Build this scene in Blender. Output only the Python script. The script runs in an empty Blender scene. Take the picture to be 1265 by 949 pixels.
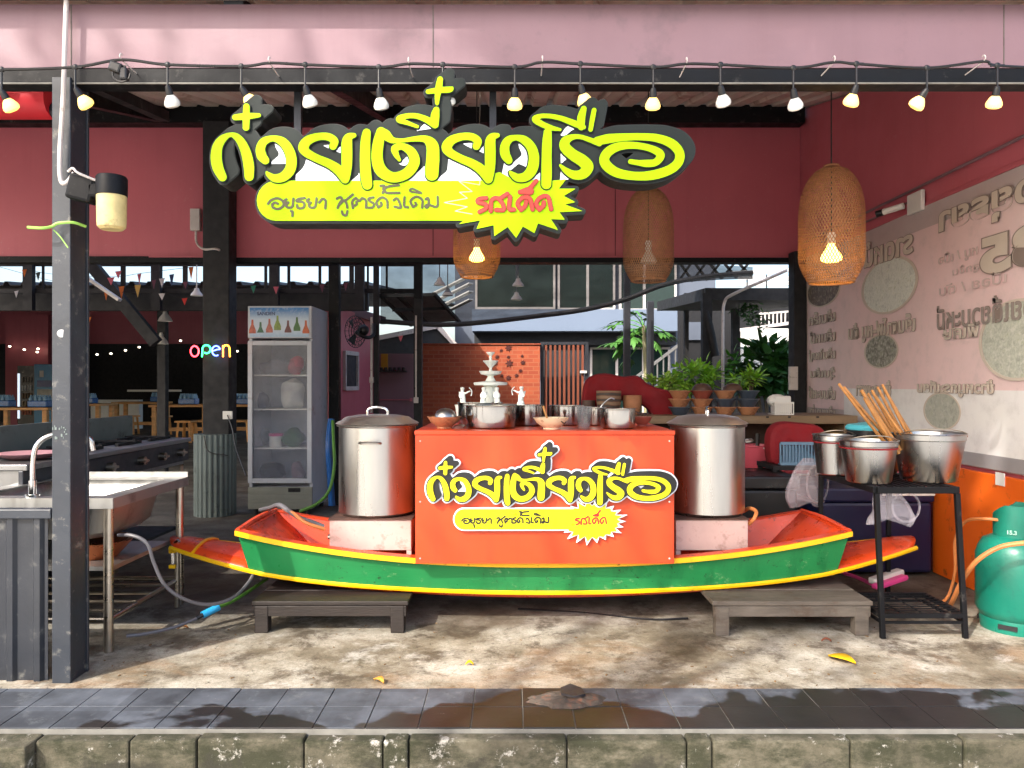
import bpy, bmesh, math, random
import numpy as np
from mathutils import Vector, Matrix
random.seed(7)
R = math.radians
sc = bpy.context.scene
COL = sc.collection

# ------------------------------------------------------------------ camera
CX, CY, F, CH = 632.5, 474.5, 950.0, 1.2
cam = bpy.data.cameras.new('camera')
cam.lens = F / 1265 * 36
cam.sensor_width = 36
cam.clip_end = 600
cam.clip_start = 0.05
co = bpy.data.objects.new('camera', cam)
COL.objects.link(co)
co.location = (0, 0, CH)
co.rotation_euler = (R(90), 0, 0)
sc.camera = co
# ------------------------------------------------------------------ sky and sun
SUNV = Vector((0.86, 1.0, -1.1)).normalized()
w = bpy.data.worlds.new('World')
sc.world = w
w.use_nodes = True
nt = w.node_tree
bg = nt.nodes['Background']
sky = nt.nodes.new('ShaderNodeTexSky')
sky.sky_type = 'NISHITA'
sky.sun_disc = False
sky.sun_elevation = math.asin(-SUNV.z)
sky.sun_rotation = math.atan2(-SUNV.x, -SUNV.y)
sky.dust_density = 4.0
sky.ozone_density = 1.0
nt.links.new(sky.outputs[0], bg.inputs[0])
bg.inputs[1].default_value = 0.15
sl = bpy.data.lights.new('sun', 'SUN')
sl.energy = 2.1
sl.angle = R(0.5)
sl.color = (1.0, 0.94, 0.85)
so = bpy.data.objects.new('sun', sl)
COL.objects.link(so)
so.rotation_euler = SUNV.to_track_quat('-Z', 'Y').to_euler()
sc.view_settings.view_transform = 'Standard'
sc.view_settings.look = 'None'
sc.view_settings.gamma = 1
sc.view_settings.exposure = 1.58
sc.view_settings.use_curve_mapping = False
sc.cycles.max_bounces = 10
sc.cycles.diffuse_bounces = 6
sc.cycles.transparent_max_bounces = 12
sc.cycles.caustics_reflective = False
sc.cycles.caustics_refractive = False
sc.cycles.sample_clamp_indirect = 8

def P(px, py, d):
    return Vector(((px - CX) * d / F, d, CH + (CY - py) * d / F))
def XX(px, d): return (px - CX) * d / F
def ZZ(py, d): return CH + (CY - py) * d / F

# ------------------------------------------------------------------ materials
def lin(c):
    return tuple(((x / 255) / 12.92 if x / 255 <= .04045 else ((x / 255 + .055) / 1.055) ** 2.4) for x in c) + (1,)
class MB:
    def __init__(s, name):
        s.m = bpy.data.materials.new(name)
        s.m.use_nodes = True
        s.t = s.m.node_tree
        s.p = s.t.nodes['Principled BSDF']
        s.tc = s.n('ShaderNodeTexCoord')
    def n(s, typ, **k):
        x = s.t.nodes.new(typ)
        for a, b in k.items(): setattr(x, a, b)
        return x
    def l(s, a, b): s.t.links.new(a, b)
    def noise(s, scale, detail=4, rough=.55, vec=None, stretch=None, dist=0):
        x = s.n('ShaderNodeTexNoise')
        x.inputs['Scale'].default_value = scale
        x.inputs['Detail'].default_value = detail
        x.inputs['Roughness'].default_value = rough
        x.inputs['Distortion'].default_value = dist
        v = vec or s.tc.outputs['Object']
        if stretch:
            mp = s.n('ShaderNodeMapping')
            mp.inputs['Scale'].default_value = stretch
            s.l(v, mp.inputs[0])
            v = mp.outputs[0]
        s.l(v, x.inputs['Vector'])
        return x.outputs['Fac']
    def ramp(s, fac, stops):
        r = s.n('ShaderNodeValToRGB')
        e = r.color_ramp.elements
        e[0].position, e[0].color = stops[0]
        e[1].position, e[1].color = stops[-1]
        for p_, c_ in stops[1:-1]:
            q = e.new(p_)
            q.color = c_
        s.l(fac, r.inputs[0])
        return r.outputs[0]
    def val(s, fac, a, b, lo=.3, hi=.7):
        r = s.n('ShaderNodeMapRange')
        r.inputs[1].default_value, r.inputs[2].default_value = lo, hi
        r.inputs[3].default_value, r.inputs[4].default_value = a, b
        s.l(fac, r.inputs[0])
        return r.outputs[0]
    def mix(s, fac, a, b, mode='MIX'):
        m = s.n('ShaderNodeMix', data_type='RGBA', blend_type=mode)
        for sock, v in ((m.inputs[0], fac), (m.inputs[6], a), (m.inputs[7], b)):
            if isinstance(v, bpy.types.NodeSocket): s.l(v, sock)
            else: sock.default_value = v
        return m.outputs[2]
    def base(s, c): s.l(c, s.p.inputs['Base Color']) if isinstance(c, bpy.types.NodeSocket) else setattr(s.p.inputs['Base Color'], 'default_value', c)
    def rough(s, c): s.l(c, s.p.inputs['Roughness']) if isinstance(c, bpy.types.NodeSocket) else setattr(s.p.inputs['Roughness'], 'default_value', c)
    def bump(s, h, strength=.3, dist=.01):
        b = s.n('ShaderNodeBump')
        b.inputs['Strength'].default_value = strength
        b.inputs['Distance'].default_value = dist
        s.l(h, b.inputs['Height'])
        s.l(b.outputs[0], s.p.inputs['Normal'])

def mat(name, rgb, rough=.6, metal=0., var=.12, scale=6, bump=.15, bscale=60, dirt=None, damt=.35, dscale=9, emit=None, estr=0, stretch=None, streak=None, samt=.5, splat=None, spamt=.5):
    b = MB(name)
    c = lin(rgb)
    lo = tuple(x * (1 - var) for x in c[:3]) + (1,)
    hi = tuple(min(1, x * (1 + var)) for x in c[:3]) + (1,)
    n1 = b.noise(scale, 5, stretch=stretch)
    col = b.ramp(n1, [(.3, lo), (.7, hi)])
    if dirt:
        n2 = b.noise(dscale, 8, .7)
        f = b.val(n2, 0, 1, .62 - damt * .3, .72 - damt * .1)
        col = b.mix(f, col, lin(dirt))
    if streak:
        n3 = b.noise(1.0, 7, .65, stretch=(9, 9, .55))
        n3b = b.noise(.9, 3, .5)
        mm = b.n('ShaderNodeMath', operation='MULTIPLY'); b.l(b.val(n3, 0, samt, .48, .72), mm.inputs[0]); b.l(b.val(n3b, .2, 1, .4, .6), mm.inputs[1])
        col = b.mix(mm.outputs[0], col, lin(streak))
    if splat:
        n4 = b.noise(34, 6, .75)
        n4b = b.noise(2.2, 4, .6)
        mm = b.n('ShaderNodeMath', operation='MULTIPLY'); b.l(b.val(n4, 0, spamt, .60, .66), mm.inputs[0]); b.l(b.val(n4b, 0, 1, .45, .6), mm.inputs[1])
        col = b.mix(mm.outputs[0], col, lin(splat))
    b.base(col)
    b.rough(b.val(b.noise(scale * 2.3, 4), max(.02, rough - .1), min(1, rough + .1)))
    b.p.inputs['Metallic'].default_value = metal
    if bump: b.bump(b.noise(bscale, 4, stretch=stretch), bump, .004)
    if emit:
        b.p.inputs['Emission Color'].default_value = lin(emit)
        b.p.inputs['Emission Strength'].default_value = estr
    return b.m

M = {}
M['pink'] = mat('pale_pink_paint', (132, 104, 112), .6, streak=(112, 82, 88), samt=.3, splat=(120, 100, 104), spamt=.4, var=.06, scale=1.5, dirt=(112, 92, 98), damt=.2, dscale=2)
M['maroon'] = mat('maroon_paint', (192, 100, 112), .5, streak=(164, 80, 88), samt=.35, splat=(196, 150, 152), spamt=.35, var=.07, scale=1.2, bump=.1)
M['black_steel'] = mat('black_steel_paint', (17, 18, 21), .5, var=.15, scale=5, dirt=(70, 68, 66), damt=.12, dscale=14)
M['post_steel'] = mat('dark_blue_grey_paint', (45, 50, 58), .38, var=.15, scale=4, dirt=(120, 118, 112), damt=.14, dscale=16)
M['black_steel'].node_tree.nodes['Principled BSDF'].inputs['Specular IOR Level'].default_value = .2
M['dark_metal'] = mat('dark_grey_metal', (58, 60, 66), .45, metal=.4, var=.2)
M['black'] = mat('matt_black', (22, 22, 25), .7, var=.2)
M['black_plastic'] = mat('black_plastic', (26, 26, 28), .35, var=.1)
M['roof'] = mat('roof_sheet', (214, 206, 196), .5, metal=0, var=.12, scale=2, dirt=(140, 108, 84), damt=.25, dscale=3)
M['roof_dark'] = mat('dark_roof_sheet', (48, 48, 52), .6, var=.2, scale=2)
M['gutter'] = mat('weathered_gutter', (92, 92, 82), .6, var=.25, scale=7, dirt=(50, 48, 40), damt=.4)
M['white_plastic'] = mat('white_plastic', (225, 224, 218), .4, var=.05, scale=8, bump=.03)
M['white_pipe'] = mat('white_conduit', (200, 192, 188), .5, var=.08, dirt=(120, 110, 104), damt=.2, dscale=20)
M['white_paint'] = mat('white_paint', (225, 225, 222), .5, var=.05)
M['steel'] = None
def steel(name, rgb, rough, stretch, dirt=None, bump=.06):
    b = MB(name)
    c = lin(rgb)
    n = b.noise(9, 6, .6, stretch=stretch)
    col = b.ramp(n, [(.25, tuple(x * .9 for x in c[:3]) + (1,)), (.75, c)])
    if dirt:
        n2 = b.noise(5, 7, .7)
        col = b.mix(b.val(n2, 0, .8, .55, .75), col, lin(dirt))
    b.base(col)
    b.rough(b.val(b.noise(4, 5, stretch=stretch), rough - .08, rough + .1))
    b.p.inputs['Metallic'].default_value = 1
    b.bump(b.noise(25, 3, stretch=stretch), bump, .002)
    return b.m
M['pot_steel'] = steel('brushed_pot_steel', (192, 190, 186), .3, (3, 3, .5), bump=.012)
M['lid_steel'] = steel('satin_lid_steel', (226, 224, 220), .42, (2, 2, 2), bump=.02)
M['pan_steel'] = steel('polished_pan_steel', (180, 179, 176), .16, (3, 3, .5), bump=.01)
M['bucket_steel'] = steel('dull_bucket_steel', (172, 172, 171), .3, (3, 3, .6), dirt=(150, 148, 144), bump=.05)
M['sink_steel'] = steel('sink_steel', (176, 176, 174), .45, (6, 1, 1), dirt=(110, 104, 96))
M['tube_steel'] = steel('tube_steel', (180, 172, 160), .3, (1, 1, 4), dirt=(120, 104, 90))
M['chrome'] = steel('chrome', (215, 215, 215), .1, (1, 1, 1), bump=.02)
M['orange'] = mat('orange_paint', (198, 66, 24), .38, streak=(150, 38, 20), samt=.5, splat=(124, 44, 30), spamt=.6, var=.09, scale=3, bump=.06, bscale=30)
M['boat_orange'] = mat('boat_orange_paint', (214, 70, 28), .32, splat=(70, 44, 30), spamt=.8, var=.1, scale=4, dirt=(120, 40, 20), damt=.2, dscale=10)
M['boat_green'] = mat('boat_green_paint', (34, 126, 70), .34, streak=(16, 78, 44), samt=.6, splat=(38, 44, 30), spamt=.9, var=.12, scale=3, dirt=(130, 170, 120), damt=.06, dscale=14, stretch=(.4, 1, 2))
M['boat_yellow'] = mat('boat_yellow_paint', (236, 182, 8), .4, var=.1, scale=6, dirt=(150, 104, 20), damt=.05, dscale=24)
M['sign_yellow'] = mat('fluorescent_yellow', (158, 206, 0), .5, var=.02, scale=2, bump=.02)
M['label_yellow'] = mat('label_yellow', (226, 216, 0), .35, var=.03, scale=5, bump=.02)
M['sign_dark'] = mat('sign_charcoal', (34, 40, 38), .5, var=.06, bump=.02)
M['sign_side'] = mat('sign_side_dark_green', (22, 28, 26), .5, var=.15)
M['sign_dark'].node_tree.nodes['Principled BSDF'].inputs['Specular IOR Level'].default_value = .2
M['sign_yellow'].node_tree.nodes['Principled BSDF'].inputs['Specular IOR Level'].default_value = .15
M['sign_white'] = mat('sign_white', (232, 236, 244), .35, var=.03, bump=.02)
M['ink'] = mat('brown_ink', (70, 66, 40), .6, var=.05, bump=0)
M['label_dark'] = mat('label_dark', (20, 22, 22), .5, var=.05, bump=0)
M['sign_red'] = mat('sign_red', (206, 58, 42), .5, var=.03, bump=0)
M['sign_red_dark'] = mat('sign_dark_red', (150, 30, 24), .5, var=.05, bump=0)
M['wood_dark'] = mat('dark_wet_wood', (36, 28, 24), .6, var=.3, scale=7, stretch=(1, 6, 6), bump=.4, bscale=20)
M['wood_grey'] = mat('weathered_grey_wood', (92, 84, 76), .8, var=.25, scale=7, stretch=(1, 6, 6), dirt=(78, 62, 50), damt=.3, bump=.5, bscale=22)
M['wood_hall'] = mat('golden_wood', (222, 160, 92), .45, var=.2, scale=5, stretch=(1, 1, 5))
M['counter_wood'] = mat('grey_brown_board', (128, 106, 80), .6, var=.15, scale=5, stretch=(1, 6, 6))
M['bamboo'] = mat('bamboo', (176, 122, 66), .5, var=.25, scale=20)
M['rattan'] = mat('rattan', (166, 118, 80), .65, var=.25, scale=30)
M['clay'] = mat('clay_bowl', (178, 124, 88), .7, var=.15, scale=20, dirt=(120, 78, 54), damt=.25)
M['clay_dark'] = mat('dark_glazed_clay', (84, 62, 52), .45, var=.2, scale=20)
M['clay_blue'] = mat('blue_grey_glaze', (66, 76, 90), .4, var=.2, scale=20)
M['clay_red'] = mat('red_clay', (140, 72, 58), .6, var=.2, scale=20)
M['bowl_white'] = mat('cream_bowl', (226, 205, 172), .35, var=.08, scale=15, dirt=(150, 96, 60), damt=.12, dscale=25)
M['burner'] = mat('pinkish_white_burner_paint', (190, 160, 152), .6, var=.1, scale=7, dirt=(146, 112, 100), damt=.22, dscale=7)
M['burner_dark'] = mat('rusty_iron', (78, 52, 42), .8, var=.3, scale=12)
M['fountain'] = mat('white_moulded_plastic', (226, 230, 222), .4, var=.04, bump=.03)
M['gas'] = mat('teal_cylinder_paint', (18, 112, 94), .36, splat=(60, 70, 64), spamt=.8, streak=(20, 100, 86), samt=.5, var=.06, scale=4, dirt=(26, 96, 84), damt=.1, dscale=12)
M['hose_orange'] = mat('orange_hose', (206, 128, 72), .5, var=.1)
M['hose_grey'] = mat('grey_hose', (96, 94, 98), .4, var=.1)
M['hose_green'] = mat('green_hose', (74, 122, 44), .5, var=.1)
M['hose_blue'] = mat('blue_connector', (40, 150, 200), .4, var=.05)
M['navy'] = mat('navy_plastic', (24, 27, 62), .4, var=.12, scale=3)
M['orange_panel'] = mat('orange_board', (236, 104, 24), .45, var=.06, scale=2, dirt=(150, 70, 30), damt=.12)
M['pink_plastic'] = mat('pink_plastic', (216, 92, 108), .35, var=.06)
M['magenta'] = mat('magenta_plastic', (220, 70, 140), .4, var=.06)
M['red_cloth'] = mat('red_cloth', (132, 16, 26), .8, var=.15, scale=6, bump=.3, bscale=120)
M['red_awning'] = mat('red_awning', (200, 30, 44), .6, var=.1, scale=3)
M['teal_lid'] = mat('teal_plastic', (80, 180, 196), .4, var=.05)
M['blue_basket'] = mat('blue_grey_plastic', (110, 144, 170), .45, var=.1)
M['lamp_cream'] = mat('yellowed_plastic', (206, 188, 130), .4, var=.14, scale=20, dirt=(120, 90, 50), damt=.16)
M['bulb_off'] = mat('frosted_bulb', (228, 226, 216), .3, var=.02, bump=0)
M['bulb_on'] = mat('lit_warm_bulb', (255, 232, 160), .3, var=.01, bump=0, emit=(255, 205, 90), estr=.6)
M['pend_bulb'] = mat('lit_pendant_bulb', (255, 220, 120), .3, var=.01, bump=0, emit=(255, 200, 80), estr=6)
M['green_tape'] = mat('green_ribbon', (150, 200, 90), .5, var=.1)
M['grey_wall'] = mat('blue_grey_wall', (90, 98, 112), .7, var=.06, scale=1)
M['grey_ledge'] = mat('pale_blue_grey_ledge', (108, 122, 142), .7, var=.05, scale=1)
M['grey_dark'] = mat('dark_grey_and_shade', (40, 42, 46), .7, var=.15)  # plain dark grey, also used as painted shade under the building ledge
M['corr_grey'] = mat('corrugated_grey_green', (104, 116, 114), .5, var=.1, scale=4, dirt=(70, 78, 76), damt=.2)
M['fridge'] = mat('fridge_white', (178, 182, 190), .4, var=.04, scale=3, dirt=(140, 138, 140), damt=.1)
M['fridge_base'] = mat('fridge_base_grey', (132, 134, 124), .5, var=.08)
M['leafy'] = mat('leaf_green', (70, 130, 34), .5, var=.45, scale=5, bump=0)
M['leafy_dark'] = mat('dark_leaf_green', (40, 84, 34), .45, var=.4, scale=4, bump=0)
M['leafy_yellow'] = mat('yellow_leaf', (226, 176, 10), .6, var=.2, scale=20)
M['trunk'] = mat('bark', (104, 92, 74), .9, var=.3, scale=12, bump=.6, bscale=30)
M['bag'] = None
M['slat'] = mat('brown_red_slats', (122, 64, 42), .6, var=.2, scale=5, stretch=(4, 4, .6))
M['blue_pack'] = mat('blue_shrink_wrap', (52, 110, 180), .25, var=.2, scale=30)
M['paper'] = mat('white_paper', (222, 222, 218), .7, var=.04)

def glassmat(name, col, alpha, rough=.05):
    b = MB(name)
    tr = b.n('ShaderNodeBsdfTransparent')
    mx = b.n('ShaderNodeMixShader')
    b.base(lin(col))
    b.rough(rough)
    n = b.noise(3, 4)
    b.l(b.val(n, max(0, alpha - .08), min(1, alpha + .08)), mx.inputs[0])
    b.l(tr.outputs[0], mx.inputs[1])
    b.l(b.p.outputs[0], mx.inputs[2])
    b.l(mx.outputs[0], b.t.nodes['Material Output'].inputs[0])
    return b.m
M['fridge_glass'] = glassmat('cold_fridge_glass', (150, 156, 172), .22, .12)
M['clear'] = glassmat('clear_glass', (150, 156, 160), .12, .03)
M['bag'] = glassmat('thin_clear_plastic', (204, 198, 208), .20, .3)
M['net'] = glassmat('shade_net_mesh', (34, 37, 36), .74, .9)
M['cleanglass'] = mat('dark_window_glass', (28, 44, 40), .06, var=.1, bump=0)

def m_floor():
    b = MB('stained_concrete')
    v = b.tc.outputs['Object']
    n1 = b.noise(2.1, 14, .74, dist=.1)
    c = b.ramp(n1, [(.32, lin((84, 76, 62))), (.45, lin((126, 117, 100))), (.56, lin((166, 160, 146))), (.7, lin((196, 193, 182)))])
    n2 = b.noise(3.6, 14, .78, dist=.25)
    c = b.mix(b.val(n2, 0, .85, .51, .60), c, lin((74, 62, 48)))
    n3 = b.noise(1.3, 10, .7, stretch=(1, 1.8, 1), dist=.6)
    sep = b.n('ShaderNodeSeparateXYZ'); b.l(v, sep.inputs[0])
    fr_ = b.val(sep.outputs['Y'], .09, -.03, 3.02, 3.6)
    a0 = b.n('ShaderNodeMath', operation='ADD'); b.l(n3, a0.inputs[0]); b.l(fr_, a0.inputs[1])
    c = b.mix(b.val(a0.outputs[0], 0, .5, .55, .68), c, lin((140, 100, 56)))
    n7 = b.noise(2.4, 14, .76, stretch=(1, 1.2, 1), dist=.3)          # pale worn cement
    c = b.mix(b.val(n7, 0, .7, .55, .66), c, lin((208, 206, 198)))
    yy = b.val(sep.outputs['Y'], 0, 1, 3.6, 4.3)                       # damp floor further in, its dark tone also painting shade under the boat
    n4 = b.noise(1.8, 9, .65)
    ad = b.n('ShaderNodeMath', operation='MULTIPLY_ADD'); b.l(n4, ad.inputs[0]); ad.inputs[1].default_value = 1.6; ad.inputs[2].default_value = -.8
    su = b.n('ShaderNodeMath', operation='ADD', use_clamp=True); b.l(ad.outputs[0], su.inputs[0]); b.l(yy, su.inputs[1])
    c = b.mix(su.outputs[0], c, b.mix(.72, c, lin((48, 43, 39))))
    n5 = b.noise(70, 6, .75)
    c = b.mix(b.val(n5, 0, .5, .48, .72), c, lin((84, 76, 62)))
    n8 = b.noise(160, 3, .6)
    c = b.mix(b.val(n8, 0, .35, .5, .7), c, lin((60, 54, 46)))
    n6 = b.noise(19, 9, .82)
    c = b.mix(b.val(n6, 0, .8, .575, .62), c, lin((62, 52, 42)))
    b.base(c)
    b.rough(b.val(b.noise(2.2, 5), .5, .95))
    b.bump(b.noise(28, 10, .75), .5, .008)
    return b.m
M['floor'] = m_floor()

def m_tile():
    b = MB('slate_tiles_with_wet_patches')
    v = b.tc.outputs['Object']
    n1 = b.noise(6, 8, .65)
    dry = b.ramp(n1, [(.3, lin((52, 56, 63))), (.7, lin((98, 104, 114)))])
    sep = b.n('ShaderNodeSeparateXYZ'); b.l(v, sep.inputs[0])
    sn_ = b.n('ShaderNodeVectorMath', operation='SNAP'); b.l(v, sn_.inputs[0]); sn_.inputs[1].default_value = (.183, .1755, 10)
    wn = b.n('ShaderNodeTexWhiteNoise'); b.l(sn_.outputs[0], wn.inputs['Vector'])
    dry = b.mix(b.val(wn.outputs['Value'], 0, .55, 0, 1), dry, lin((34, 36, 42)))
    dry = b.mix(b.val(b.noise(9, 9, .78), 0, .7, .55, .66), dry, lin((104, 108, 112)))
    # wetter towards the middle of the sill and its street edge
    n2 = b.noise(2.6, 5, .5, dist=.35)
    yb = b.val(sep.outputs['Y'], .19, -.15, 2.68, 3.02)
    xb = b.val(sep.outputs['X'], -.14, .12, -1.6, .2)
    a1 = b.n('ShaderNodeMath', operation='ADD'); b.l(n2, a1.inputs[0]); b.l(yb, a1.inputs[1])
    a2 = b.n('ShaderNodeMath', operation='ADD'); b.l(a1.outputs[0], a2.inputs[0]); b.l(xb, a2.inputs[1])
    wet = b.val(a2.outputs[0], 0, 1, .535, .57)
    c = b.mix(wet, dry, b.ramp(n1, [(.3, lin((20, 19, 20))), (.7, lin((36, 33, 34)))]))
    n3 = b.noise(40, 5, .8)
    c = b.mix(b.val(n3, 0, .5, .66, .72), c, lin((150, 148, 140)))
    b.base(c)
    b.rough(b.val(wet, .62, .42, 0, 1))
    b.bump(b.noise(50, 5), .15, .003)
    return b.m
M['tile'] = m_tile()

def m_kerb():
    b = MB('mossy_kerb_concrete')
    v = b.tc.outputs['Object']
    n1 = b.noise(7, 9, .7)
    c = b.ramp(n1, [(.3, lin((58, 55, 42))), (.5, lin((86, 81, 66))), (.72, lin((116, 110, 95)))])
    n2 = b.noise(4.5, 9, .75, stretch=(1, 1, 2))
    c = b.mix(b.val(n2, 0, .92, .42, .56), c, lin((40, 42, 22)))
    n3 = b.noise(11, 9, .8)
    c = b.mix(b.val(n3, 0, .9, .58, .64), c, lin((176, 172, 164)))
    n4 = b.noise(6, 8, .7)
    sep = b.n('ShaderNodeSeparateXYZ'); b.l(v, sep.inputs[0])
    zb = b.val(sep.outputs['Z'], .1, -.1, -.10, 0)
    ad = b.n('ShaderNodeMath', operation='ADD'); b.l(n4, ad.inputs[0]); b.l(zb, ad.inputs[1])
    c = b.mix(b.val(ad.outputs[0], 0, .9, .6, .72), c, lin((44, 42, 32)))
    b.base(c); b.rough(.9)
    b.bump(b.noise(60, 8, .75), .7, .01)
    return b.m
M['kerb'] = m_kerb()
M['mortar'] = mat('grey_mortar', (120, 118, 112), .9, var=.2, scale=15)
M['road'] = mat('pale_bounce_road', (196, 191, 182), .9, var=.15, scale=3)  # pale tone chosen so the unseen road bounces light inside

def m_brick():
    b = MB('orange_brick')
    mp = b.n('ShaderNodeMapping'); mp.inputs['Rotation'].default_value = (R(90), 0, 0)
    b.l(b.tc.outputs['Object'], mp.inputs[0])
    br = b.n('ShaderNodeTexBrick')
    br.inputs['Color1'].default_value = lin((178, 88, 54)); br.inputs['Color2'].default_value = lin((158, 70, 44))
    br.inputs['Mortar'].default_value = lin((172, 98, 68))
    br.inputs['Scale'].default_value = 1
    br.inputs['Mortar Size'].default_value = .008
    br.inputs['Brick Width'].default_value = .15; br.inputs['Row Height'].default_value = .058
    b.l(mp.outputs[0], br.inputs[0])
    b.base(b.mix(b.val(b.noise(3, 5), 0, .25), br.outputs[0], lin((120, 60, 40))))
    b.rough(.85)
    return b.m
M['brick'] = m_brick()

# ------------------------------------------------------------------ mesh helpers
BASE = {}
def tag(o, label=None, cat=None, group=None, kind=None):
    if label: o['label'] = label
    if cat: o['category'] = cat
    if group: o['group'] = group
    if kind: o['kind'] = kind
    return o
def thing(name, label, cat, loc=(0, 0, 0), group=None):
    o = bpy.data.objects.new(name, None)
    o.empty_display_size = .05
    COL.objects.link(o)
    o.location = loc
    BASE[o.name] = Vector(loc)
    return tag(o, label, cat, group)
def ob(name, bm, m, parent=None, loc=None, smooth=False, bevel=0, me=None):
    off = BASE[parent.name] if parent else Vector(loc or (0, 0, 0))
    if me is None:
        bmesh.ops.translate(bm, verts=bm.verts, vec=-off)
        me = bpy.data.meshes.new(name)
        bm.to_mesh(me); bm.free()
    else:
        me.transform(Matrix.Translation(-off))
    me.materials.clear()
    me.materials.append(M[m] if isinstance(m, str) else m)
    o = bpy.data.objects.new(name, me)
    COL.objects.link(o)
    if parent: o.parent = parent
    else: o.location = off
    BASE[o.name] = off
    if smooth:
        for p in me.polygons: p.use_smooth = True
        try: me.set_sharp_from_angle(angle=R(38))
        except Exception: pass
    if bevel:
        md = o.modifiers.new('Bevel', 'BEVEL'); md.width = bevel; md.segments = 2; md.limit_method = 'ANGLE'; md.angle_limit = R(40)
    return o
def struct(name, bm, m, **k):
    return tag(ob(name, bm, m, **k), kind='structure')
def nb(): return bmesh.new()
def box(bm, x0, x1, y0, y1, z0, z1):
    vs = [bm.verts.new(p) for p in ((x0, y0, z0), (x1, y0, z0), (x1, y1, z0), (x0, y1, z0), (x0, y0, z1), (x1, y0, z1), (x1, y1, z1), (x0, y1, z1))]
    for f in ((3, 2, 1, 0), (4, 5, 6, 7), (0, 1, 5, 4), (1, 2, 6, 5), (2, 3, 7, 6), (3, 0, 4, 7)):
        bm.faces.new([vs[i] for i in f])
    return bm
def obox(bm, c, s, rot=None):
    mtx = Matrix.Translation(c) @ (rot.to_4x4() if rot else Matrix.Identity(4))
    n0 = len(bm.verts)
    box(bm, -s[0] / 2, s[0] / 2, -s[1] / 2, s[1] / 2, -s[2] / 2, s[2] / 2)
    bm.verts.ensure_lookup_table()
    for v in bm.verts[n0:]: v.co = mtx @ v.co
    return bm
def beam(bm, a, b, wx, wz=None):
    """square bar from a to b"""
    a, b = Vector(a), Vector(b)
    d = b - a
    q = d.to_track_quat('Z', 'Y').to_matrix()
    return obox(bm, (a + b) / 2, (wx, wz or wx, d.length), q)
def quad(bm, pts):
    bm.faces.new([bm.verts.new(p) for p in pts]); return bm
def catmull(pts, n=8, closed=False):
    pts = [np.array(p, float) for p in pts]
    if len(pts) < 3: 
        return [pts[0] + (pts[1] - pts[0]) * t / n for t in range(n + 1)]
    out = []
    L = len(pts)
    rng = range(L if closed else L - 1)
    for i in rng:
        p1, p2 = pts[i], pts[(i + 1) % L]
        p0 = pts[i - 1] if (closed or i > 0) else 2 * p1 - p2
        p3 = pts[(i + 2) % L] if (closed or i + 2 < L) else 2 * p2 - p1
        for k in range(n):
            t = k / n
            out.append(.5 * (2 * p1 + (p2 - p0) * t + (2 * p0 - 5 * p1 + 4 * p2 - p3) * t * t + (3 * p1 - p0 - 3 * p2 + p3) * t ** 3))
    if not closed: out.append(pts[-1])
    return out
def tube(bm, pts, r, seg=8, n=6, closed=False, raw=False, taper=None):
    pp = [Vector(p) for p in (pts if raw else catmull(pts, n, closed))]
    rings = []
    up = None
    L = len(pp)
    for i, p in enumerate(pp):
        a = pp[i - 1] if (i > 0 or closed) else p
        b = pp[(i + 1) % L] if (i < L - 1 or closed) else p
        d = (b - a)
        if d.length < 1e-9: d = Vector((0, 0, 1))
        d.normalize()
        if up is None:
            up = d.orthogonal().normalized()
        else:
            up = (up - d * up.dot(d))
            up = up.normalized() if up.length > 1e-6 else d.orthogonal().normalized()
        s = d.cross(up)
        rr = r if taper is None else r * (1 + (taper - 1) * i / (L - 1))
        rings.append([bm.verts.new(p + (up * math.cos(2 * math.pi * k / seg) + s * math.sin(2 * math.pi * k / seg)) * rr) for k in range(seg)])
    for i in range(L if closed else L - 1):
        A, B = rings[i], rings[(i + 1) % L]
        for k in range(seg):
            bm.faces.new((A[k], A[(k + 1) % seg], B[(k + 1) % seg], B[k]))
    if not closed:
        bm.faces.new(rings[0][::-1]); bm.faces.new(rings[-1])
    return bm
def lathe(bm, prof, c=(0, 0, 0), seg=32, sx=1, sy=1):
    c = Vector(c)
    rings = []
    for r, z in prof:
        if r < 1e-5: rings.append([bm.verts.new(c + Vector((0, 0, z)))])
        else: rings.append([bm.verts.new(c + Vector((r * sx * math.cos(2 * math.pi * k / seg), r * sy * math.sin(2 * math.pi * k / seg), z))) for k in range(seg)])
    for A, B in zip(rings[:-1], rings[1:]):
        for k in range(seg):
            k2 = (k + 1) % seg
            if len(A) == 1 and len(B) == 1: continue
            if len(A) == 1: bm.faces.new((A[0], B[k2], B[k]))
            elif len(B) == 1: bm.faces.new((A[k], A[k2], B[0]))
            else: bm.faces.new((A[k], A[k2], B[k2], B[k]))
    return bm
def sphere(bm, c, rx, ry=None, rz=None, seg=16, ring=10):
    ry = ry or rx; rz = rz or rx
    return lathe(bm, [(rx * math.sin(math.pi * i / ring) if 0 < i < ring else 0, -rz * math.cos(math.pi * i / ring)) for i in range(ring + 1)], c, seg, 1, ry / rx)
def cyl(bm, a, b, r, seg=16, r2=None):
    return tube(bm, [a, b], r, seg, raw=True, taper=None if r2 is None else r2 / r)
def copy_tree(o, parent=None):
    c = o.copy(); COL.objects.link(c)
    if parent: c.parent = parent
    for ch in list(o.children): copy_tree(ch, c)
    return c

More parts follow.
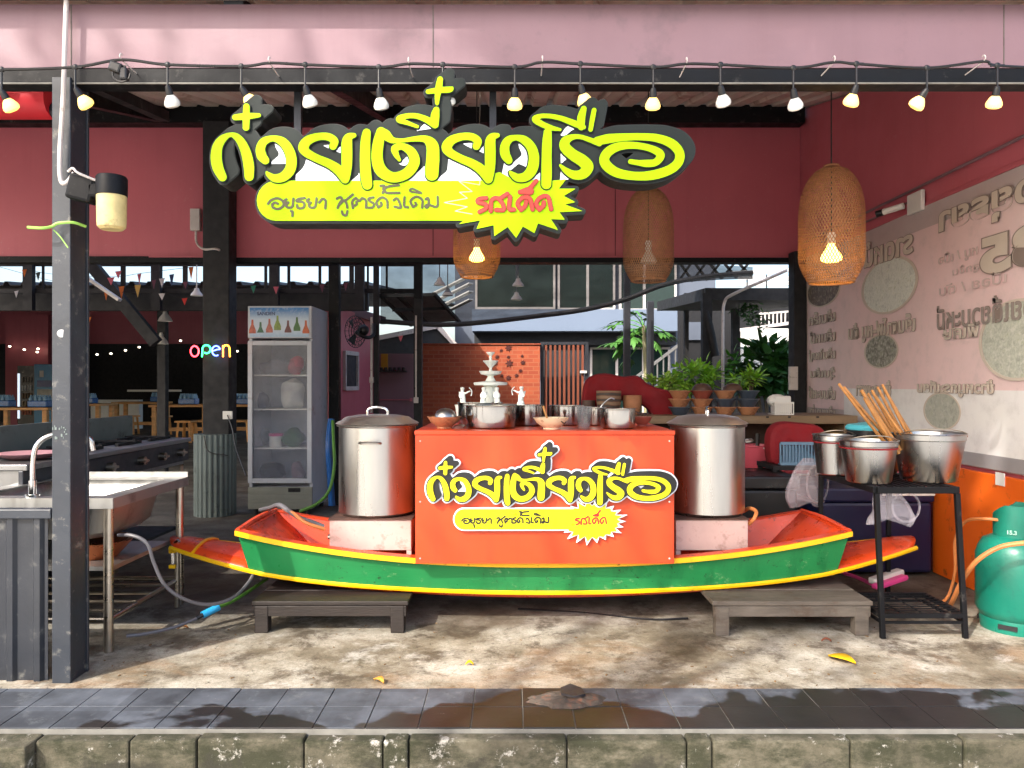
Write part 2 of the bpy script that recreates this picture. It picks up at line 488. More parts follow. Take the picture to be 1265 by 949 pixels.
# ------------------------------------------------------------------ 2-D shapes: signed distance fields -> contours -> filled meshes
class Grid:
    def __init__(s, x0, x1, y0, y1, step):
        s.x0, s.y0, s.st = x0, y0, step
        s.xs = np.arange(x0, x1, step); s.ys = np.arange(y0, y1, step)
        s.X, s.Y = np.meshgrid(s.xs, s.ys)
    def new(s): return np.full(s.X.shape, 1e3)
    def stroke(s, Fd, pts, n=10):
        pp = catmull(pts, n) if len(pts) > 2 else [np.array(p, float) for p in pts]
        for a, b in zip(pp[:-1], pp[1:]):
            m = max(a[2], b[2]) + 22
            i0 = max(0, int((min(a[1], b[1]) - m - s.y0) / s.st)); i1 = int((max(a[1], b[1]) + m - s.y0) / s.st) + 1
            j0 = max(0, int((min(a[0], b[0]) - m - s.x0) / s.st)); j1 = int((max(a[0], b[0]) + m - s.x0) / s.st) + 1
            X, Y = s.X[i0:i1, j0:j1], s.Y[i0:i1, j0:j1]
            if X.size == 0: continue
            dx, dy = b[0] - a[0], b[1] - a[1]
            L2 = dx * dx + dy * dy + 1e-9
            t = np.clip(((X - a[0]) * dx + (Y - a[1]) * dy) / L2, 0, 1)
            D = np.hypot(X - a[0] - t * dx, Y - a[1] - t * dy) - (a[2] + t * (b[2] - a[2]))
            Fd[i0:i1, j0:j1] = np.minimum(Fd[i0:i1, j0:j1], D)
    def poly(s, pts):
        D = np.full(s.X.shape, 1e6); ins = np.zeros(s.X.shape, bool)
        n = len(pts)
        for k in range(n):
            (ax, ay), (bx, by) = pts[k], pts[(k + 1) % n]
            dx, dy = bx - ax, by - ay
            t = np.clip(((s.X - ax) * dx + (s.Y - ay) * dy) / (dx * dx + dy * dy + 1e-9), 0, 1)
            D = np.minimum(D, np.hypot(s.X - ax - t * dx, s.Y - ay - t * dy))
            if ay != by:
                c = ((ay > s.Y) != (by > s.Y)) & (s.X < (bx - ax) * (s.Y - ay) / (by - ay) + ax)
                ins ^= c
        return np.where(ins, -D, D)
    def shift(s, Fd, dx, dy):
        kx, ky = int(round(dx / s.st)), int(round(dy / s.st))
        return np.roll(np.roll(Fd, kx, 1), ky, 0)
    def contours(s, Fd, lev=0., tol=.12, amin=3.):
        V = np.pad(Fd - lev, 1, constant_values=50.)
        A = V < 0
        case = A[:-1, :-1] * 1 + A[:-1, 1:] * 2 + A[1:, 1:] * 4 + A[1:, :-1] * 8
        T = {1: 'LT', 2: 'TR', 4: 'RB', 8: 'BL', 3: 'LR', 6: 'TB', 12: 'RL', 9: 'BT', 7: 'LB', 14: 'TL', 13: 'RT', 11: 'BR', 5: 'LTRB', 10: 'TRBL'}
        nxt = {}
        def eid(e, i, j):
            return ('h', i, j) if e == 'T' else ('h', i + 1, j) if e == 'B' else ('v', i, j) if e == 'L' else ('v', i, j + 1)
        for i, j in zip(*np.nonzero((case > 0) & (case < 15))):
            t = T[int(case[i, j])]
            for k in range(0, len(t), 2): nxt[eid(t[k], int(i), int(j))] = eid(t[k + 1], int(i), int(j))
        def pos(e):
            k, i, j = e
            if k == 'h':
                a, b = V[i, j], V[i, j + 1]; t = a / (a - b); x, y = j + t, i
            else:
                a, b = V[i, j], V[i + 1, j]; t = a / (a - b); x, y = j, i + t
            return (s.x0 + (x - 1) * s.st, s.y0 + (y - 1) * s.st)
        loops = []
        while nxt:
            st = next(iter(nxt)); cur = st; lp = []
            while cur in nxt:
                lp.append(pos(cur)); cur = nxt.pop(cur)
            lp = np.array(lp)
            if len(lp) < 6: continue
            ar = .5 * abs(np.dot(lp[:, 0], np.roll(lp[:, 1], 1)) - np.dot(lp[:, 1], np.roll(lp[:, 0], 1)))
            if ar < amin: continue
            loops.append(dp_closed(lp, tol))
        return loops
def dp_open(P_, tol):
    keep = np.zeros(len(P_), bool); keep[0] = keep[-1] = True
    st = [(0, len(P_) - 1)]
    while st:
        a, b = st.pop()
        if b - a < 2: continue
        d = P_[b] - P_[a]; L = np.hypot(*d) + 1e-12
        q = P_[a + 1:b] - P_[a]
        dist = np.abs(q[:, 0] * d[1] - q[:, 1] * d[0]) / L
        k = int(dist.argmax())
        if dist[k] > tol:
            k += a + 1; keep[k] = True; st += [(a, k), (k, b)]
    return P_[keep]
def dp_closed(P_, tol):
    k = int(np.hypot(*(P_ - P_[0]).T).argmax())
    a = dp_open(P_[:k + 1], tol); b = dp_open(np.vstack([P_[k:], P_[:1]]), tol)
    return np.vstack([a[:-1], b[:-1]])
def curve_mesh(cu):
    o = bpy.data.objects.new('tmp', cu); COL.objects.link(o)
    dg = bpy.context.evaluated_depsgraph_get()
    me = bpy.data.meshes.new_from_object(o.evaluated_get(dg))
    bpy.data.objects.remove(o); bpy.data.curves.remove(cu)
    return me
def fill_mesh(loops, depth, bevel=0):
    cu = bpy.data.curves.new('tmp', 'CURVE'); cu.dimensions = '2D'; cu.fill_mode = 'BOTH'
    cu.extrude = max(1e-4, depth / 2 - bevel); cu.bevel_depth = bevel; cu.bevel_resolution = 1
    for lp in loops:
        sp = cu.splines.new('POLY'); sp.points.add(len(lp) - 1)
        for k, (x, y) in enumerate(lp): sp.points[k].co = (x, y, 0, 1)
        sp.use_cyclic_u = True
    return curve_mesh(cu)
def text_mesh(body, size, offset=0., depth=.001, align='CENTER', spacing=1.):
    cu = bpy.data.curves.new('tmp', 'FONT'); cu.body = body; cu.size = size; cu.offset = offset; cu.extrude = depth
    cu.align_x = align; cu.space_character = spacing
    return curve_mesh(cu)
TOFRONT = Matrix(((1, 0, 0, 0), (0, 0, -1, 0), (0, 1, 0, 0), (0, 0, 0, 1)))   # sheet facing the street
TORIGHT = Matrix(((0, 0, 1, 0), (1, 0, 0, 0), (0, 1, 0, 0), (0, 0, 0, 1)))    # sheet facing +X, reads along +Y
def place(me, mtx): me.transform(mtx); return me

# ================================================================== SETTING
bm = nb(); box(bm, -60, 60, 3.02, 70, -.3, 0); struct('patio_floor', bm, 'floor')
bm = nb(); quad(bm, [(-80, -80, -.30), (80, -80, -.30), (80, 100, -.30), (-80, 100, -.30)]); struct('road', bm, 'road')  # unseen road sheet, added to bounce light into the stall
# tiled sill: individual slabs, one strip
bm = nb(); rnd = random.Random(3)
x = -6.0; k = 0
while x < 6:
    wv = .183
    sk = .02
    for (ya, yb) in ((2.672, 2.846), (2.849, 3.018)):
        dz = rnd.uniform(-.0012, .0012)
        box(bm, x + .0018, x + wv - .0018, ya, yb, -.012, .006 + dz)
    x += wv
struct('tile_sill', bm, 'tile', bevel=.0015)
bm = nb(); box(bm, -8, 8, 2.668, 3.0199, -.30, .0018); struct('tile_bed', bm, 'mortar')
# kerb blocks
bm = nb()
edges = [-2.6, -2.15, XX(50, 2.64) , XX(165, 2.64), XX(247, 2.64), XX(378, 2.64), XX(475, 2.64), XX(506, 2.64), XX(700, 2.64), XX(846, 2.64), XX(877, 2.64), XX(1046, 2.64), XX(1185, 2.64), 2.0, 2.6]
for a, b_ in zip(edges[:-1], edges[1:]):
    pr = 0
    if abs(b_ - XX(50, 2.64)) < .001: pr = .05
    if b_ - a < .12: pr = .006
    nx = 14; 
    x0, x1 = a + .002, b_ - .002
    yv = 2.664 - .055 - pr + rnd.uniform(-.004, .004)
    box(bm, x0, x1, yv, 2.666, -.295, -.004 - rnd.uniform(.002, .012))
struct('kerb', bm, 'kerb', bevel=.008)

YF = 3.10     # front line of the roof
YB = 7.25     # back panel
XR = 2.72     # right wall
bm = nb(); box(bm, -7, 7, YF, YF + .05, 2.475, 2.73)
o = ob('fascia_panel', bm, 'pink'); tag(o, 'long pale pink fascia board over the stall front, above the string of bulbs', 'fascia')
for px in (88, 535, 1240):
    bm = nb()
    box(bm, XX(px, YF) - .0015, XX(px, YF) + .0015, YF - .002, YF - .0005, 2.477, 2.728)
    ob('joint', bm, 'gutter', o)
bm = nb(); tube(bm, [(-7, YF - .06, 2.765), (7, YF - .06, 2.765)], .045, 12, raw=True)
o = ob('gutter', bm, 'gutter', smooth=True); tag(o, 'weathered olive grey rain gutter along the top edge of the pink fascia', 'gutter')
bm = nb(); box(bm, -7, 7, YF + .002, YF + .10, 2.415, 2.474)
o = ob('front_beam', bm, 'black_steel', bevel=.004); tag(o, 'long black steel beam under the pink fascia with the sign hanging in front', 'beam')
bm = nb(); box(bm, -7, 7, YF - .006, YF + .001, 2.408, 2.414)
ob('trim_strip', bm, 'mortar', o)

# roof
def roofz(y): return 2.757 + .243 * (y - 3.1)
bm = nb()
prof = [(0, 0), (.05, 0), (.075, .038), (.125, .038), (.15, 0)]
pitch = .2
xs = []
x = -7.0
while x < XR + .25:
    for (dx, dz) in ((0, 0), (.10, 0), (.125, .04), (.165, .04), (.19, 0)): xs.append((x + dx, dz))
    x += pitch
prev = None
for (x, dz) in xs:
    cur = [bm.verts.new((x, y, roofz(y) + dz + .03)) for y in (3.17, 7.6)]
    if prev: bm.faces.new((prev[0], cur[0], cur[1], prev[1]))
    prev = cur
o = ob('roof_sheet', bm, 'roof'); tag(o, 'brown corrugated metal roof sheet sloping over the stall', 'roof')
sm = o.modifiers.new('Solid', 'SOLIDIFY'); sm.thickness = .003
for (pa, lab) in ((300, 'black sloping rafter left of the hanging sign, under the roof sheet'),
                  (-300, 'black sloping rafter at the far left under the roof sheet')):
    xx = XX(pa, 3.3)
    bm = nb(); 
    a, b_ = Vector((xx, 3.2, roofz(3.2) - .045)), Vector((xx, 7.15, roofz(7.15) - .045))
    d = (b_ - a); obox(bm, (a + b_) / 2, (.08, d.length, .13), Matrix.Rotation(math.atan2(d.z, d.y), 3, 'X'))
    tag(ob('rafter', bm, 'black_steel'), lab, 'rafter')
bm = nb(); a, b_ = P(113, 103, 3.2), P(203, 144, 3.9); beam(bm, a, b_, .05, .05)
tag(ob('awning_brace', bm, 'black_steel'), 'short black brace arm beside the top of the front left post', 'brace')
bm = nb(); box(bm, -7, XR - .03, 7.06, 7.2, 3.60, roofz(7.13) + .028)
tag(ob('back_beam', bm, 'black_steel'), 'long black beam along the top of the maroon back panel', 'beam')

# walls
bm = nb(); box(bm, -7, XR - .005, YB, YB + .06, 2.40, roofz(YB) - .05)
o = ob('back_panel_wall', bm, 'maroon'); tag(o, 'maroon upper wall panel at the back of the stall behind the yellow sign', 'wall')
bm = nb()
for px in (535, 760, 990): box(bm, XX(px, YB) - .0025, XX(px, YB) + .0025, YB - .004, YB - .0005, 2.402, 3.595)
ob('panel_joint', bm, 'black_steel', o)
bm = nb(); box(bm, -7, XR - .005, YB - .04, YB + .1, 2.34, 2.398)
ob('bottom_beam', bm, 'black_steel', o)
bm = nb(); box(bm, -3.4, XR - .1, YB - .055, YB - .042, 2.385, 2.40)
ob('conduit', bm, 'maroon', o)
bm = nb(); box(bm, XR, XR + .1, YF + .052, 7.5, 0, 2.40)
o = ob('right_wall', bm, 'maroon'); tag(o, 'maroon side wall on the right carrying the faded banner', 'wall')
bm = nb(); vs = [(3.152, 2.4005), (7.5, 2.4005), (7.5, roofz(7.5) + .02), (3.152, roofz(3.15) + .02)]
A = [bm.verts.new((XR, y, z)) for y, z in vs]; B = [bm.verts.new((XR + .1, y, z)) for y, z in vs]
bm.faces.new(A); bm.faces.new(B[::-1])
for k in range(4): bm.faces.new((A[k], B[k], B[(k + 1) % 4], A[(k + 1) % 4]))
ob('gable_panel', bm, 'maroon', o)
bm = nb()
za, zb = ZZ(172, 3.99), ZZ(275, 5.95)
tube(bm, [(XR - .015, 3.3, 2.51), (XR - .015, 7.2, 2.51)], .010, 8, raw=True)
tube(bm, [(XR - .015, 5.2, 2.44), (XR - .015, 7.2, 2.44)], .008, 8, raw=True)
ob('conduit', bm, 'pink', o)

# --- columns and posts
def post(name, label, cat, x0, x1, y0, y1, z0, z1, m='black_steel', bev=.006, group=None):
    bm = nb(); box(bm, x0, x1, y0, y1, z0, z1)
    return tag(ob(name, bm, m, loc=((x0 + x1) / 2, (y0 + y1) / 2, z0), bevel=bev), label, cat, group)
pf = thing('steel_post', 'dark steel front post on the left carrying the wall lantern and white conduit', 'post', (-1.80, 3.15, 0))
bm = nb(); box(bm, XX(64, 3.08), XX(87, 3.08), 3.08, 3.095, 0, 2.43); box(bm, XX(64, 3.08), XX(87, 3.08), 3.205, 3.22, 0, 2.43); box(bm, XX(64, 3.08) + .02, XX(87, 3.08) - .006, 3.0945, 3.2055, 0, 2.43)
ob('shaft', bm, 'post_steel', pf, bevel=.003)
bm = nb(); tube(bm, [P(82, -6, 3.05), P(80, 60, 3.05), P(78, 120, 3.05), P(74, 190, 3.05), P(75, 222, 3.05), P(82, 226, 3.05), P(92, 214, 3.05)], .009, 8)
ob('conduit', bm, 'white_pipe', pf, smooth=True)
bm = nb(); cyl(bm, P(76, 412, 3.0795), P(76, 412, 3.077), .016, 20)
ob('round_sticker', bm, 'white_paint', pf)
bm = nb(); rr = random.Random(5)
for i in range(14):
    p = P(rr.uniform(65, 83), rr.uniform(526, 542), 3.0785); obox(bm, p, (rr.uniform(.002, .008), .001, rr.uniform(.004, .012)))
ob('paint_marks', bm, 'corr_grey', pf)

bc = thing('black_column', 'tall black column left of the tall fridge with a neon open sign on it', 'column', (XX(266, 7.02), 7.06, 0))
bm = nb(); box(bm, XX(250, 7.0), XX(283, 7.0), 7.0, 7.2, 0, 3.6)
ob('shaft', bm, 'black', bc, bevel=.01)
bm = nb()
cx, cyy = XX(259, 6.95), 7.08
N = 48
ring = []
for k in range(N * 2):
    a = 2 * math.pi * k / (N * 2); rr = (.185 if (k // 2) % 2 else .176)
    ring.append((cx + rr * math.cos(a) * 1.0, cyy + rr * math.sin(a)))
A = [bm.verts.new((x, y, 0)) for x, y in ring]; B = [bm.verts.new((x, y, ZZ(537, 6.95))) for x, y in ring]
for k in range(len(ring)): bm.faces.new((A[k], A[(k + 1) % len(ring)], B[(k + 1) % len(ring)], B[k]))
bm.faces.new(B)
ob('corrugated_wrap', bm, 'corr_grey', bc)
bm = nb(); box(bm, XX(271, 6.9), XX(283, 6.9), 6.975, 6.998, ZZ(518, 6.98), ZZ(508, 6.98)); ob('power_outlet', bm, 'white_plastic', bc, bevel=.004)
bm = nb(); tube(bm, [P(281, 513, 6.96), P(287, 530, 6.9), P(292, 555, 6.8), P(304, 588, 6.6)], .006, 6); tube(bm, [P(252, 538, 6.88), P(258, 558, 6.86), P(282, 563, 6.86)], .005, 6)
ob('cable', bm, 'black_plastic', bc)
# neon
ns = thing('neon_sign', 'multicoloured neon open sign glowing on the black column', 'sign', P(259, 434, 6.93))
def neon(name, pts, rgb):
    m = mat('neon_' + name, rgb, .3, var=.01, bump=0, emit=rgb, estr=5)
    bm = nb(); tube(bm, [P(x, y, 6.93) for x, y in pts], .0062, 8, 5); ob('neon_letter', bm, m, ns, smooth=True)
def el(cx, cy, rx, ry, a0, a1, n=10): return [(cx + rx * math.cos(R(a0 + (a1 - a0) * k / n)), cy + ry * math.sin(R(a0 + (a1 - a0) * k / n))) for k in range(n + 1)]
neon('red', el(240.5, 434, 5, 6.5, -60, 300), (255, 50, 60))
neon('green', [(249.5, 441), (250, 434)] + el(255, 431.5, 5, 5, 180, 480), (40, 235, 120))
neon('blue', [(262, 434), (268, 432)] + el(267, 433.5, 5, 6, -20, -300), (70, 90, 255))
neon('orange', [(275.5, 441), (275.5, 427)] + el(279.5, 431, 4, 4.5, 180, 360, 6) + [(284, 441)], (255, 150, 40))
# other dark posts further back
post('steel_post', 'black post standing right behind the tall fridge', 'post', XX(405.5, 7.6), XX(418.5, 7.6), 7.6, 7.7, 0, 2.6)
p2 = thing('steel_post', 'thin black post carrying the black wall fan and a white conduit', 'post', (XX(463, 8.2), 8.2, 0))
bm = nb(); box(bm, XX(461, 8.2), XX(467.5, 8.2), 8.2, 8.26, 0, 2.6); ob('shaft', bm, 'black', p2)
bm = nb(); box(bm, XX(458, 8.2), XX(460.5, 8.2), 8.18, 8.2, ZZ(510, 8.2), ZZ(392, 8.2)); box(bm, XX(457, 8.2), XX(462, 8.2), 8.16, 8.195, ZZ(473, 8.2), ZZ(466, 8.2)); ob('conduit', bm, 'white_pipe', p2)
p3 = thing('steel_post', 'black post at the left end of the orange brick wall', 'post', (XX(516, 8.4), 8.4, 0))
bm = nb(); box(bm, XX(511, 8.4), XX(521, 8.4), 8.4, 8.5, 0, 2.6); ob('shaft', bm, 'black', p3)
bm = nb(); box(bm, XX(513, 8.4), XX(515, 8.4), 8.385, 8.4, ZZ(498, 8.4), ZZ(390, 8.4)); box(bm, XX(511.5, 8.4), XX(517, 8.4), 8.37, 8.398, ZZ(498, 8.4), ZZ(491, 8.4)); ob('conduit', bm, 'white_pipe', p3)
post('corner_post', 'black corner post beside the left edge of the faded pink banner', 'post', XX(981, 7.05), XX(996.5, 7.05), 7.05, 7.2, .85, 2.42, m='black')
bm = nb(); box(bm, XX(976, 6.98), XX(986, 6.98), 6.98, 7.03, ZZ(482, 6.98), ZZ(453, 6.98)); 
tag(ob('junction_box', bm, 'white_pipe', bevel=.004), 'beige switch box on the black corner post by the plants', 'switch box')

# ================================================================== BIG SIGN
G = Grid(236, 876, 78, 322, .55)
def cv(pts, ox, oy, s): return [(ox + p[0] / s, oy + p[1] / s, p[2] / s) for p in pts]
SA, SB, SC_, SD = (250, 120, 7.906), (400, 90, 6.328), (540, 120, 7.906), (690, 120, 7.412)
yo = [(385, 490, 36), (398, 440, 38), (340, 400, 36), (240, 398, 36), (140, 435, 44), (97, 500, 50), (130, 555, 42), (230, 610, 38), (350, 662, 42), (440, 725, 48), (492, 800, 40), (505, 800, 42), (518, 680, 50), (520, 550, 52), (520, 450, 50), (540, 400, 36), (590, 385, 22)]
STROKES = [
 cv([(208, 790, 42), (165, 700, 52), (148, 600, 53), (160, 500, 48), (205, 425, 38), (280, 380, 21), (345, 398, 32), (400, 465, 42), (440, 560, 48), (465, 680, 50), (468, 785, 44)], *SA),
 cv([(442, 105, 30), (440, 200, 33), (438, 308, 32)], *SA), cv([(332, 210, 28), (440, 200, 32), (562, 190, 20)], *SA),
 cv([(625, 628, 38), (590, 585, 46), (578, 515, 44), (612, 445, 38), (700, 415, 28), (790, 445, 42), (850, 520, 48), (880, 620, 50), (865, 720, 50), (800, 788, 46), (720, 803, 38), (660, 770, 24), (640, 745, 12)], *SA),
 [(x - 176.3, y, r) for x, y, r in cv(yo, *SC_)],
 cv([(340, 478, 32), (330, 560, 38), (328, 700, 40), (335, 820, 42), (345, 882, 38)], *SB),
 cv([(452, 470, 36), (430, 560, 42), (422, 680, 44), (455, 775, 46), (545, 825, 40), (650, 795, 40), (712, 710, 40), (690, 630, 36), (620, 585, 26), (560, 600, 28), (568, 645, 22), (594, 688, 13)], *SB),
 cv([(455, 468, 32), (490, 495, 38), (540, 535, 24), (620, 538, 15), (720, 525, 20), (800, 528, 28), (850, 575, 46), (856, 660, 50), (850, 750, 52), (848, 800, 50)], *SB),
 cv([(735, 430, 12), (660, 402, 16), (592, 374, 24), (640, 350, 20), (720, 346, 20), (800, 372, 24), (872, 415, 28)], *SB),
 cv([(872, 415, 28), (872, 350, 34), (882, 300, 24)], *SB),
 cv([(912, 62, 22), (902, 120, 26), (890, 200, 20), (888, 250, 14)], *SB), cv([(818, 158, 18), (900, 146, 22), (985, 142, 22), (1006, 128, 10)], *SB),
 cv(yo, *SC_),
 cv([(700, 628, 36), (665, 570, 46), (662, 490, 44), (700, 428, 36), (770, 407, 26), (850, 430, 40), (918, 500, 46), (945, 600, 50), (928, 710, 52), (870, 783, 46), (790, 798, 38), (735, 765, 26), (712, 740, 12)], *SC_),
 cv([(1078, 355, 38), (1072, 450, 46), (1068, 600, 48), (1068, 750, 50), (1065, 860, 48)], *SC_),
 cv([(1200, 330, 13), (1110, 312, 24), (1020, 275, 28), (955, 228, 30), (1010, 198, 22), (1100, 198, 22), (1200, 217, 24), (1290, 250, 28), (1380, 285, 30), (1430, 305, 20)], *SC_),
 cv([(205, 285, 30), (205, 200, 36), (228, 118, 26)], *SD), cv([(290, 308, 20), (305, 220, 22), (322, 132, 22)], *SD),
 cv([(370, 437, 24), (290, 405, 22), (200, 375, 20), (120, 378, 26), (60, 415, 42), (58, 470, 48), (125, 535, 50), (220, 595, 54), (262, 650, 54), (220, 712, 46), (140, 722, 38), (65, 682, 26), (15, 635, 12)], *SD),
 cv([(350, 413, 38), (450, 392, 42), (600, 377, 34), (750, 374, 32), (900, 387, 36), (1030, 437, 42), (1100, 520, 42), (1090, 605, 42), (1010, 675, 42), (860, 723, 42), (700, 732, 38), (540, 705, 42), (440, 640, 46), (415, 570, 44), (465, 500, 42), (565, 458, 36), (700, 453, 30), (830, 478, 30), (915, 520, 36), (925, 560, 36), (880, 608, 32), (800, 617, 33), (720, 610, 24), (655, 600, 22)], *SD),
]
L = G.new()
for s_ in STROKES: G.stroke(L, s_)
S = L.copy()
for k in range(1, 10): S = np.minimum(S, G.shift(L, 1.25 * k, -1.0 * k))
bar_pts = [(318 + 24 - 24 * math.cos(R(a)), 248.7 - 24.7 * math.sin(R(a))) for a in range(-90, 91, 15)] + [(636, 224), (636, 273)]
bar = G.poly(bar_pts)
BU = [(1140, 125), (1040, 185), (1135, 235), (1050, 255), (1195, 308), (1005, 318), (1050, 380), (935, 375), (995, 465), (830, 410), (800, 490), (705, 435), (650, 530), (580, 440), (470, 515), (465, 425), (325, 455), (355, 385), (180, 415), (290, 335), (150, 310), (250, 275), (60, 240), (250, 205), (185, 155), (290, 150), (180, 65), (350, 95), (380, 20), (515, -10), (620, 45), (940, 60), (1060, 48), (1000, 125)]
burst_pts = [(540 + x / 6.658, 215 + y / 6.658) for x, y in BU]
burst = G.poly(burst_pts)
strip = G.poly([(366, 184), (440, 176), (520, 182), (600, 176), (700, 182), (703, 222), (640, 232), (366, 226)])
extra = np.minimum(G.poly([(515, 150), (540, 150), (538, 172), (515, 172)]), G.poly([(336, 178), (354, 178), (354, 203), (336, 203)]))
extra = np.minimum(extra, G.poly([(700, 156), (714, 162), (700, 170), (692, 168)]))
board = np.minimum(np.minimum(np.minimum(S - 3.6, bar - 3.2), burst - 4.2), np.minimum(strip, extra) - 1.5)
white = np.maximum(np.minimum(strip, extra), -(np.minimum(S, L - 1.3) - .3))
Y0 = 2.97
def sgn(me, yfront, depth):
    """photo-scale 2-D shape -> standing sheet whose back lies at yfront"""
    s = Y0 / F
    me.transform(Matrix(((s, 0, 0, -CX * s), (0, -s, 0, CH + CY * s), (0, 0, 1, 0), (0, 0, 0, 1))))
    me.transform(TOFRONT); me.transform(Matrix.Translation((0, yfront - depth / 2, 0))); me.flip_normals(); return me
bs = thing('hanging_sign', 'large black edged sign with fluorescent yellow Thai lettering hanging under the roof', 'sign', (XX(555, Y0), Y0 + .06, ZZ(270, Y0)))
cb = G.contours(board, 0)
ob('sign_box', None, 'sign_side', bs, me=sgn(fill_mesh(cb, .105), Y0 + .105, .105))
ob('sign_face', None, 'sign_dark', bs, me=sgn(fill_mesh(G.contours(board, -.9), .003), Y0 - .0004, .003))
ob('white_backing', None, 'sign_white', bs, me=sgn(fill_mesh(G.contours(white, 0, amin=4), .002), Y0 - .0036, .002))
yb_ = np.minimum(bar, burst)
face_y = np.maximum(yb_, -(L - 1.3))
edge_y = np.maximum(burst, -(L - 1.3))
ob('subtitle_panel', None, 'sign_yellow', bs, me=sgn(fill_mesh(G.contours(face_y, 0, .06), .002), Y0 - .0060, .002))
ob('lettering_outline', None, 'sign_dark', bs, me=sgn(fill_mesh(G.contours(L, 1.1), .003), Y0 - .0082, .003))
ob('lettering', None, 'sign_yellow', bs, me=sgn(fill_mesh(G.contours(L, 0), .003), Y0 - .0114, .003))
# pale zig-zag lines where the burst overlaps the bar
Z_ = G.new()
zz = [(540 + x / 6.658, 215 + y / 6.658, .45) for x, y in [(290, 335), (150, 310), (250, 275), (60, 240), (250, 205), (185, 155), (290, 150), (180, 65), (350, 95), (355, 50)]]
for a, b_ in zip(zz[:-1], zz[1:]): G.stroke(Z_, [a, b_])
ob('burst_line', None, mat('pale_yellow_line', (244, 252, 150), .4, var=.02, bump=0), bs, me=sgn(fill_mesh(G.contours(np.maximum(Z_, -(L - 1.3)), 0, .06, 1), .0012), Y0 - .0083, .0012))
# subtitle handwriting
SE = (310, 215, 5.06)
def w7(pts, r=7.5): return [(x, y, r) for x, y in pts]
SUB = [
 w7([(112, 190), (130, 168), (168, 156), (202, 172), (208, 200), (178, 222), (145, 215), (138, 195), (155, 183), (172, 190)]),
 w7([(226, 162), (214, 172), (222, 184), (238, 182), (224, 198), (234, 213), (262, 208), (270, 158)]), w7([(255, 236), (264, 240), (263, 266)]),
 w7([(340, 154), (300, 160), (290, 174), (326, 178), (338, 196), (328, 216), (298, 216), (292, 198)]),
 w7([(366, 160), (354, 170), (362, 182), (378, 182), (366, 198), (376, 213), (404, 208), (414, 156)]), w7([(430, 182), (450, 160), (470, 172), (468, 218)]),
 w7([(540, 158), (562, 148), (572, 165), (556, 190), (545, 216)]), w7([(556, 195), (585, 170), (600, 188), (606, 214)]), w7([(590, 172), (640, 132)]), w7([(572, 238), (578, 256), (598, 262), (606, 236)]),
 w7([(640, 216), (636, 178), (658, 155), (678, 172), (700, 155), (722, 172), (722, 214)]), w7([(640, 205), (662, 195), (662, 180)]),
 w7([(768, 150), (738, 158), (748, 176), (770, 188), (764, 212), (736, 214)]),
 w7([(798, 212), (788, 178), (820, 150), (852, 168), (856, 214)]), w7([(798, 212), (818, 198), (815, 182)]),
 w7([(826, 122), (836, 104), (852, 122), (930, 122)]), w7([(812, 78), (836, 78), (830, 100), (862, 82), (926, 74)]),
 w7([(894, 168), (912, 156), (926, 172), (938, 214), (900, 208)]), w7([(962, 150), (960, 204), (984, 212)]),
 w7([(1014, 210), (1000, 172), (1036, 146), (1072, 166), (1072, 214)]), w7([(1014, 210), (1034, 198), (1030, 184)]), w7([(1066, 122), (1012, 96), (998, 112), (1066, 124)], 6),
 w7([(1094, 162), (1110, 156), (1112, 198), (1100, 214), (1092, 204), (1112, 196), (1150, 208), (1168, 200), (1168, 146)])]
T_ = G.new()
for s_ in SUB: G.stroke(T_, cv(s_, *SE), 6)
ob('subtitle_lettering', None, 'ink', bs, me=sgn(fill_mesh(G.contours(T_, 0, .05, .5), .002), Y0 - .0082, .002))
SFx = (540, 215, 6.658)
RED = [[(405, 205), (345, 214), (338, 240), (398, 256), (402, 290), (350, 318)],
       [(442, 312), (448, 228), (490, 205), (532, 240), (548, 300), (486, 302)], [(520, 208), (578, 170)],
       [(600, 195), (594, 292), (632, 300)], [(690, 302), (662, 250), (702, 204), (760, 208), (784, 298)], [(690, 302), (722, 272), (732, 236)],
       [(680, 156), (760, 130), (772, 160), (690, 156)], [(752, 138), (814, 66)], [(840, 300), (814, 250), (850, 200), (910, 196), (936, 296)], [(840, 300), (872, 270), (876, 240)]]
Rr = G.new()
for s_ in RED: G.stroke(Rr, cv(w7(s_, 13.5), *SFx), 6)
ob('red_lettering_edge', None, 'sign_red_dark', bs, me=sgn(fill_mesh(G.contours(Rr, .8, .05, .5), .0015), Y0 - .0120, .0015))
ob('red_lettering', None, 'sign_red', bs, me=sgn(fill_mesh(G.contours(Rr, -.15, .05, .5), .0015), Y0 - .0137, .0015))
for px in (347, 607):
    bm = nb(); box(bm, XX(px, 3.0) - .014, XX(px, 3.0) + .014, YF + .13, YF + .155, ZZ(185, 3.0), 2.77); box(bm, XX(px, 3.0) - .012, XX(px, 3.0) + .012, Y0 + .1055, YF + .1299, ZZ(186, 3.0), ZZ(182, 3.0)); ob('hanger_bar', bm, 'dark_metal', bs)

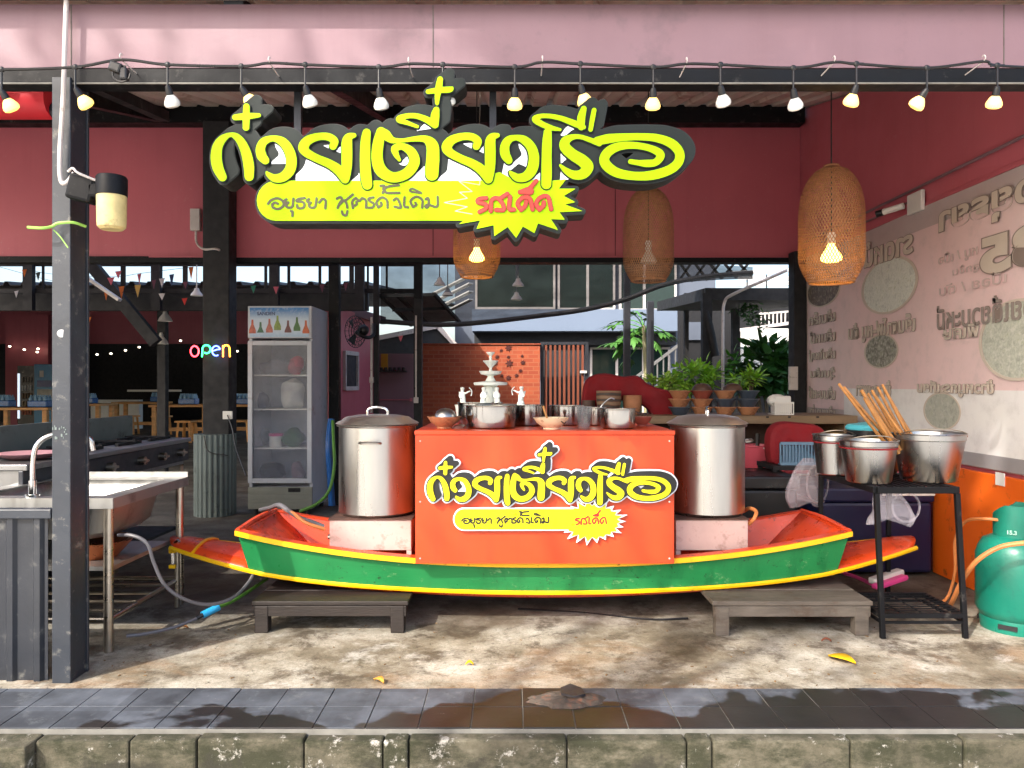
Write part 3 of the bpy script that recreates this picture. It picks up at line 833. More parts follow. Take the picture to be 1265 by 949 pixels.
# ================================================================== STRING LIGHTS
nodes = [(-70, 84), (2, 86), (93, 83), (207, 80), (298, 82), (377, 80), (468, 83), (547, 80), (636, 83), (717, 79), (807, 83), (890, 80), (980, 84), (1058, 79), (1145, 84), (1232, 81), (1330, 86)]
hooks = [(150, 74), (333, 78), (505, 79), (670, 77), (848, 79), (1030, 77), (1215, 76)]
allp = sorted(nodes + hooks)
DL = 2.98
bm = nb(); tube(bm, [P(x, y, DL) for x, y in allp], .0055, 6, 6)
cbo = ob('light_cable', bm, 'black_plastic', smooth=True); tag(cbo, 'black cable of the festoon lights strung along the pink fascia', 'cable')
for x, y in hooks:
    bm = nb(); tube(bm, [P(x, y, DL) + Vector(q) for q in ((0, .12, -.004), (0, .02, 0), (0, -.012, .006), (0, -.006, .022), (0, .006, .02))], .0025, 5, 3)
    ob('hook', bm, 'white_pipe', cbo)
bulbs = [(2, 137, 1), (93, 138, 1), (207, 132, 0), (298, 132, 1), (377, 133, 0), (468, 134, 0), (547, 132, 0), (636, 138, 1), (717, 134, 1), (807, 136, 1), (890, 139, 0), (980, 140, 0), (1058, 138, 1), (1145, 143, 1), (1232, 137, 1)]
BL = ['lit warm bulb at the far left edge in front of the red awning', 'lit warm bulb hanging in front of the dark steel front post', 'unlit white bulb between the front post and the black column, left of the sign',
      'lit warm bulb overlapping the small plus mark at the left end of the sign', 'unlit white bulb just right of the left hanger bar of the sign', 'unlit white bulb above the gap in the sign before its tall plus mark',
      'unlit white bulb in front of the tall plus mark of the sign', 'lit warm bulb right of the tall plus mark, above the middle of the sign', 'lit warm bulb touching the raised stroke over the right part of the sign',
      'lit warm bulb above the large round last letter of the sign', 'unlit white bulb just beyond the right end of the sign', 'unlit white bulb above the corner of the maroon walls',
      'lit warm bulb above the tall right rattan pendant, first right of the wall corner', 'lit warm bulb above the security camera on the right wall', 'lit warm bulb at the far right end of the cable']
def make_bulb(lit, tilt):
    t = thing('festoon_bulb', 'x', 'light bulb', (0, 0, 0), 'festoon bulbs along the fascia')
    bm = nb(); sphere(bm, (0, 0, 0), .014, .009, .012, 10, 6); cyl(bm, (0, 0, -.005), (0, 0, -.085), .0045, 6); box(bm, -.030, .030, -.004, .004, -.004, .004); ob('drop_cord', bm, 'black_plastic', t)
    rot = Matrix.Translation((0, 0, -.085)) @ Matrix.Rotation(tilt, 4, 'Y') @ Matrix.Rotation(R(24), 4, 'X')
    bm = nb(); lathe(bm, [(0, .004), (.010, .0), (.014, -.012), (.016, -.035), (.0, -.036)], (0, 0, 0), 14); bm.transform(rot); ob('socket', bm, 'black_plastic', t, smooth=True)
    bm = nb(); lathe(bm, [(.013, -.034), (.022, -.044), (.031, -.060), (.0335, -.070), (.030, -.080), (.018, -.0855), (.0, -.087)], (0, 0, 0), 18); bm.transform(rot); ob('globe', bm, 'bulb_on' if lit else 'bulb_off', t, smooth=True)
    return t
for (px, py, lit), lab in zip(bulbs, BL):
    t = make_bulb(lit, R(random.uniform(-22, 22) + (14 if px < 400 else 0) * -1 + (14 if px > 1000 else 0)))
    ny = [n for n in nodes if n[0] == px][0][1]
    t.location = P(px, ny, DL); t['label'] = lab; t.scale = (.9, .9, .96)

pg = thing('power_plug', 'black plug and looped lead tied to the festoon cable near the front post', 'plug', P(150, 92, 2.98))
bm = nb(); obox(bm, P(144, 84, 2.97), (.05, .035, .04), Matrix.Rotation(R(20), 3, 'Y')); obox(bm, P(154, 92, 2.97), (.03, .03, .05)); ob('plug_body', bm, 'black_plastic', pg, bevel=.008)
bm = nb(); tube(bm, [P(150 + 11 * math.cos(R(a)), 91 + 10 * math.sin(R(a)), 2.965) for a in range(0, 330, 30)], .004, 5); ob('lead', bm, 'black_plastic', pg)
bm = nb(); tube(bm, [P(593, 105, 3.3), P(593, 130, 3.32), P(592, 165, 3.2)], .0018, 4); tag(ob('sign_wire', bm, 'tube_steel'), 'thin wire running from the roof down to the back of the hanging sign', 'wire')
# ================================================================== LANTERN, RIBBON, AWNING, CONDUITS, CAMERA
la = thing('wall_lantern', 'yellowed cylinder lantern with a dark cap bracketed on the front left post', 'lantern', P(137, 284, 3.0))
bm = nb(); c0 = P(138, 284, 3.0); h = 66 * 3 / F
lathe(bm, [(.0, .006), (.040, .0), (.051, .010), (.053, .03), (.0545, h * .63), (.0, h * .63)], c0, 28)
ob('shade', bm, 'lamp_cream', la, smooth=True)
bm = nb(); lathe(bm, [(.0, h * .631), (.0565, h * .63), (.057, h * .96), (.052, h), (.0, h)], c0, 28); ob('cap', bm, 'black_steel', la, smooth=True)
bm = nb(); obox(bm, P(104, 234, 3.02), (.105, .07, .10), Matrix.Rotation(R(14), 3, 'Y')); obox(bm, P(118, 236, 3.01), (.05, .05, .06)); ob('bracket', bm, 'black_steel', la, bevel=.012)
bm = nb(); tube(bm, [P(84, 212, 2.97), P(90, 208, 2.96), P(97, 214, 2.96), P(121, 224, 2.98)], .005, 6); ob('wire', bm, 'white_pipe', la)
bm = nb()
tube(bm, [P(34, 281, 3.03), P(52, 282, 3.03), P(64, 280, 3.05), P(72, 276, 3.055), P(90, 275, 3.06), P(106, 280, 3.1)], .006, 6); tube(bm, [P(66, 284, 3.06), P(74, 292, 3.06), P(84, 306, 3.06)], .0025, 5)
tag(ob('ribbon', bm, 'green_tape'), 'pale green plastic ribbon tied around the front left post', 'ribbon')
bm = nb()
tube(bm, [(-3.6, 3.55, ZZ(126, 3.55)), (XX(66, 3.55), 3.55, ZZ(126, 3.55))], .08, 14, raw=True)
aw = ob('rolled_awning', bm, 'red_awning', smooth=True); tag(aw, 'red cloth awning rolled up under the roof at the far left', 'awning')
bm = nb(); tube(bm, [(XX(66, 3.55), 3.55, ZZ(138, 3.55)), (XX(74, 3.55), 3.55, ZZ(138, 3.55))], .035, 12, raw=True); ob('end_cap', bm, 'dark_metal', aw)
cm = thing('security_camera', 'small white security camera with junction box on the right maroon wall', 'security camera', (XR, 5.05, 2.43))
d1 = F * XR / (1137 - CX)
bm = nb(); box(bm, XR - .045, XR - .016, d1 - .09, d1 + .09, ZZ(263, d1), ZZ(238, d1)); ob('junction_box', bm, 'white_plastic', cm, bevel=.006)
bm = nb(); tube(bm, [(XR - .06, d1 + .1, ZZ(250, d1)), (XR - .15, d1 + .20, ZZ(252, d1) - .01)], .022, 12, raw=True); ob('camera_body', bm, 'white_plastic', cm, smooth=True)
bm = nb(); tube(bm, [(XR - .15, d1 + .20, ZZ(252, d1) - .01), (XR - .18, d1 + .235, ZZ(253, d1) - .012)], .024, 12, raw=True); ob('lens', bm, 'black_plastic', cm, smooth=True)
bm = nb(); box(bm, XX(235, 7.2), XX(247, 7.2), 7.19, 7.245, ZZ(285, 7.2), ZZ(258, 7.2)); tube(bm, [P(242, 285, 7.2), P(243, 300, 7.2), P(252, 308, 7.0), P(268, 308, 6.98), P(285, 316, 7.18)], .012, 6)
tag(ob('electric_box', bm, 'white_pipe', bevel=.004), 'pale electric box with cable on the maroon panel left of the black column', 'electric box')

# ================================================================== RATTAN PENDANTS
def make_pendant(label, px, pbot, d, lit, h=.68):
    loc = Vector((XX(px, d), d, ZZ(pbot, d)))
    t = thing('rattan_pendant', label, 'pendant lamp', loc, 'rattan pendant lamps')
    H = h; Rm = .183
    def rad(z):
        u = z / H
        if u < .22: return .125 + (Rm - .125) * math.sin(u / .22 * math.pi / 2)
        if u < .5: return Rm
        q = (u - .5) / .5
        return max(.035, Rm * math.sqrt(max(0, 1 - q ** 2.6 * .965)))
    bm = nb()
    NS, ST = 66, 22
    for s_ in (1, -1):
        for k in range(NS):
            a0 = 2 * math.pi * k / NS
            prev = None
            for i in range(ST + 1):
                z = H * i / ST; a = a0 + s_ * i / ST * 1.9
                r = rad(z) + .0012 * s_; da = .0026 / max(r, .05)
                cur = [bm.verts.new(loc + Vector((r * math.cos(a + e), r * math.sin(a + e), z))) for e in (-da, da)]
                if prev: bm.faces.new((prev[0], prev[1], cur[1], cur[0]))
                prev = cur
    ob('shade', bm, 'rattan', t)
    for rr, zz_ in ((.125, 0), (.04, H)):
        bm = nb(); tube(bm, [loc + Vector((rr * math.cos(2 * math.pi * k / 24), rr * math.sin(2 * math.pi * k / 24), zz_)) for k in range(24)], .006, 6, closed=True, raw=True)
        ob('rim', bm, 'rattan', t)
    bm = nb(); lathe(bm, [(0, .118), (.04, .12), (.058, .132), (.06, .145), (.05, .165), (.026, .205), (.02, .225), (0, .225)], loc, 22); ob('bulb', bm, 'pend_bulb' if lit else 'bulb_off', t, smooth=True)
    bm = nb(); cyl(bm, loc + Vector((0, 0, .225)), loc + Vector((0, 0, .29)), .024, 12); ob('socket', bm, 'white_plastic', t)
    bm = nb(); cyl(bm, loc + Vector((0, 0, .29)), Vector((loc.x, loc.y, roofz(d) + .02)), .004, 6); ob('cord', bm, 'black_plastic', t)
    return t
make_pendant('tall glowing rattan pendant at the right in front of the maroon wall corner', 1027, 349, 4.5, 1)
make_pendant('unlit rattan pendant hanging just behind the right end of the big sign', 801, 347, 5.6, 0)
make_pendant('glowing rattan pendant showing under the pointed burst of the big sign', 589, 342, 6.0, 1)

# ================================================================== BOAT
YC = 4.18
bo = thing('wooden_boat', 'green and orange painted wooden boat with yellow edges lying on low benches', 'boat', (.165, YC, .1))
HL = 1.97
def chine(x):
    u = (x - .165) / HL
    return .155 + .155 * abs(u) ** 2.0 + (.0 if abs(u) < .72 else .10 * (abs(u) - .72))
def gun(x):
    u = (x - .165) / 1.53
    return .318 + .142 * abs(u) ** 2.3
def wch(x):
    u = abs((x - .165) / HL)
    return .31 if u < .45 else max(.0, .31 * (1 - ((u - .45) / .55) ** 2.1 * .66))
def wgn(x):
    u = abs((x - .165) / 1.53)
    return .375 - .05 * u ** 3
NX = 60
def xs_(a, b, n): return [a + (b - a) * i / n for i in range(n + 1)]
XA, XB = .165 - 1.545, .165 + 1.53
for side, sgn_ in (('front', -1), ('back', 1)):
    # side strake (thin solid board)
    bm = nb(); prev = None
    for x in xs_(XA, XB, NX):
        u = abs((x - .165) / 1.53)
        fl = .0
        x_top = x; x_bot = .165 + (x - .165) * (1 - .025)
        b0 = Vector((x_bot, YC + sgn_ * (wch(x_bot) + .012), chine(x_bot))); t0 = Vector((x_top, YC + sgn_ * wgn(x), gun(x)))
        b1 = b0 - Vector((0, sgn_ * .02, -.004)); t1 = t0 - Vector((0, sgn_ * .02, 0))
        cur = [bm.verts.new(p) for p in (b0, t0, t1, b1)]
        if prev:
            for k in range(4): bm.faces.new((prev[k], prev[(k + 1) % 4], cur[(k + 1) % 4], cur[k]))
        else: bm.faces.new(cur[::-1])
        prev = cur
    bm.faces.new(prev)
    bmesh.ops.recalc_face_normals(bm, faces=bm.faces)
    ob('side_board', bm, 'boat_green', bo, smooth=True)
    bm = nb(); prev = None      # orange inner face
    for x in xs_(XA + .01, XB - .01, NX):
        x_bot = .165 + (x - .165) * (1 - .025)
        cur = [bm.verts.new(p) for p in ((x_bot, YC + sgn_ * (wch(x_bot) - .010), chine(x_bot) + .01), (x, YC + sgn_ * (wgn(x) - .0225), gun(x) - .002), (x, YC + sgn_ * (wgn(x) - .034), gun(x) - .002), (x_bot, YC + sgn_ * (wch(x_bot) - .022), chine(x_bot) + .01))]
        if prev:
            for k in range(4): bm.faces.new((prev[k], prev[(k + 1) % 4], cur[(k + 1) % 4], cur[k]))
        prev = cur
    bmesh.ops.recalc_face_normals(bm, faces=bm.faces)
    ob('inner_board', bm, 'boat_orange', bo, smooth=True)
    bm = nb(); prev = None      # gunwale cap
    for x in xs_(XA - .005, XB + .005, NX):
        y = YC + sgn_ * wgn(x); z = gun(x)
        cur = [bm.verts.new(p) for p in ((x, y + sgn_ * .012, z - .016), (x, y + sgn_ * .012, z + .004), (x, y - sgn_ * .042, z + .006), (x, y - sgn_ * .042, z - .001), (x, y + sgn_ * .001, z + .0005), (x, y + sgn_ * .001, z - .016))]
        if prev:
            for k in range(6): bm.faces.new((prev[k], prev[(k + 1) % 6], cur[(k + 1) % 6], cur[k]))
        else: bm.faces.new(cur)
        prev = cur
    bm.faces.new(prev)
    bmesh.ops.recalc_face_normals(bm, faces=bm.faces)
    ob('gunwale', bm, 'boat_orange', bo)
    bm = nb(); prev = None
    for x in xs_(XA - .006, XB + .006, NX):
        y = YC + sgn_ * wgn(x); z = gun(x)
        cur = [bm.verts.new(p) for p in ((x, y + sgn_ * .0125, z - .024), (x, y + sgn_ * .0165, z - .022), (x, y + sgn_ * .0165, z + .001), (x, y + sgn_ * .0125, z + .003))]
        if prev:
            for k in range(4): bm.faces.new((prev[k], prev[(k + 1) % 4], cur[(k + 1) % 4], cur[k]))
        else: bm.faces.new(cur)
        prev = cur
    bm.faces.new(prev)
    bmesh.ops.recalc_face_normals(bm, faces=bm.faces)
    ob('edge_strip', bm, 'boat_yellow', bo)
    bm = nb(); tube(bm, [(x, YC + sgn_ * ((wch(x) + wgn(x)) / 2 + .0065), (chine(x) + gun(x)) / 2 + .02) for x in xs_(XA + .03, XB - .03, 60)], .0025, 4, raw=True); ob('plank_seam', bm, mat('dark_green_seam', (14, 70, 38), .5), bo)
    bm = nb()                   # lower rub rail, whole length
    pts = [(x, YC + sgn_ * (wch(x) + .016), chine(x) - .002) for x in xs_(.165 - HL, .165 + HL, 80)]
    tube(bm, pts, .0115, 6, raw=True); ob('rub_rail', bm, 'boat_yellow', bo, smooth=True)
# hull bottom
bm = nb(); rows = []
for x in xs_(.165 - HL, .165 + HL, 80):
    wv, z = wch(x) + .012, chine(x) - .008
    dp = .062 * max(0, 1 - abs((x - .165) / HL) ** 2)
    rows.append([bm.verts.new((x, YC + wv * q, z - dp * (1 - q * q) ** .5 if abs(q) < 1 else z)) for q in (-1, -.94, -.75, -.4, 0, .4, .75, .94, 1)])
for A, B in zip(rows[:-1], rows[1:]):
    for k in range(8): bm.faces.new((A[k], B[k], B[k + 1], A[k + 1]))
ob('hull_bottom', bm, 'boat_orange', bo, smooth=True)
# floor inside
bm = nb(); rows = []
for x in xs_(XA + .06, XB - .06, 50): rows.append([bm.verts.new((x, YC + q * (wch(x) - .012), chine(x) + .028)) for q in (-1, 1)])
for A, B in zip(rows[:-1], rows[1:]): bm.faces.new((A[0], B[0], B[1], A[1]))
ob('floor_board', bm, 'boat_orange', bo)
for sx, xe in ((-1, XA), (1, XB)):
    # end deck
    bm = nb(); rows = []
    xt = .165 + sx * HL
    for i in range(17):
        x = xe + sx * -.03 + (xt - xe + sx * .03) * i / 16
        wv = wch(x) + .008; z = chine(x) + .008
        if i == 16: wv *= .86
        rows.append([bm.verts.new((x + sx * (.045 * (1 - q * q) if i == 16 else 0), YC + q * wv, z + .028 * (1 - q * q))) for q in (-1, -.6, -.2, .2, .6, 1)] )
    for A, B in zip(rows[:-1], rows[1:]):
        for k in range(5): bm.faces.new((A[k], A[k + 1], B[k + 1], B[k]))
    bmesh.ops.recalc_face_normals(bm, faces=bm.faces)
    o = ob('end_deck', bm, 'boat_orange', bo, smooth=True)
    s2 = o.modifiers.new('Solid', 'SOLIDIFY'); s2.thickness = .02; s2.offset = -1
    # yellow band across the tip
    if sx < 0:
        bm = nb(); xb_ = xt - sx * .14
        tube(bm, [(xb_, YC + q * (wch(xb_) + .01), chine(xb_) + .012 + .028 * (1 - q * q)) for q in (-1, -.6, 0, .6, 1)], .009, 6); ob('tip_band', bm, 'boat_yellow', bo)
    # coaming bulkhead sloping inwards
    bm = nb()
    zt = gun(xe); zb2 = chine(xe - sx * .22) + .03
    prof_ = [(0, zt), (.05, zt - .05), (.12, zt - .11), (.22, zb2)]
    rows = [[bm.verts.new((xe - sx * dx, YC + q * (wch(xe - sx * dx) + (wgn(xe - sx * dx) - wch(xe - sx * dx)) * max(0, (z - chine(xe - sx * dx)) / (gun(xe - sx * dx) - chine(xe - sx * dx))) - .032), z)) for q in (-1, -.5, 0, .5, 1)] for dx, z in prof_]
    for A, B in zip(rows[:-1], rows[1:]):
        for k in range(4): bm.faces.new((A[k], A[k + 1], B[k + 1], B[k]))
    o = ob('end_bulkhead', bm, 'boat_orange', bo, smooth=True)
    s2 = o.modifiers.new('Solid', 'SOLIDIFY'); s2.thickness = .022; s2.offset = 0
    # little sloping outside board from deck up to coaming
    bm = nb()
    tube(bm, [(xe, YC - wgn(xe) + .01, gun(xe)), (xe, YC, gun(xe) + .012), (xe, YC + wgn(xe) - .01, gun(xe))], .014, 6); ob('end_rail', bm, 'boat_orange', bo)
    bm = nb()
    for sg in (-1, 1):
        pass
    obx = [(xe - sx * .012, YC - wgn(xe) + .034, gun(xe)), (xe - sx * .012, YC + wgn(xe) - .034, gun(xe)), (xe - sx * .06, YC + wch(xe) - .03, chine(xe) + .01), (xe - sx * .06, YC - wch(xe) + .03, chine(xe) + .01)]
    quad(bm, obx); o = ob('end_board', bm, 'boat_orange', bo)
    s2 = o.modifiers.new('Solid', 'SOLIDIFY'); s2.thickness = .015; s2.offset = 0

# ================================================================== BENCHES UNDER THE BOAT
def bench(label, x0, x1, y0, y1, zt, m):
    t = thing('low_bench', label, 'bench', ((x0 + x1) / 2, (y0 + y1) / 2, 0), 'low benches under the boat')
    bm = nb(); n = 4
    for k in range(n):
        wv = (y1 - y0) / n
        box(bm, x0, x1, y0 + k * wv + .002, y0 + (k + 1) * wv - .002, zt - .022, zt + random.uniform(-.002, .002))
    ob('top', bm, m, t, bevel=.004)
    bm = nb(); box(bm, x0 + .01, x1 - .01, y0 + .005, y0 + .03, zt - .075, zt - .024); ob('apron', bm, m, t, bevel=.003)
    bm = nb(); box(bm, x0 + .01, x1 - .01, y1 - .03, y1 - .005, zt - .075, zt - .024); ob('apron', bm, m, t, bevel=.003)
    for xa in (x0 + .015, x1 - .085):
        for ya in (y0 + .0, y1 - .06):
            bm = nb(); box(bm, xa, xa + .065, ya + .001, ya + .06, 0, zt - .025); ob('leg', bm, m, t, bevel=.004)
    return t
bench('dark wet wooden bench under the left half of the boat', -1.255, -.50, 3.70, 4.5, .155, 'wood_dark')
bench('weathered grey wooden bench under the right half of the boat', .955, 1.72, 3.66, 4.5, .165, 'wood_grey')

# ================================================================== COUNTER BOX WITH SMALL SIGN
YBX = 3.755
X0, X1 = XX(513, YBX), XX(833, YBX)
ZT = ZZ(532, YBX)
cbx = thing('counter_box', 'orange wooden counter box standing in the middle of the boat', 'counter', ((X0 + X1) / 2, YBX, .32))
bm = nb(); box(bm, X0, X1, YBX, YBX + .74, .322, ZT - .022); ob('front_panel', bm, 'orange', cbx, bevel=.003)
bm = nb(); box(bm, X0 - .004, X1 + .004, YBX - .004, YBX + .75, ZT - .0215, ZT); ob('top', bm, 'orange', cbx, bevel=.003)
for px in (519, 827):
    for py in (545, 620, 690):
        bm = nb(); cyl(bm, P(px, py, YBX - .0002), P(px, py, YBX - .0028), .0045, 10); ob('screw', bm, 'tube_steel', cbx)
bm = nb(); box(bm, X0 + .002, X1 - .002, YBX - .0022, YBX - .0004, .324, .330); ob('bottom_lip', bm, 'boat_orange', cbx)
# small sign: same lettering at about half size
ss = thing('letter_sign', 'small yellow and black Thai letter sign mounted on the orange counter front', 'sign', (XX(680, YBX), YBX - .03, ZZ(620, YBX)))
def small(me, back, depth, dx=0, dy=0):
    k = .5103; s = YBX / F
    # photo coordinates of the big lettering -> photo coordinates on the counter
    ax, ay = 529 - 262 * k + dx, 587 - 166 * k + dy
    me.transform(Matrix(((s * k, 0, 0, (ax - CX) * s), (0, -s * k, 0, CH - (ay - CY) * s), (0, 0, 1, 0), (0, 0, 0, 1))))
    me.transform(TOFRONT); me.transform(Matrix.Translation((0, back - depth / 2, 0))); me.flip_normals(); return me
yq = YBX - .014
ob('letter_board', None, 'sign_white', ss, me=small(fill_mesh(G.contours(S, 7), .02), yq, .02))
ob('letter_shadow_board', None, 'label_dark', ss, me=small(fill_mesh(G.contours(S, 3.4), .008), yq - .0205, .008))
ob('lettering', None, 'label_yellow', ss, me=small(fill_mesh(G.contours(L, .3), .008), yq - .029, .008))
ob('white_highlight', None, 'sign_white', ss, me=small(fill_mesh(G.contours(np.maximum(extra, -(S - 1)), 0), .002), yq - .029, .002))
sx_, sy_ = 4, 11.5
bu2 = np.minimum(bar, burst)
def rays(n, cx, cy, ra, rb, sq, seed):
    r_ = random.Random(seed); o_ = []
    for k in range(n):
        a = 2 * math.pi * k / n; q = r_.uniform(.9, 1.12)
        o_.append((cx + ra * q * math.cos(a), cy + ra * q * sq * math.sin(a)))
        a += math.pi / n
        o_.append((cx + rb * math.cos(a), cy + rb * sq * math.sin(a)))
    return o_
b2 = G.poly(rays(22, 650, 254, 86, 62, .62, 4)); b3 = G.poly(rays(22, 650, 254, 72, 60, .62, 4))
ob('subtitle_board', None, 'sign_white', ss, me=small(fill_mesh(G.contours(np.minimum(bar - 3.2, b2), 0, .05), .016), YBX - .004, .016, sx_, sy_))
ob('subtitle_face', None, 'label_yellow', ss, me=small(fill_mesh(G.contours(np.minimum(bar, b3), 0, .05), .002), YBX - .0205, .002, sx_, sy_))
ob('subtitle_lettering', None, 'label_dark', ss, me=small(fill_mesh(G.contours(T_, .25, .05, .5), .002), YBX - .0228, .002, sx_ + 2, sy_))
Rs = G.new()
for s_ in RED: G.stroke(Rs, [(x * .82 + 116 + 10, y * .9 + 25, r * .8) for x, y, r in cv(w7(s_, 13.5), *SFx)], 6)
ob('red_lettering', None, 'sign_red_dark', ss, me=small(fill_mesh(G.contours(Rs, .3, .05, .5), .002), YBX - .0228, .002, sx_, sy_))

# ================================================================== STOCK POTS AND BURNERS
def stockpot(label, x, y, z0, r, h, lidrot=0):
    t = thing('stock_pot', label, 'pot', (x, y, z0), 'steel stock pots on the boat')
    c = Vector((x, y, z0))
    bm = nb(); lathe(bm, [(0, .004), (r - .012, 0), (r, .012), (r, h - .008), (r + .010, h - .004), (r + .012, h + .002), (r + .006, h + .005), (r - .004, h), (r - .004, .02), (0, .016)], c, 56); ob('body', bm, 'pot_steel', t, smooth=True)
    bm = nb(); rl = r + .004
    lathe(bm, [(rl, h + .006), (rl + .014, h + .010), (rl + .004, h + .018), (rl - .018, h + .028), (rl - .04, h + .044), (rl * .5, h + .055), (0, h + .058)], c, 56)
    ld = ob('lid', bm, 'lid_steel', t, smooth=True)
    bm = nb(); ca, sa = math.cos(lidrot), math.sin(lidrot)
    tube(bm, [c + Vector((q * ca, q * sa, h + .052 + zq)) for q, zq in ((-.055, 0), (-.05, .03), (-.02, .042), (.02, .042), (.05, .03), (.055, 0))], .007, 8); ob('lid_handle', bm, 'chrome', ld, smooth=True)
    for sg in (-1, 1):
        bm = nb(); aa = lidrot + (0 if sg > 0 else math.pi) + R(90)
        d_ = Vector((math.cos(aa), math.sin(aa), 0)); n_ = Vector((-d_.y, d_.x, 0))
        tube(bm, [c + d_ * (r - .002) + n_ * -.05 + Vector((0, 0, h * .82)), c + d_ * (r + .03) + n_ * -.045 + Vector((0, 0, h * .83)), c + d_ * (r + .035) + n_ * .045 + Vector((0, 0, h * .83)), c + d_ * (r - .002) + n_ * .05 + Vector((0, 0, h * .82))], .007, 6); ob('side_handle', bm, 'pot_steel', t, smooth=True)
    return t
stockpot('tall steel stock pot on the left burner with an arched lid handle', -.72, 4.12, ZZ(637, 4.0), .203, .465, R(0))
stockpot('tall steel stock pot on the right burner with a dark knobbed lid', 1.045, 4.12, ZZ(637, 4.0), .195, .465, R(80))
def burner(label, x0, x1, y0, y1, z0, z1, hose):
    t = thing('gas_burner', label, 'burner', ((x0 + x1) / 2, (y0 + y1) / 2, z0), 'box gas burners in the boat')
    bm = nb(); box(bm, x0, x1, y0, y0 + .008, z0 + .05, z1 - .012); box(bm, x0, x0 + .008, y0 + .009, y1, z0 + .05, z1 - .012); box(bm, x1 - .008, x1, y0 + .009, y1, z0 + .05, z1 - .012); box(bm, x0, x1, y1 - .008, y1 - .0001, z0 + .05, z1 - .012)
    ob('housing', bm, 'burner', t, bevel=.003)
    bm = nb(); box(bm, x0 - .006, x1 + .006, y0 - .006, y1 + .006, z1 - .0115, z1 - .004); ob('top_plate', bm, 'burner_dark', t, bevel=.002)
    for xa in (x0 + .0, x1 - .024):
        for ya in (y0 + .0005, y1 - .026):
            bm = nb(); box(bm, xa, xa + .024, ya, ya + .024, z0 - .11, z0 + .049); ob('leg', bm, 'burner', t)
    bm = nb(); cyl(bm, ((x0 + x1) / 2, (y0 + y1) / 2, z0 + .06), ((x0 + x1) / 2, (y0 + y1) / 2, z1 - .012), .09, 24); ob('burner_ring', bm, 'burner_dark', t)
    bm = nb()
    if hose < 0: tube(bm, [(x0 + .01, y0 + .1, z0 + .1), (x0 - .03, y0 + .1, z0 + .1)], .014, 10, raw=True)
    else: tube(bm, [(x1 - .01, y0 + .1, z0 + .1), (x1 + .02, y0 + .1, z0 + .1)], .014, 10, raw=True)
    ob('valve', bm, 'tube_steel', t)
    return t
burner('pinkish white box burner under the left stock pot', XX(407, 3.93), XX(508, 3.93), 3.93, 4.33, .30, ZZ(637, 4.0), -1)
burner('pinkish white box burner under the right stock pot', XX(835, 3.93), XX(924, 3.93), 3.93, 4.33, .30, ZZ(637, 4.0), 1)
bm = nb(); tube(bm, [P(400, 651, 3.99), P(385, 645, 3.97), P(372, 641, 3.96), P(358, 632, 4.0), P(345, 624, 4.1), P(335, 627, 4.25), P(322, 630, 4.5)], .013, 8); o = ob('gas_hose', bm, 'hose_grey', smooth=True); tag(o, 'grey and orange gas hose leading into the left burner', 'hose')
bm = nb(); tube(bm, [P(401, 654, 3.98), P(378, 646, 3.94), P(362, 634, 3.98), P(350, 628, 4.05)], .010, 8); ob('orange_hose', bm, 'hose_orange', o, smooth=True)
bm = nb(); tube(bm, [P(925, 648, 4.02), P(932, 640, 4.0), P(934, 632, 4.05), P(926, 628, 4.1), P(918, 632, 4.2)], .010, 8); tag(ob('gas_hose', bm, 'hose_orange', smooth=True), 'short orange hose curling beside the right burner', 'hose')

# ================================================================== THINGS ON THE COUNTER
def pan(name, label, cat, px, d, r, h, m='pan_steel', group='steel pots on the orange counter', z0=None, flare=1.0, lidded=False):
    z0 = ZT if z0 is None else z0
    c = Vector((XX(px, d), d, z0 + .0005))
    bm = nb(); rb = r / flare
    lathe(bm, [(0, .002), (rb - .018, 0), (rb - .004, .006), (rb, .02), (r, h - .004), (r + .006, h - .001), (r + .006, h + .002), (r - .002, h), (rb - .003, .02), (0, .008)], c, 44)
    return tag(ob(name, bm, m, loc=c, smooth=True), label, cat, group)
pan('steel_pot', 'wide shiny steel pot in front of the white fountain base', 'pot', 606, 3.98, .128, .115)
pan('steel_pot', 'darker steel pot half hidden left behind the widest pot', 'pot', 593, 4.22, .12, .125)
pan('steel_pot', 'small shiny pot right beside the widest pot, behind the cream bowl', 'pot', 652, 4.2, .085, .112)
pan('steel_pot', 'steel pot behind the cream bowl and the water glass', 'pot', 700, 4.25, .095, .108)
pan('steel_pot', 'narrow steel pot peeking out right of the water glass', 'pot', 737, 4.18, .05, .10)
pan('steel_pot', 'shiny steel pot at the right end of the counter before the brown bowl', 'pot', 763, 3.92, .089, .10)
def bowl(name, label, cat, c, r, h, m, group=None, foot=.45):
    bm = nb(); c = Vector(c)
    lathe(bm, [(0, .004), (r * foot, 0), (r * foot, .008), (r * .8, h * .55), (r, h), (r - .006, h), (r * .76, h * .6), (r * foot * .8, .016), (0, .014)], c, 36)
    return tag(ob(name, bm, m, loc=c, smooth=True), label, cat, group)
cb1 = Vector((XX(549, 3.95), 3.95, ZT + .0006))
bowl('clay_bowl', 'clay bowl at the left end of the orange counter under a steel dome', 'bowl', cb1, .088, .06, 'clay')
bm = nb(); lathe(bm, [(.056, .0), (.054, .016), (.044, .036), (.024, .048), (0, .052)], cb1 + Vector((.005, 0, .052)), 28)
sv = ob('steel_strainer', bm, 'bucket_steel', loc=cb1 + Vector((0, 0, .05)), smooth=True); tag(sv, 'upturned steel dome strainer lying on the left clay bowl', 'strainer')
cw = Vector((XX(681, 3.87), 3.87, ZT + .0006))
bowl('cream_bowl', 'cream chipped bowl in the middle of the counter holding a wooden spoon', 'bowl', cw, .092, .058, 'bowl_white')
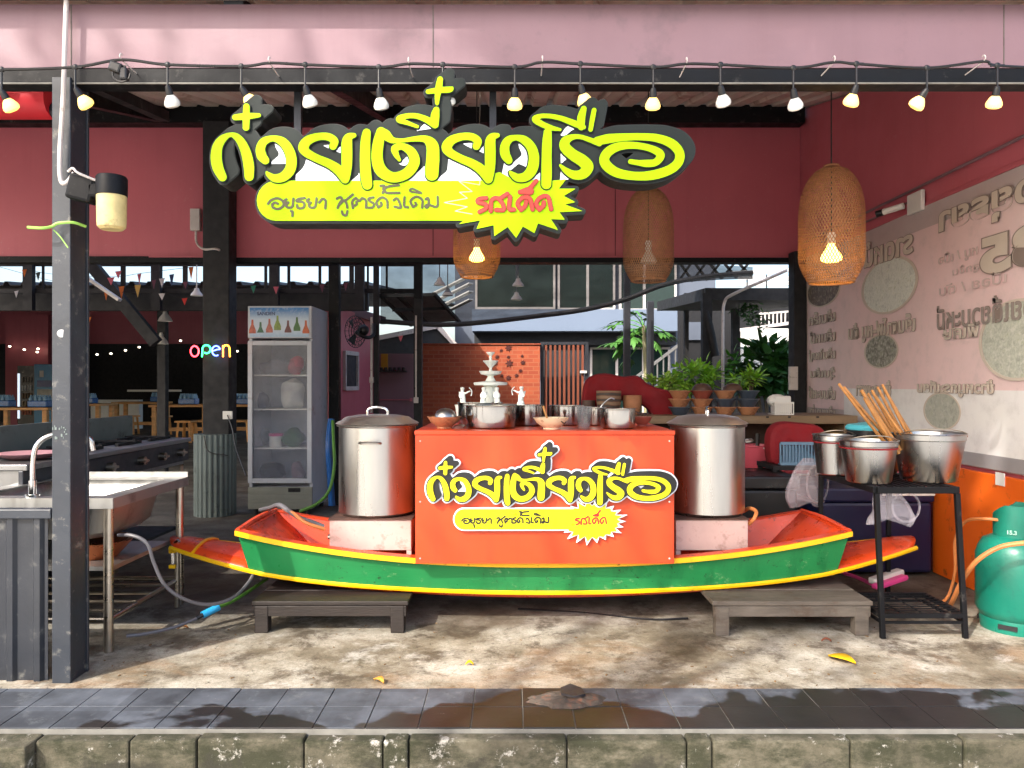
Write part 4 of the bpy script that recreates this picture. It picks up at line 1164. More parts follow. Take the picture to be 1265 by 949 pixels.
bm = nb(); tube(bm, [cw + Vector((-.01, 0, .02)), cw + Vector((-.04, .015, .115))], .006, 8, raw=True); sphere(bm, cw + Vector((-.008, 0, .02)), .016, .012, .006, 10, 6)
tag(ob('wooden_spoon', bm, 'bamboo', loc=cw), 'short wooden spoon standing in the cream bowl', 'spoon')
bowl('clay_bowl', 'small brown bowl at the right end of the counter behind the shiny pot', 'bowl', (XX(793, 4.15), 4.15, ZT + .0006), .055, .05, 'clay_red')
gl = thing('drinking_glass', 'tumbler of water standing between the cream bowl and the right pot', 'glass', (XX(721.5, 3.86), 3.86, ZT + .0006))
c = BASE[gl.name]
bm = nb(); lathe(bm, [(0, .002), (.029, 0), (.031, .006), (.0425, .115), (.0405, .115), (.0295, .01), (0, .009)], c, 28); ob('tumbler', bm, 'clear', gl, smooth=True)
bm = nb(); lathe(bm, [(0, .0095), (.0285, .0100), (.036, .075), (0, .075)], c, 28); ob('water', bm, glassmat('water', (60, 54, 60), .2, .03), gl, smooth=True)
bm = nb(); c = Vector((XX(570, 3.9), 3.9, ZT)); tube(bm, [c + Vector((-.03, .02, .004)), c + Vector((.0, .0, .012)), c + Vector((.02, -.02, .004))], .014, 6); tag(ob('steel_spoon', bm, 'bucket_steel', loc=c, smooth=True), 'dull steel spoon bowl lying between the clay bowl and the widest pot', 'spoon')

bm = nb(); q = Vector((XX(737, 4.18), 4.18, ZT + .05)); tube(bm, [q, q + Vector((.03, .01, .06)), q + Vector((.075, .02, .098)), q + Vector((.10, .02, .094))], .004, 6)
tag(ob('steel_ladle', bm, 'bucket_steel', loc=q, smooth=True), 'thin steel ladle handle leaning out of the narrow pot right of the glass', 'ladle')
bm = nb(); q = Vector((XX(795, 4.14), 4.14, ZT + .052))
for k in range(7): tube(bm, [q + Vector((-.045 + k * .015, -.03, .003)), q + Vector((-.045 + k * .015, 0, .018)), q + Vector((-.045 + k * .015, .03, .003))], .0018, 4)
tube(bm, [q + Vector((.0, -.01, .012)), q + Vector((-.06, -.03, .03)), q + Vector((-.12, -.05, .04))], .004, 5)
tag(ob('wire_strainer', bm, 'burner_dark', loc=q), 'dark wire strainer lying on the small brown bowl at the right end', 'strainer')
bm = nb(); q = Vector((XX(690, 3.86), 3.86, ZT + .055)); tube(bm, [q, q + Vector((.02, -.09, -.02)), q + Vector((.028, -.13, -.012))], .0035, 5)
tag(ob('chopsticks', bm, 'wood_dark', loc=q), 'dark chopstick resting on the rim of the cream bowl over the counter edge', 'chopstick')
# fountain
fo = thing('tabletop_fountain', 'white tiered tabletop fountain with four cupids behind the steel pots', 'fountain', (XX(606, 4.42), 4.42, ZT))
c = Vector((XX(606, 4.36), 4.36, ZT + .001)); fs = 4.36 / F
def fy(py): return (CY - py) * fs + CH - c.z
bm = nb()
lathe(bm, [(0, 0), (.15, 0), (.19, .03), (.2, fy(503)), (.205, fy(500)), (.19, fy(500)), (.05, fy(506)), (.040, fy(500)), (.036, fy(478)), (.045, fy(476)), (.093, fy(476)), (.096, fy(474)), (.094, fy(472.5)), (.03, fy(471)), (.016, fy(465)), (.022, fy(464)), (.055, fy(462.5)), (.064, fy(459)), (.062, fy(458.5)), (.012, fy(460)), (.008, fy(455)), (.028, fy(450)), (.045, fy(446)), (.043, fy(445.5)), (.010, fy(447)), (.007, fy(440)), (.024, fy(436)), (.025, fy(435)), (0, fy(436))], c, 40)
ob('basin_tiers', bm, 'fountain', fo, smooth=True)
def skin(name, verts, edges, radii, m, parent, sub=1):
    me = bpy.data.meshes.new(name)
    me.from_pydata([Vector(v) - BASE[parent.name] for v in verts], edges, [])
    o = bpy.data.objects.new(name, me); COL.objects.link(o); o.parent = parent; BASE[o.name] = BASE[parent.name]
    me.materials.append(M[m])
    o.modifiers.new('Skin', 'SKIN')
    sv_ = me.skin_vertices[0].data
    for k, r in enumerate(radii): sv_[k].radius = (r, r)
    sv_[0].use_root = True
    s_ = o.modifiers.new('Sub', 'SUBSURF'); s_.levels = sub; s_.render_levels = sub
    dg = bpy.context.evaluated_depsgraph_get()
    me2 = bpy.data.meshes.new_from_object(o.evaluated_get(dg))
    o.modifiers.clear(); o.data = me2
    for p in me2.polygons: p.use_smooth = True
    return o
def cupid(px, py, face, bow):
    b_ = Vector((XX(px, 4.3), 4.24, ZZ(py, 4.3)))
    s = .105
    f = face
    V = [(0, 0, .30), (0, 0, .52), (0, 0, .66), (0, 0, .78), (0, 0, .90), (0, 0, .98),
         (.10 * f, -.06, .20), (.20 * f, -.06, .02), (-.02 * f, .08, .18), (-.10 * f, .08, .02),
         (.16 * f, -.08, .66), (.30 * f, -.08, .74), (.42 * f, -.05, .78), (-.13 * f, .02, .60), (-.12 * f, -.10, .47), (-.02 * f, -.16, .44)]
    if not bow: V[10:13] = [(.13 * f, -.02, .60), (.13 * f, -.12, .47), (.03 * f, -.17, .44)]
    E = [(0, 1), (1, 2), (2, 3), (3, 4), (4, 5), (0, 6), (6, 7), (0, 8), (8, 9), (2, 10), (10, 11), (11, 12), (2, 13), (13, 14), (14, 15)]
    rd = [.14, .14, .11, .06, .13, .10, .09, .05, .09, .05, .055, .045, .035, .055, .045, .035]
    o = skin('cupid_figure', [b_ + Vector(v) * s * 1.05 for v in V], E, [r * s * 1.05 for r in rd], 'fountain', fo, 2)
    bm = nb()
    lathe(bm, [(0, -.004), (.020, -.004), (.022, .002), (.014, .012), (0, .014)], b_, 14)
    sphere(bm, b_ + Vector((.0, .0, .014)), .017, .017, .016, 12, 8)
    ob('cupid_seat', bm, 'fountain', fo, smooth=True)
    if bow:
        bm = nb(); tube(bm, [b_ + Vector((.36 * f, -.05, 1.0)) * s, b_ + Vector((.48 * f, -.05, .86)) * s, b_ + Vector((.50 * f, -.05, .72)) * s, b_ + Vector((.46 * f, -.05, .56)) * s], .003, 6); ob('bow', bm, 'fountain', fo)
    bm = nb()
    quad(bm, [b_ + Vector(v) * s for v in ((-.08 * f, .08, .74), (-.20 * f, .14, .78), (-.17 * f, .14, .62), (-.10 * f, .08, .56))]); o = ob('wing', bm, 'fountain', fo); so_ = o.modifiers.new('S', 'SOLIDIFY'); so_.thickness = .006
cupid(572, 502, 1, True); cupid(598, 502, -1, False); cupid(614, 502, 1, False); cupid(644, 501, -1, True)

# ================================================================== RIGHT WALL BANNER (print seen through from behind, so mirrored)
ba = thing('faded_banner', 'large faded pink menu banner with mirrored Thai writing on the right wall', 'banner', (XR - .01, 5.2, .7))
def WD(px): return XR * F / (px - CX)
def W(px, py, off=.012):
    d = WD(px); return Vector((XR - off, d, ZZ(py, d)))
bm = nb(); ny_, nz_ = 40, 14
g = [[bm.verts.new((XR - .008 - .004 * (1 + math.sin(3.1 * y + 2 * z)) , y, z)) for z in [.715 + (2.364 - .715) * k / nz_ for k in range(nz_ + 1)]] for y in [3.25 + (WD(997) - 3.25) * i / ny_ for i in range(ny_ + 1)]]
for i in range(ny_):
    for k in range(nz_): bm.faces.new((g[i][k], g[i][k + 1], g[i + 1][k + 1], g[i + 1][k]))
def banner_mat(name, rgb, fade):
    b = MB(name); n = b.noise(1.1, 5, .6); c = b.ramp(n, [(.35, lin(rgb)), (.7, lin(fade))])
    n2 = b.noise(9, 6, .7); c = b.mix(b.val(n2, 0, .25, .5, .75), c, lin((150, 146, 142)))
    b.base(c); b.rough(.45); b.bump(b.noise(5, 3), .12, .02); return b.m
bmat = banner_mat('faded_grey_print', (190, 174, 172), (200, 190, 190))
ob('sheet', bm, bmat, ba, smooth=True)
bm = nb(); yl = WD(1000)
pts = [(yl, .99), (yl, 2.20), (5.6, 2.215), (4.6, 2.22), (3.3, 2.22), (3.3, .99)]
def flat(name, pts, off, m, depth=.0015, parent=None):
    me = fill_mesh([np.array(pts)], depth)
    me.transform(TORIGHT); me.transform(Matrix.Translation((XR - off, 0, 0)))
    return ob(name, None, m, parent or ba, me=me)
flat('pink_print', pts, .019, banner_mat('faded_pink_print', (236, 206, 206), (222, 200, 198)))
yp = WD(1046); zlow = .735
pp = [(yp, .75)] + [(yp - .08 + .08 * math.cos(R(a)), 1.165 - .08 + .08 * math.sin(R(a))) for a in range(0, 91, 15)] + [(3.3, 1.165), (3.3, .75)]
flat('pale_print_panel', pp, .022, banner_mat('pale_print', (238, 238, 234), (228, 226, 228)))
flat('grey_bottom_band', [(yp, .722), (yp, .80), (3.3, .80), (3.3, .722)], .025, banner_mat('grey_band', (150, 148, 150), (160, 156, 158)))
t_dark = mat('faded_text_shadow', (136, 122, 114), .6, var=.1, bump=0); t_light = mat('faded_text', (204, 192, 178), .6, var=.06, bump=0)
t_mid = mat('faded_grey_text', (146, 136, 130), .6, var=.1, bump=0); t_pale = mat('pale_faded_text', (206, 186, 182), .6, var=.05, bump=0)
def btext(body, px0, px1, py, hpx, dark=t_dark, light=t_light, bold=.03, off=.0285, slope=0):
    """px0..px1 as seen (left..right); reads from right to left"""
    y0, y1 = WD(px1), WD(px0)
    pc = (px0 + px1) / 2; d = XR * F / (pc - CX)
    zc = ZZ(py, d); h = hpx * d / F
    for lay, (m, bo_, dz) in enumerate(((dark, bold + .022, 0), (light, bold, .0016))):
        if m is None: continue
        me = text_mesh(body, 1.0, bo_, .0012)
        co_ = np.array([v.co for v in me.vertices]); mn, mx = co_.min(0), co_.max(0)
        if lay == 0 or dark is None: mn0, mx0 = mn, mx
        cx_, cy_ = (mn0[0] + mx0[0]) / 2, (mn0[1] + mx0[1]) / 2
        sxx, syy = (y1 - y0) / (mx0[0] - mn0[0]), h / (mx0[1] - mn0[1])
        me.transform(Matrix.Diagonal((sxx, syy, 1, 1)) @ Matrix.Translation((-cx_, -cy_, 0)))
        me.transform(TORIGHT); me.transform(Matrix.Translation((XR - off - dz, (y0 + y1) / 2, zc)))
        ob('banner_lettering', None, m, ba, me=me)
btext('ราดหน้า', 1064, 1134, 307, 34, bold=.035)
btext('อยุธยา', 1165, 1290, 258, 40, bold=.03)
btext('35', 1216, 1300, 308, 52, bold=.05)
btext('หมู / เนื้อ', 1165, 1214, 316, 18, None, t_pale, .01)
btext('ลูกชิ้น', 1183, 1216, 333, 14, None, t_pale, .005)
btext('เปื่อย / ตับ', 1166, 1250, 350, 15, None, t_pale, .005)
btext('ก๋วยเตี๋ยวบะหมี่', 1163, 1300, 383, 34, t_dark, t_mid, .0)
btext('พิเศษ', 1170, 1216, 410, 17, t_mid, t_light, .02)
btext('เย็นตาโฟ-หมู ต้ม', 1052, 1136, 407, 28, bold=.03)
for k, wd in enumerate(('เส้นเล็ก', 'เส้นหมี่', 'เส้นใหญ่', 'วุ้นเส้น', 'เส้นบะหมี่', 'เส้นมาม่า')):
    btext(wd, 1003 + (2 if k % 2 else 0), 1036, 392 + k * 23.3, 16, bold=.02)
btext('ข้าวหมูกระเทียม', 1138, 1235, 480, 22, bold=.03)
btext('ข้าวกะเพรา', 1062, 1106, 480, 20, bold=.03)
def food(name, px, py, r, c1, c2, c3, sq=1.0):
    b = MB(name); vo = b.n('ShaderNodeTexVoronoi'); vo.inputs['Scale'].default_value = 34
    b.l(b.tc.outputs['Object'], vo.inputs['Vector'])
    c_ = b.ramp(vo.outputs['Distance'], [(.1, lin(c1)), (.5, lin(c2)), (.8, lin(c3))]); b.base(b.mix(.5, c_, b.ramp(b.noise(26, 7, .75, dist=.8), [(.38, tuple(x * .55 for x in lin(c2)[:3]) + (1,)), (.47, lin(c2)), (.56, lin(c1)), (.64, lin((150, 160, 116)))]))); b.rough(.5)
    d = XR * F / (px - CX); rr = r * d / F
    wv = (WD(px - r) - WD(px + r)) / 2
    me = fill_mesh([np.array([(d + wv * .97 * math.cos(2 * math.pi * k / 40), ZZ(py, d) + rr * sq * math.sin(2 * math.pi * k / 40)) for k in range(40)])], .0015)
    me.transform(TORIGHT); me.transform(Matrix.Translation((XR - .0245, 0, 0))); ob('food_picture', None, b.m, ba, me=me)
    ring = [np.array([(d + wv * q * math.cos(2 * math.pi * k / 40), ZZ(py, d) + rr * q * sq * math.sin(2 * math.pi * k / 40)) for k in range(40)]) for q in (1.06, .98)]
    me = fill_mesh(ring, .0015); me.transform(TORIGHT); me.transform(Matrix.Translation((XR - .0262, 0, 0))); ob('picture_edge', None, t_light, ba, me=me)
food('food_a', 1101, 353, 33, (226, 230, 220), (212, 218, 208), (234, 236, 228))
food('food_b', 1092, 434, 20, (196, 196, 186), (124, 124, 112), (104, 102, 92))
food('food_c', 1262, 420, 48, (206, 208, 196), (176, 182, 168), (214, 214, 206))
food('food_d', 1168, 508, 22, (182, 184, 172), (168, 172, 160), (196, 196, 188))
food('food_e', 1020, 358, 20, (130, 116, 104), (92, 80, 72), (176, 166, 150))
bm = nb(); d0 = WD(1062)
box(bm, XR - .012, XR - .001, 3.25, WD(997), 2.366, 2.385); ob('top_batten', bm, 'maroon', ba)
# orange board and label
op = thing('orange_board', 'bright orange board leaning along the right wall below the banner', 'board', (XR - .03, 4.2, 0))
bm = nb(); box(bm, XR - .045, XR - .012, 3.3, WD(1161), .004, .695); ob('panel', bm, 'orange_panel', op, bevel=.003)
bm = nb(); dl = WD(1246); box(bm, XR - .048, XR - .0455, dl - .04, dl + .04, ZZ(600, dl), ZZ(584, dl)); ob('label', bm, 'paper', op)

# ================================================================== RIGHT RACK WITH BUCKETS
rk = thing('steel_rack', 'black steel two tier rack on splayed legs holding the steel buckets', 'rack', (1.93, 3.9, 0))
RX0, RX1, RY0, RY1 = 1.72, 2.10, 3.63, 4.28
ZS = .715
bm = nb()
for (a, b_) in (((RX0, RY0), (RX1, RY0)), ((RX0, RY1), (RX1, RY1)), ((RX0, RY0), (RX0, RY1)), ((RX1, RY0), (RX1, RY1))):
    beam(bm, (*a, ZS - .016), (*b_, ZS - .016), .03, .03)
ob('top_frame', bm, 'black_steel', rk, bevel=.003)
bm = nb()
for k in range(9): beam(bm, (RX0 + .04 + k * .0375, RY0, ZS - .001), (RX0 + .04 + k * .0375, RY1, ZS - .001), .007)
ob('top_bars', bm, 'black_steel', rk)
for (x, y, sx, sy) in ((RX0, RY0, .03, 0), (RX1, RY0, .04, 0), (RX0, RY1, .0, .02), (RX1, RY1, .0, .02)):
    bm = nb(); beam(bm, (x + sx * .0, y, ZS - .03), (x + sx, y + sy, 0), .023); ob('leg', bm, 'black_steel', rk, bevel=.003)
bm = nb(); zl = .12
q0, q1 = RX0 + .025, RX1 + .035
for (a, b_) in (((q0, RY0), (q1, RY0)), ((q0, RY0 + .36), (q1, RY0 + .36)), ((q0, RY0), (q0, RY0 + .36)), ((q1, RY0), (q1, RY0 + .36))):
    beam(bm, (*a, zl - .012), (*b_, zl - .012), .022)
    beam(bm, (*a, zl - .045), (*b_, zl - .045), .012)
ob('lower_frame', bm, 'black_steel', rk)
bm = nb()
for k in range(9): beam(bm, (q0, RY0 + .03 + k * .038, zl), (q1, RY0 + .03 + k * .038, zl), .0045)
for k in range(3): beam(bm, (q0 + .1 + k * .1, RY0, zl - .006), (q0 + .1 + k * .1, RY0 + .36, zl - .006), .005)
ob('wire_shelf', bm, 'black_steel', rk)
def bucket(label, px, d, rt, rb, h, ring=False, z0=ZS + .003):
    c = Vector((XX(px, d), d, z0))
    t = thing('steel_bucket', label, 'bucket', c, 'steel buckets on the rack')
    bm = nb(); lathe(bm, [(0, .003), (rb - .006, 0), (rb, .006), (rb + (rt - rb) * .86, h * .86), (rb + (rt - rb) * .86 + .004, h * .875), (rt, h - .004), (rt + .006, h), (rt + .004, h + .004), (rt - .003, h), (rb - .003, .008), (0, .006)], c, 44)
    ob('body', bm, 'bucket_steel', t, smooth=True)
    bm = nb(); tube(bm, [c + Vector((rt * math.cos(a), rt * math.sin(a) * .9 - .01, h - .02 - .05 * math.sin((a + .2) * 1.0))) for a in [R(190 + 16 * k) for k in range(11)]], .003, 6); ob('wire_handle', bm, 'tube_steel', t)
    if ring:
        bm = nb(); rr = rb + (rt - rb) * .83 + .003
        tube(bm, [c + Vector((rr * math.cos(2 * math.pi * k / 30), rr * math.sin(2 * math.pi * k / 30), h * .82)) for k in range(30)], .004, 6, closed=True, raw=True); ob('red_band', bm, 'red_cloth', t)
    return t
bucket('largest steel bucket at the right of the rack with bamboo handles sticking out', 1147, 3.86, .168, .128, .235)
bucket('smaller steel bucket at the front left of the rack with a red band', 1073, 3.80, .133, .104, .205, True)
bucket('steel bucket at the back left of the rack, half hidden, with a red band', 1030, 4.12, .105, .085, .21, True)
dp_ = thing('dark_pot', 'dark pot with a teal plastic lid behind the bamboo handles', 'pot', (XX(1075, 4.12), 4.14, ZS))
c = Vector((XX(1078, 4.16), 4.16, ZS + .003))
bm = nb(); lathe(bm, [(0, 0), (.11, 0), (.125, .02), (.13, .235), (.12, .235), (0, .20)], c, 36); ob('body', bm, 'black_plastic', dp_, smooth=True)
bm = nb(); lathe(bm, [(.138, .236), (.14, .246), (.128, .262), (.05, .274), (0, .276)], c, 36); ob('lid', bm, 'teal_lid', dp_, smooth=True)
rs = random.Random(11)
stk = [((1036, 474), (1104, 560), 3.85), ((1042, 478), (1110, 556), 3.9), ((1064, 482), (1112, 556), 3.80), ((1072, 486), (1118, 556), 3.95), ((1077, 482), (1122, 560), 3.84), ((1084, 478), (1124, 552), 4.0), ((1090, 475), (1134, 560), 3.83), ((1082, 490), (1128, 556), 3.78), ((1093, 482), (1140, 560), 3.92), ((1068, 492), (1110, 560), 3.74)]
desc = ['longest bamboo handle leaning furthest left out of the big bucket', 'bamboo handle lying close behind the longest left handle']
for k, (a, b_, d) in enumerate(stk):
    a3, b3 = P(*a, d + .02), P(*b_, 3.86 + (d - 3.86) * .4)
    bm = nb(); tube(bm, [b3, (a3 + b3) / 2 + Vector((0, 0, -.006)), a3], .0085 + rs.uniform(-.001, .003), 7, 4, taper=.75)
    o = ob('bamboo_handle', bm, 'bamboo', loc=b3, smooth=True)
    tag(o, desc[k] if k < 2 else 'bamboo strainer handle in the tight bundle leaning left in the big steel bucket', 'handle stick', 'bamboo handles in the big bucket')
    if k >= 2: o['group'] = 'bundled bamboo handles in the big bucket'

def plastic_bag(name, label, top, w_, h_, seed):
    rs = random.Random(seed); top = Vector(top)
    bm = nb(); rows = []; n, mm = 20, 12
    ph = [rs.uniform(0, 6.28) for _ in range(6)]
    for i in range(mm + 1):
        u = i / mm; r = w_ * (.12 + .42 * u ** .7 - .1 * max(0, u - .8) / .2)
        ring = []
        for k in range(n):
            a = 2 * math.pi * k / n
            rr = r * (1 + .22 * math.sin(3 * a + ph[0] + u * 2) + .16 * math.sin(7 * a + ph[1] - u * 3))
            ring.append(bm.verts.new(top + Vector((rr * math.cos(a) + .02 * math.sin(u * 4 + ph[2]), rr * .5 * math.sin(a), -h_ * u + .02 * math.sin(2 * a + ph[3]) * u))))
        rows.append(ring)
    for A, B in zip(rows[:-1], rows[1:]):
        for k in range(n): bm.faces.new((A[k], A[(k + 1) % n], B[(k + 1) % n], B[k]))
    o = ob(name, bm, 'bag', loc=top, smooth=True); tag(o, label, 'plastic bag')
    bm = nb(); q = top + Vector((w_ * .3, -.02, -h_ * .55))
    tube(bm, [q + Vector((w_ * .3 * math.cos(R(a)), 0, h_ * .42 * math.sin(R(a)))) for a in range(100, 441, 34)], .006, 5); ob('handle_loop', bm, 'bag', o, smooth=True)
plastic_bag('plastic_bag', 'thin clear plastic bag hanging above the right end of the boat', P(995, 566, 4.35), .20, .26, 3)
plastic_bag('plastic_bag', 'thin clear plastic bag hanging under the top of the steel rack', P(1100, 602, 3.75), .22, .17, 5)

# ================================================================== GAS CYLINDER
gc = thing('gas_cylinder', 'teal gas cylinder with a collar standing at the right edge', 'gas cylinder', (2.475, 3.78, 0))
c = Vector((2.475, 3.78, 0)); r = .172
bm = nb(); lathe(bm, [(0, .03), (.10, .03), (.15, .055), (r, .10), (r, .36), (r - .012, .40), (.14, .435), (.09, .46), (.03, .47), (0, .47)], c, 48); ob('body', bm, 'gas', gc, smooth=True)
bm = nb(); lathe(bm, [(.145, .0), (.15, .0), (.155, .055), (.15, .075), (.145, .05), (.145, .0)], c, 48); ob('foot_ring', bm, 'gas', gc, smooth=True)
for k in range(4):
    bm = nb(); a = R(225 + 90 * k); d_ = Vector((math.cos(a), math.sin(a), 0)); obox(bm, c + d_ * .1535 + Vector((0, 0, .035)), (.006, .08, .022), Matrix.Rotation(a, 3, 'Z'))
    ob('foot_slot', bm, 'black', gc)
bm = nb(); rows = []
for k in range(49):
    a = R(-200 + 300 * k / 48) ; hh = .61 if 8 < k < 42 else .61 - .05 * (1 - min(k, 48 - k) / 8)
    rows.append([bm.verts.new(c + Vector((q * math.cos(a), q * math.sin(a), z))) for q, z in ((.098, .452), (.098, hh), (.091, hh), (.091, .452))])
for A, B in zip(rows[:-1], rows[1:]):
    for k in range(4): bm.faces.new((A[k], B[k], B[(k + 1) % 4], A[(k + 1) % 4]))
ob('collar', bm, 'gas', gc, smooth=True)
bm = nb(); cyl(bm, c + Vector((0, 0, .46)), c + Vector((0, 0, .56)), .022, 14); cyl(bm, c + Vector((-.05, -.02, .53)), c + Vector((.05, .0, .53)), .012, 10); cyl(bm, c + Vector((0, 0, .56)), c + Vector((0, 0, .585)), .034, 14); ob('valve', bm, 'tube_steel', gc, smooth=True)
me = text_mesh('15.3', .026, .001, .0008); me.transform(TOFRONT); me.transform(Matrix.Rotation(R(-42), 4, 'Z')); me.transform(Matrix.Translation(c + Vector((-.103 * math.sin(R(42)), -.103 * math.cos(R(42)), .475)))); ob('stencilled_number', None, mat('worn_stencil', (150, 190, 176), .6, bump=0), gc, me=me)
bm = nb(); tube(bm, [P(1300, 668, 3.5), P(1265, 671, 3.52), P(1235, 676, 3.55), P(1208, 692, 3.6), P(1190, 715, 3.72), P(1178, 740, 3.86), P(1172, 752, 4.0)], .011, 8); tag(ob('gas_hose', bm, 'hose_orange', smooth=True), 'thick orange hose running in front of the teal gas cylinder to the floor', 'hose')
bm = nb(); tube(bm, [c + Vector((-.06, -.02, .53)), P(1215, 641, 3.8), P(1192, 645, 3.95), P(1180, 668, 4.05), P(1180, 705, 4.1), P(1172, 735, 4.15), P(1160, 748, 4.1)], .008, 8); tag(ob('gas_hose', bm, 'hose_orange', smooth=True), 'thin orange hose from the cylinder valve dropping behind the rack', 'hose')

# ================================================================== CHESTS AND BACK COUNTER
def chest(label, x0, x1, y0, y1, h, m, strip):
    t = thing('storage_chest', label, 'chest', ((x0 + x1) / 2, y0, 0))
    bm = nb(); box(bm, x0, x1, y0, y1, .02, h - .09); ob('body', bm, m, t, bevel=.02)
    bm = nb(); box(bm, x0 - .01, x1 + .01, y0 - .012, y1 + .01, h - .088, h); ob('lid', bm, m, t, bevel=.015)
    if strip: 
        bm = nb(); box(bm, x1 - .32, x1 + .006, y0 - .0185, y0 - .0125, h - .045, h - .03); ob('lid_strip', bm, 'white_plastic', t)
    return t
chest('large navy blue storage chest against the orange board', XX(1012, 4.8), XX(1152, 4.8), 4.8, 5.45, .55, 'navy', True)
chest('dark box with grey stickers behind the right end of the boat', 1.42, 1.86, 5.0, 5.5, .60, 'black_plastic', False)
bkc = thing('back_counter', 'grey brown wooden counter along the back holding clay bowls', 'counter', (1.6, 5.8, 0))
KX0, KX1, KY0, KY1 = .45, 2.60, 5.78, 6.4
bm = nb(); box(bm, KX0, KX1, KY0, KY1, .90, .962); ob('top', bm, 'counter_wood', bkc, bevel=.004)
for xx in (KX0 + .02, KX1 - .09):
    bm = nb(); box(bm, xx, xx + .07, KY0 + .03, KY1 - .03, 0, .899); ob('leg', bm, 'counter_wood', bkc)
bm = nb(); box(bm, KX0 + .091, KX1 - .091, KY0 + .02, KY1 - .04, .49, .515); ob('shelf', bm, 'counter_wood', bkc)
bm = nb(); box(bm, KX0 + .02, KX1 - .02, KY1 - .028, KY1 - .01, .02, .898); ob('back_board', bm, mat('brown_board', (92, 76, 68), .8, var=.1), bkc)
bm = nb()
for px in (903, 948, 975, 1010): box(bm, XX(px, KY0) - .01, XX(px, KY0) + .01, KY0 - .004, KY0 - .0005, .945, .958)
ob('clip', bm, 'wood_dark', bkc)
ZB = .963
cols = [['clay_blue', 'clay', 'clay'], ['clay', 'clay', 'clay_red'], ['clay', 'clay_blue', 'clay'], ['clay', 'clay_blue', 'clay_blue']]
rn = ['bottom', 'middle', 'top']; cn = ['stack nearest the red cloth', 'second stack from the red cloth', 'third stack from the red cloth', 'stack beside the white basket']
mt2 = {}
for i, px in enumerate((839.5, 867, 895.5, 924)):
    for k in range(3):
        c = Vector((XX(px, 5.88), 5.88 + random.uniform(-.004, .004), ZB + k * .0625))
        bm = nb(); r = .086
        lathe(bm, [(0, .0), (.046, 0), (.05, .004), (.074, .046), (r, .058), (r, .062), (0, .0621)], c, 30)
        m = cols[i][k]
        tag(ob('clay_bowl', bm, m, loc=c, smooth=True), '%s clay bowl of the bowl %s on the back counter' % (rn[k], cn[i]), 'bowl', 'stacked clay bowls on the back counter')
for px, lab in ((867, 'brown upturned dish on top of the second bowl stack'), (905, 'brown upturned dish on top of the third bowl stack')):
    c = Vector((XX(px, 5.9), 5.9, ZB + .1885)); bm = nb(); lathe(bm, [(.075, 0), (.07, .022), (.045, .048), (0, .056)], c, 28); tag(ob('clay_dish', bm, 'clay_dark', loc=c, smooth=True), lab, 'dish', 'upturned clay dishes')
def crock(label, px, d, r, h, m):
    c = Vector((XX(px, d), d, ZB)); bm = nb(); lathe(bm, [(0, 0), (r * .66, 0), (r * .9, h * .25), (r, h * .6), (r, h), (r - .008, h), (0, h - .02)], c, 32); tag(ob('clay_crock', bm, m, loc=c, smooth=True), label, 'crock')
b = MB('banded_clay'); wv = b.n('ShaderNodeTexWave', wave_type='BANDS', bands_direction='Z'); wv.inputs['Scale'].default_value = 7; wv.inputs['Distortion'].default_value = 2.5
b.l(b.tc.outputs['Object'], wv.inputs['Vector']); b.base(b.ramp(wv.outputs['Fac'], [(.3, lin((150, 124, 98))), (.6, lin((120, 78, 60))), (.8, lin((80, 70, 64)))])); b.rough(.7)
crock('banded brown clay crock in front of the dark red cloth', 752, 5.9, .095, .185, b.m)
crock('plain sandy clay crock right of the banded crock by the red cloth', 781, 5.94, .072, .15, 'clay')
crock('small brown clay cup left of the banded crock', 727, 5.95, .05, .11, 'clay_dark')
rcl = [(724, 512), (725, 480), (732, 469), (748, 466), (770, 470), (786, 469), (797, 478), (812, 484), (826, 488), (831, 498), (829, 514), (810, 513), (803, 503), (790, 494), (770, 490), (740, 500)]
me = fill_mesh([np.array([(XX(a, 6.08), ZZ(b_, 6.08)) for a, b_ in [tuple(q) for q in catmull(rcl, 4, True)]])], .10, .03)
me.transform(TOFRONT); me.transform(Matrix.Translation((0, 6.08, 0)))
o = ob('red_cloth', None, 'red_cloth', loc=(XX(778, 6.08), 6.08, ZB), me=me, smooth=True); tag(o, 'dark red cloth heaped behind the clay crocks on the back counter', 'cloth')
# white basket
wb = thing('plastic_basket', 'small white slotted basket at the right end of the back counter', 'basket', (XX(962, 5.9), 5.9, ZB))
bm = nb(); x0, x1, y0, y1, z0, z1 = XX(957, 5.84), XX(981, 5.84), 5.84, 6.0, ZB + .002, ZB + .10
box(bm, x0, x1, y0, y1, z0, z0 + .008); box(bm, x0, x1, y0, y0 + .004, z1 - .012, z1); box(bm, x0, x1, y1 - .004, y1, z1 - .012, z1); box(bm, x0, x0 + .004, y0 + .0045, y1 - .0045, z1 - .012, z1); box(bm, x1 - .004, x1, y0 + .0045, y1 - .0045, z1 - .012, z1)
for k in range(10):
    xx = x0 + .002 + k * (x1 - x0 - .010) / 9; box(bm, xx, xx + .007, y0, y0 + .004, z0 + .008, z1 - .012)
ob('basket_body', bm, 'white_plastic', wb)
bm = nb(); sphere(bm, Vector(((x0 + x1) / 2 - .03, 5.92, z1 + .01)), .08, .05, .05, 12, 8); box(bm, x0 + .01, x1 - .01, 5.87, 5.97, z0 + .01, z1 + .045); tag(ob('paper_stack', bm, 'paper', loc=(x0, 5.92, z0 + .01), bevel=.01), 'pale bags and tissue piled in the white basket', 'paper bags')
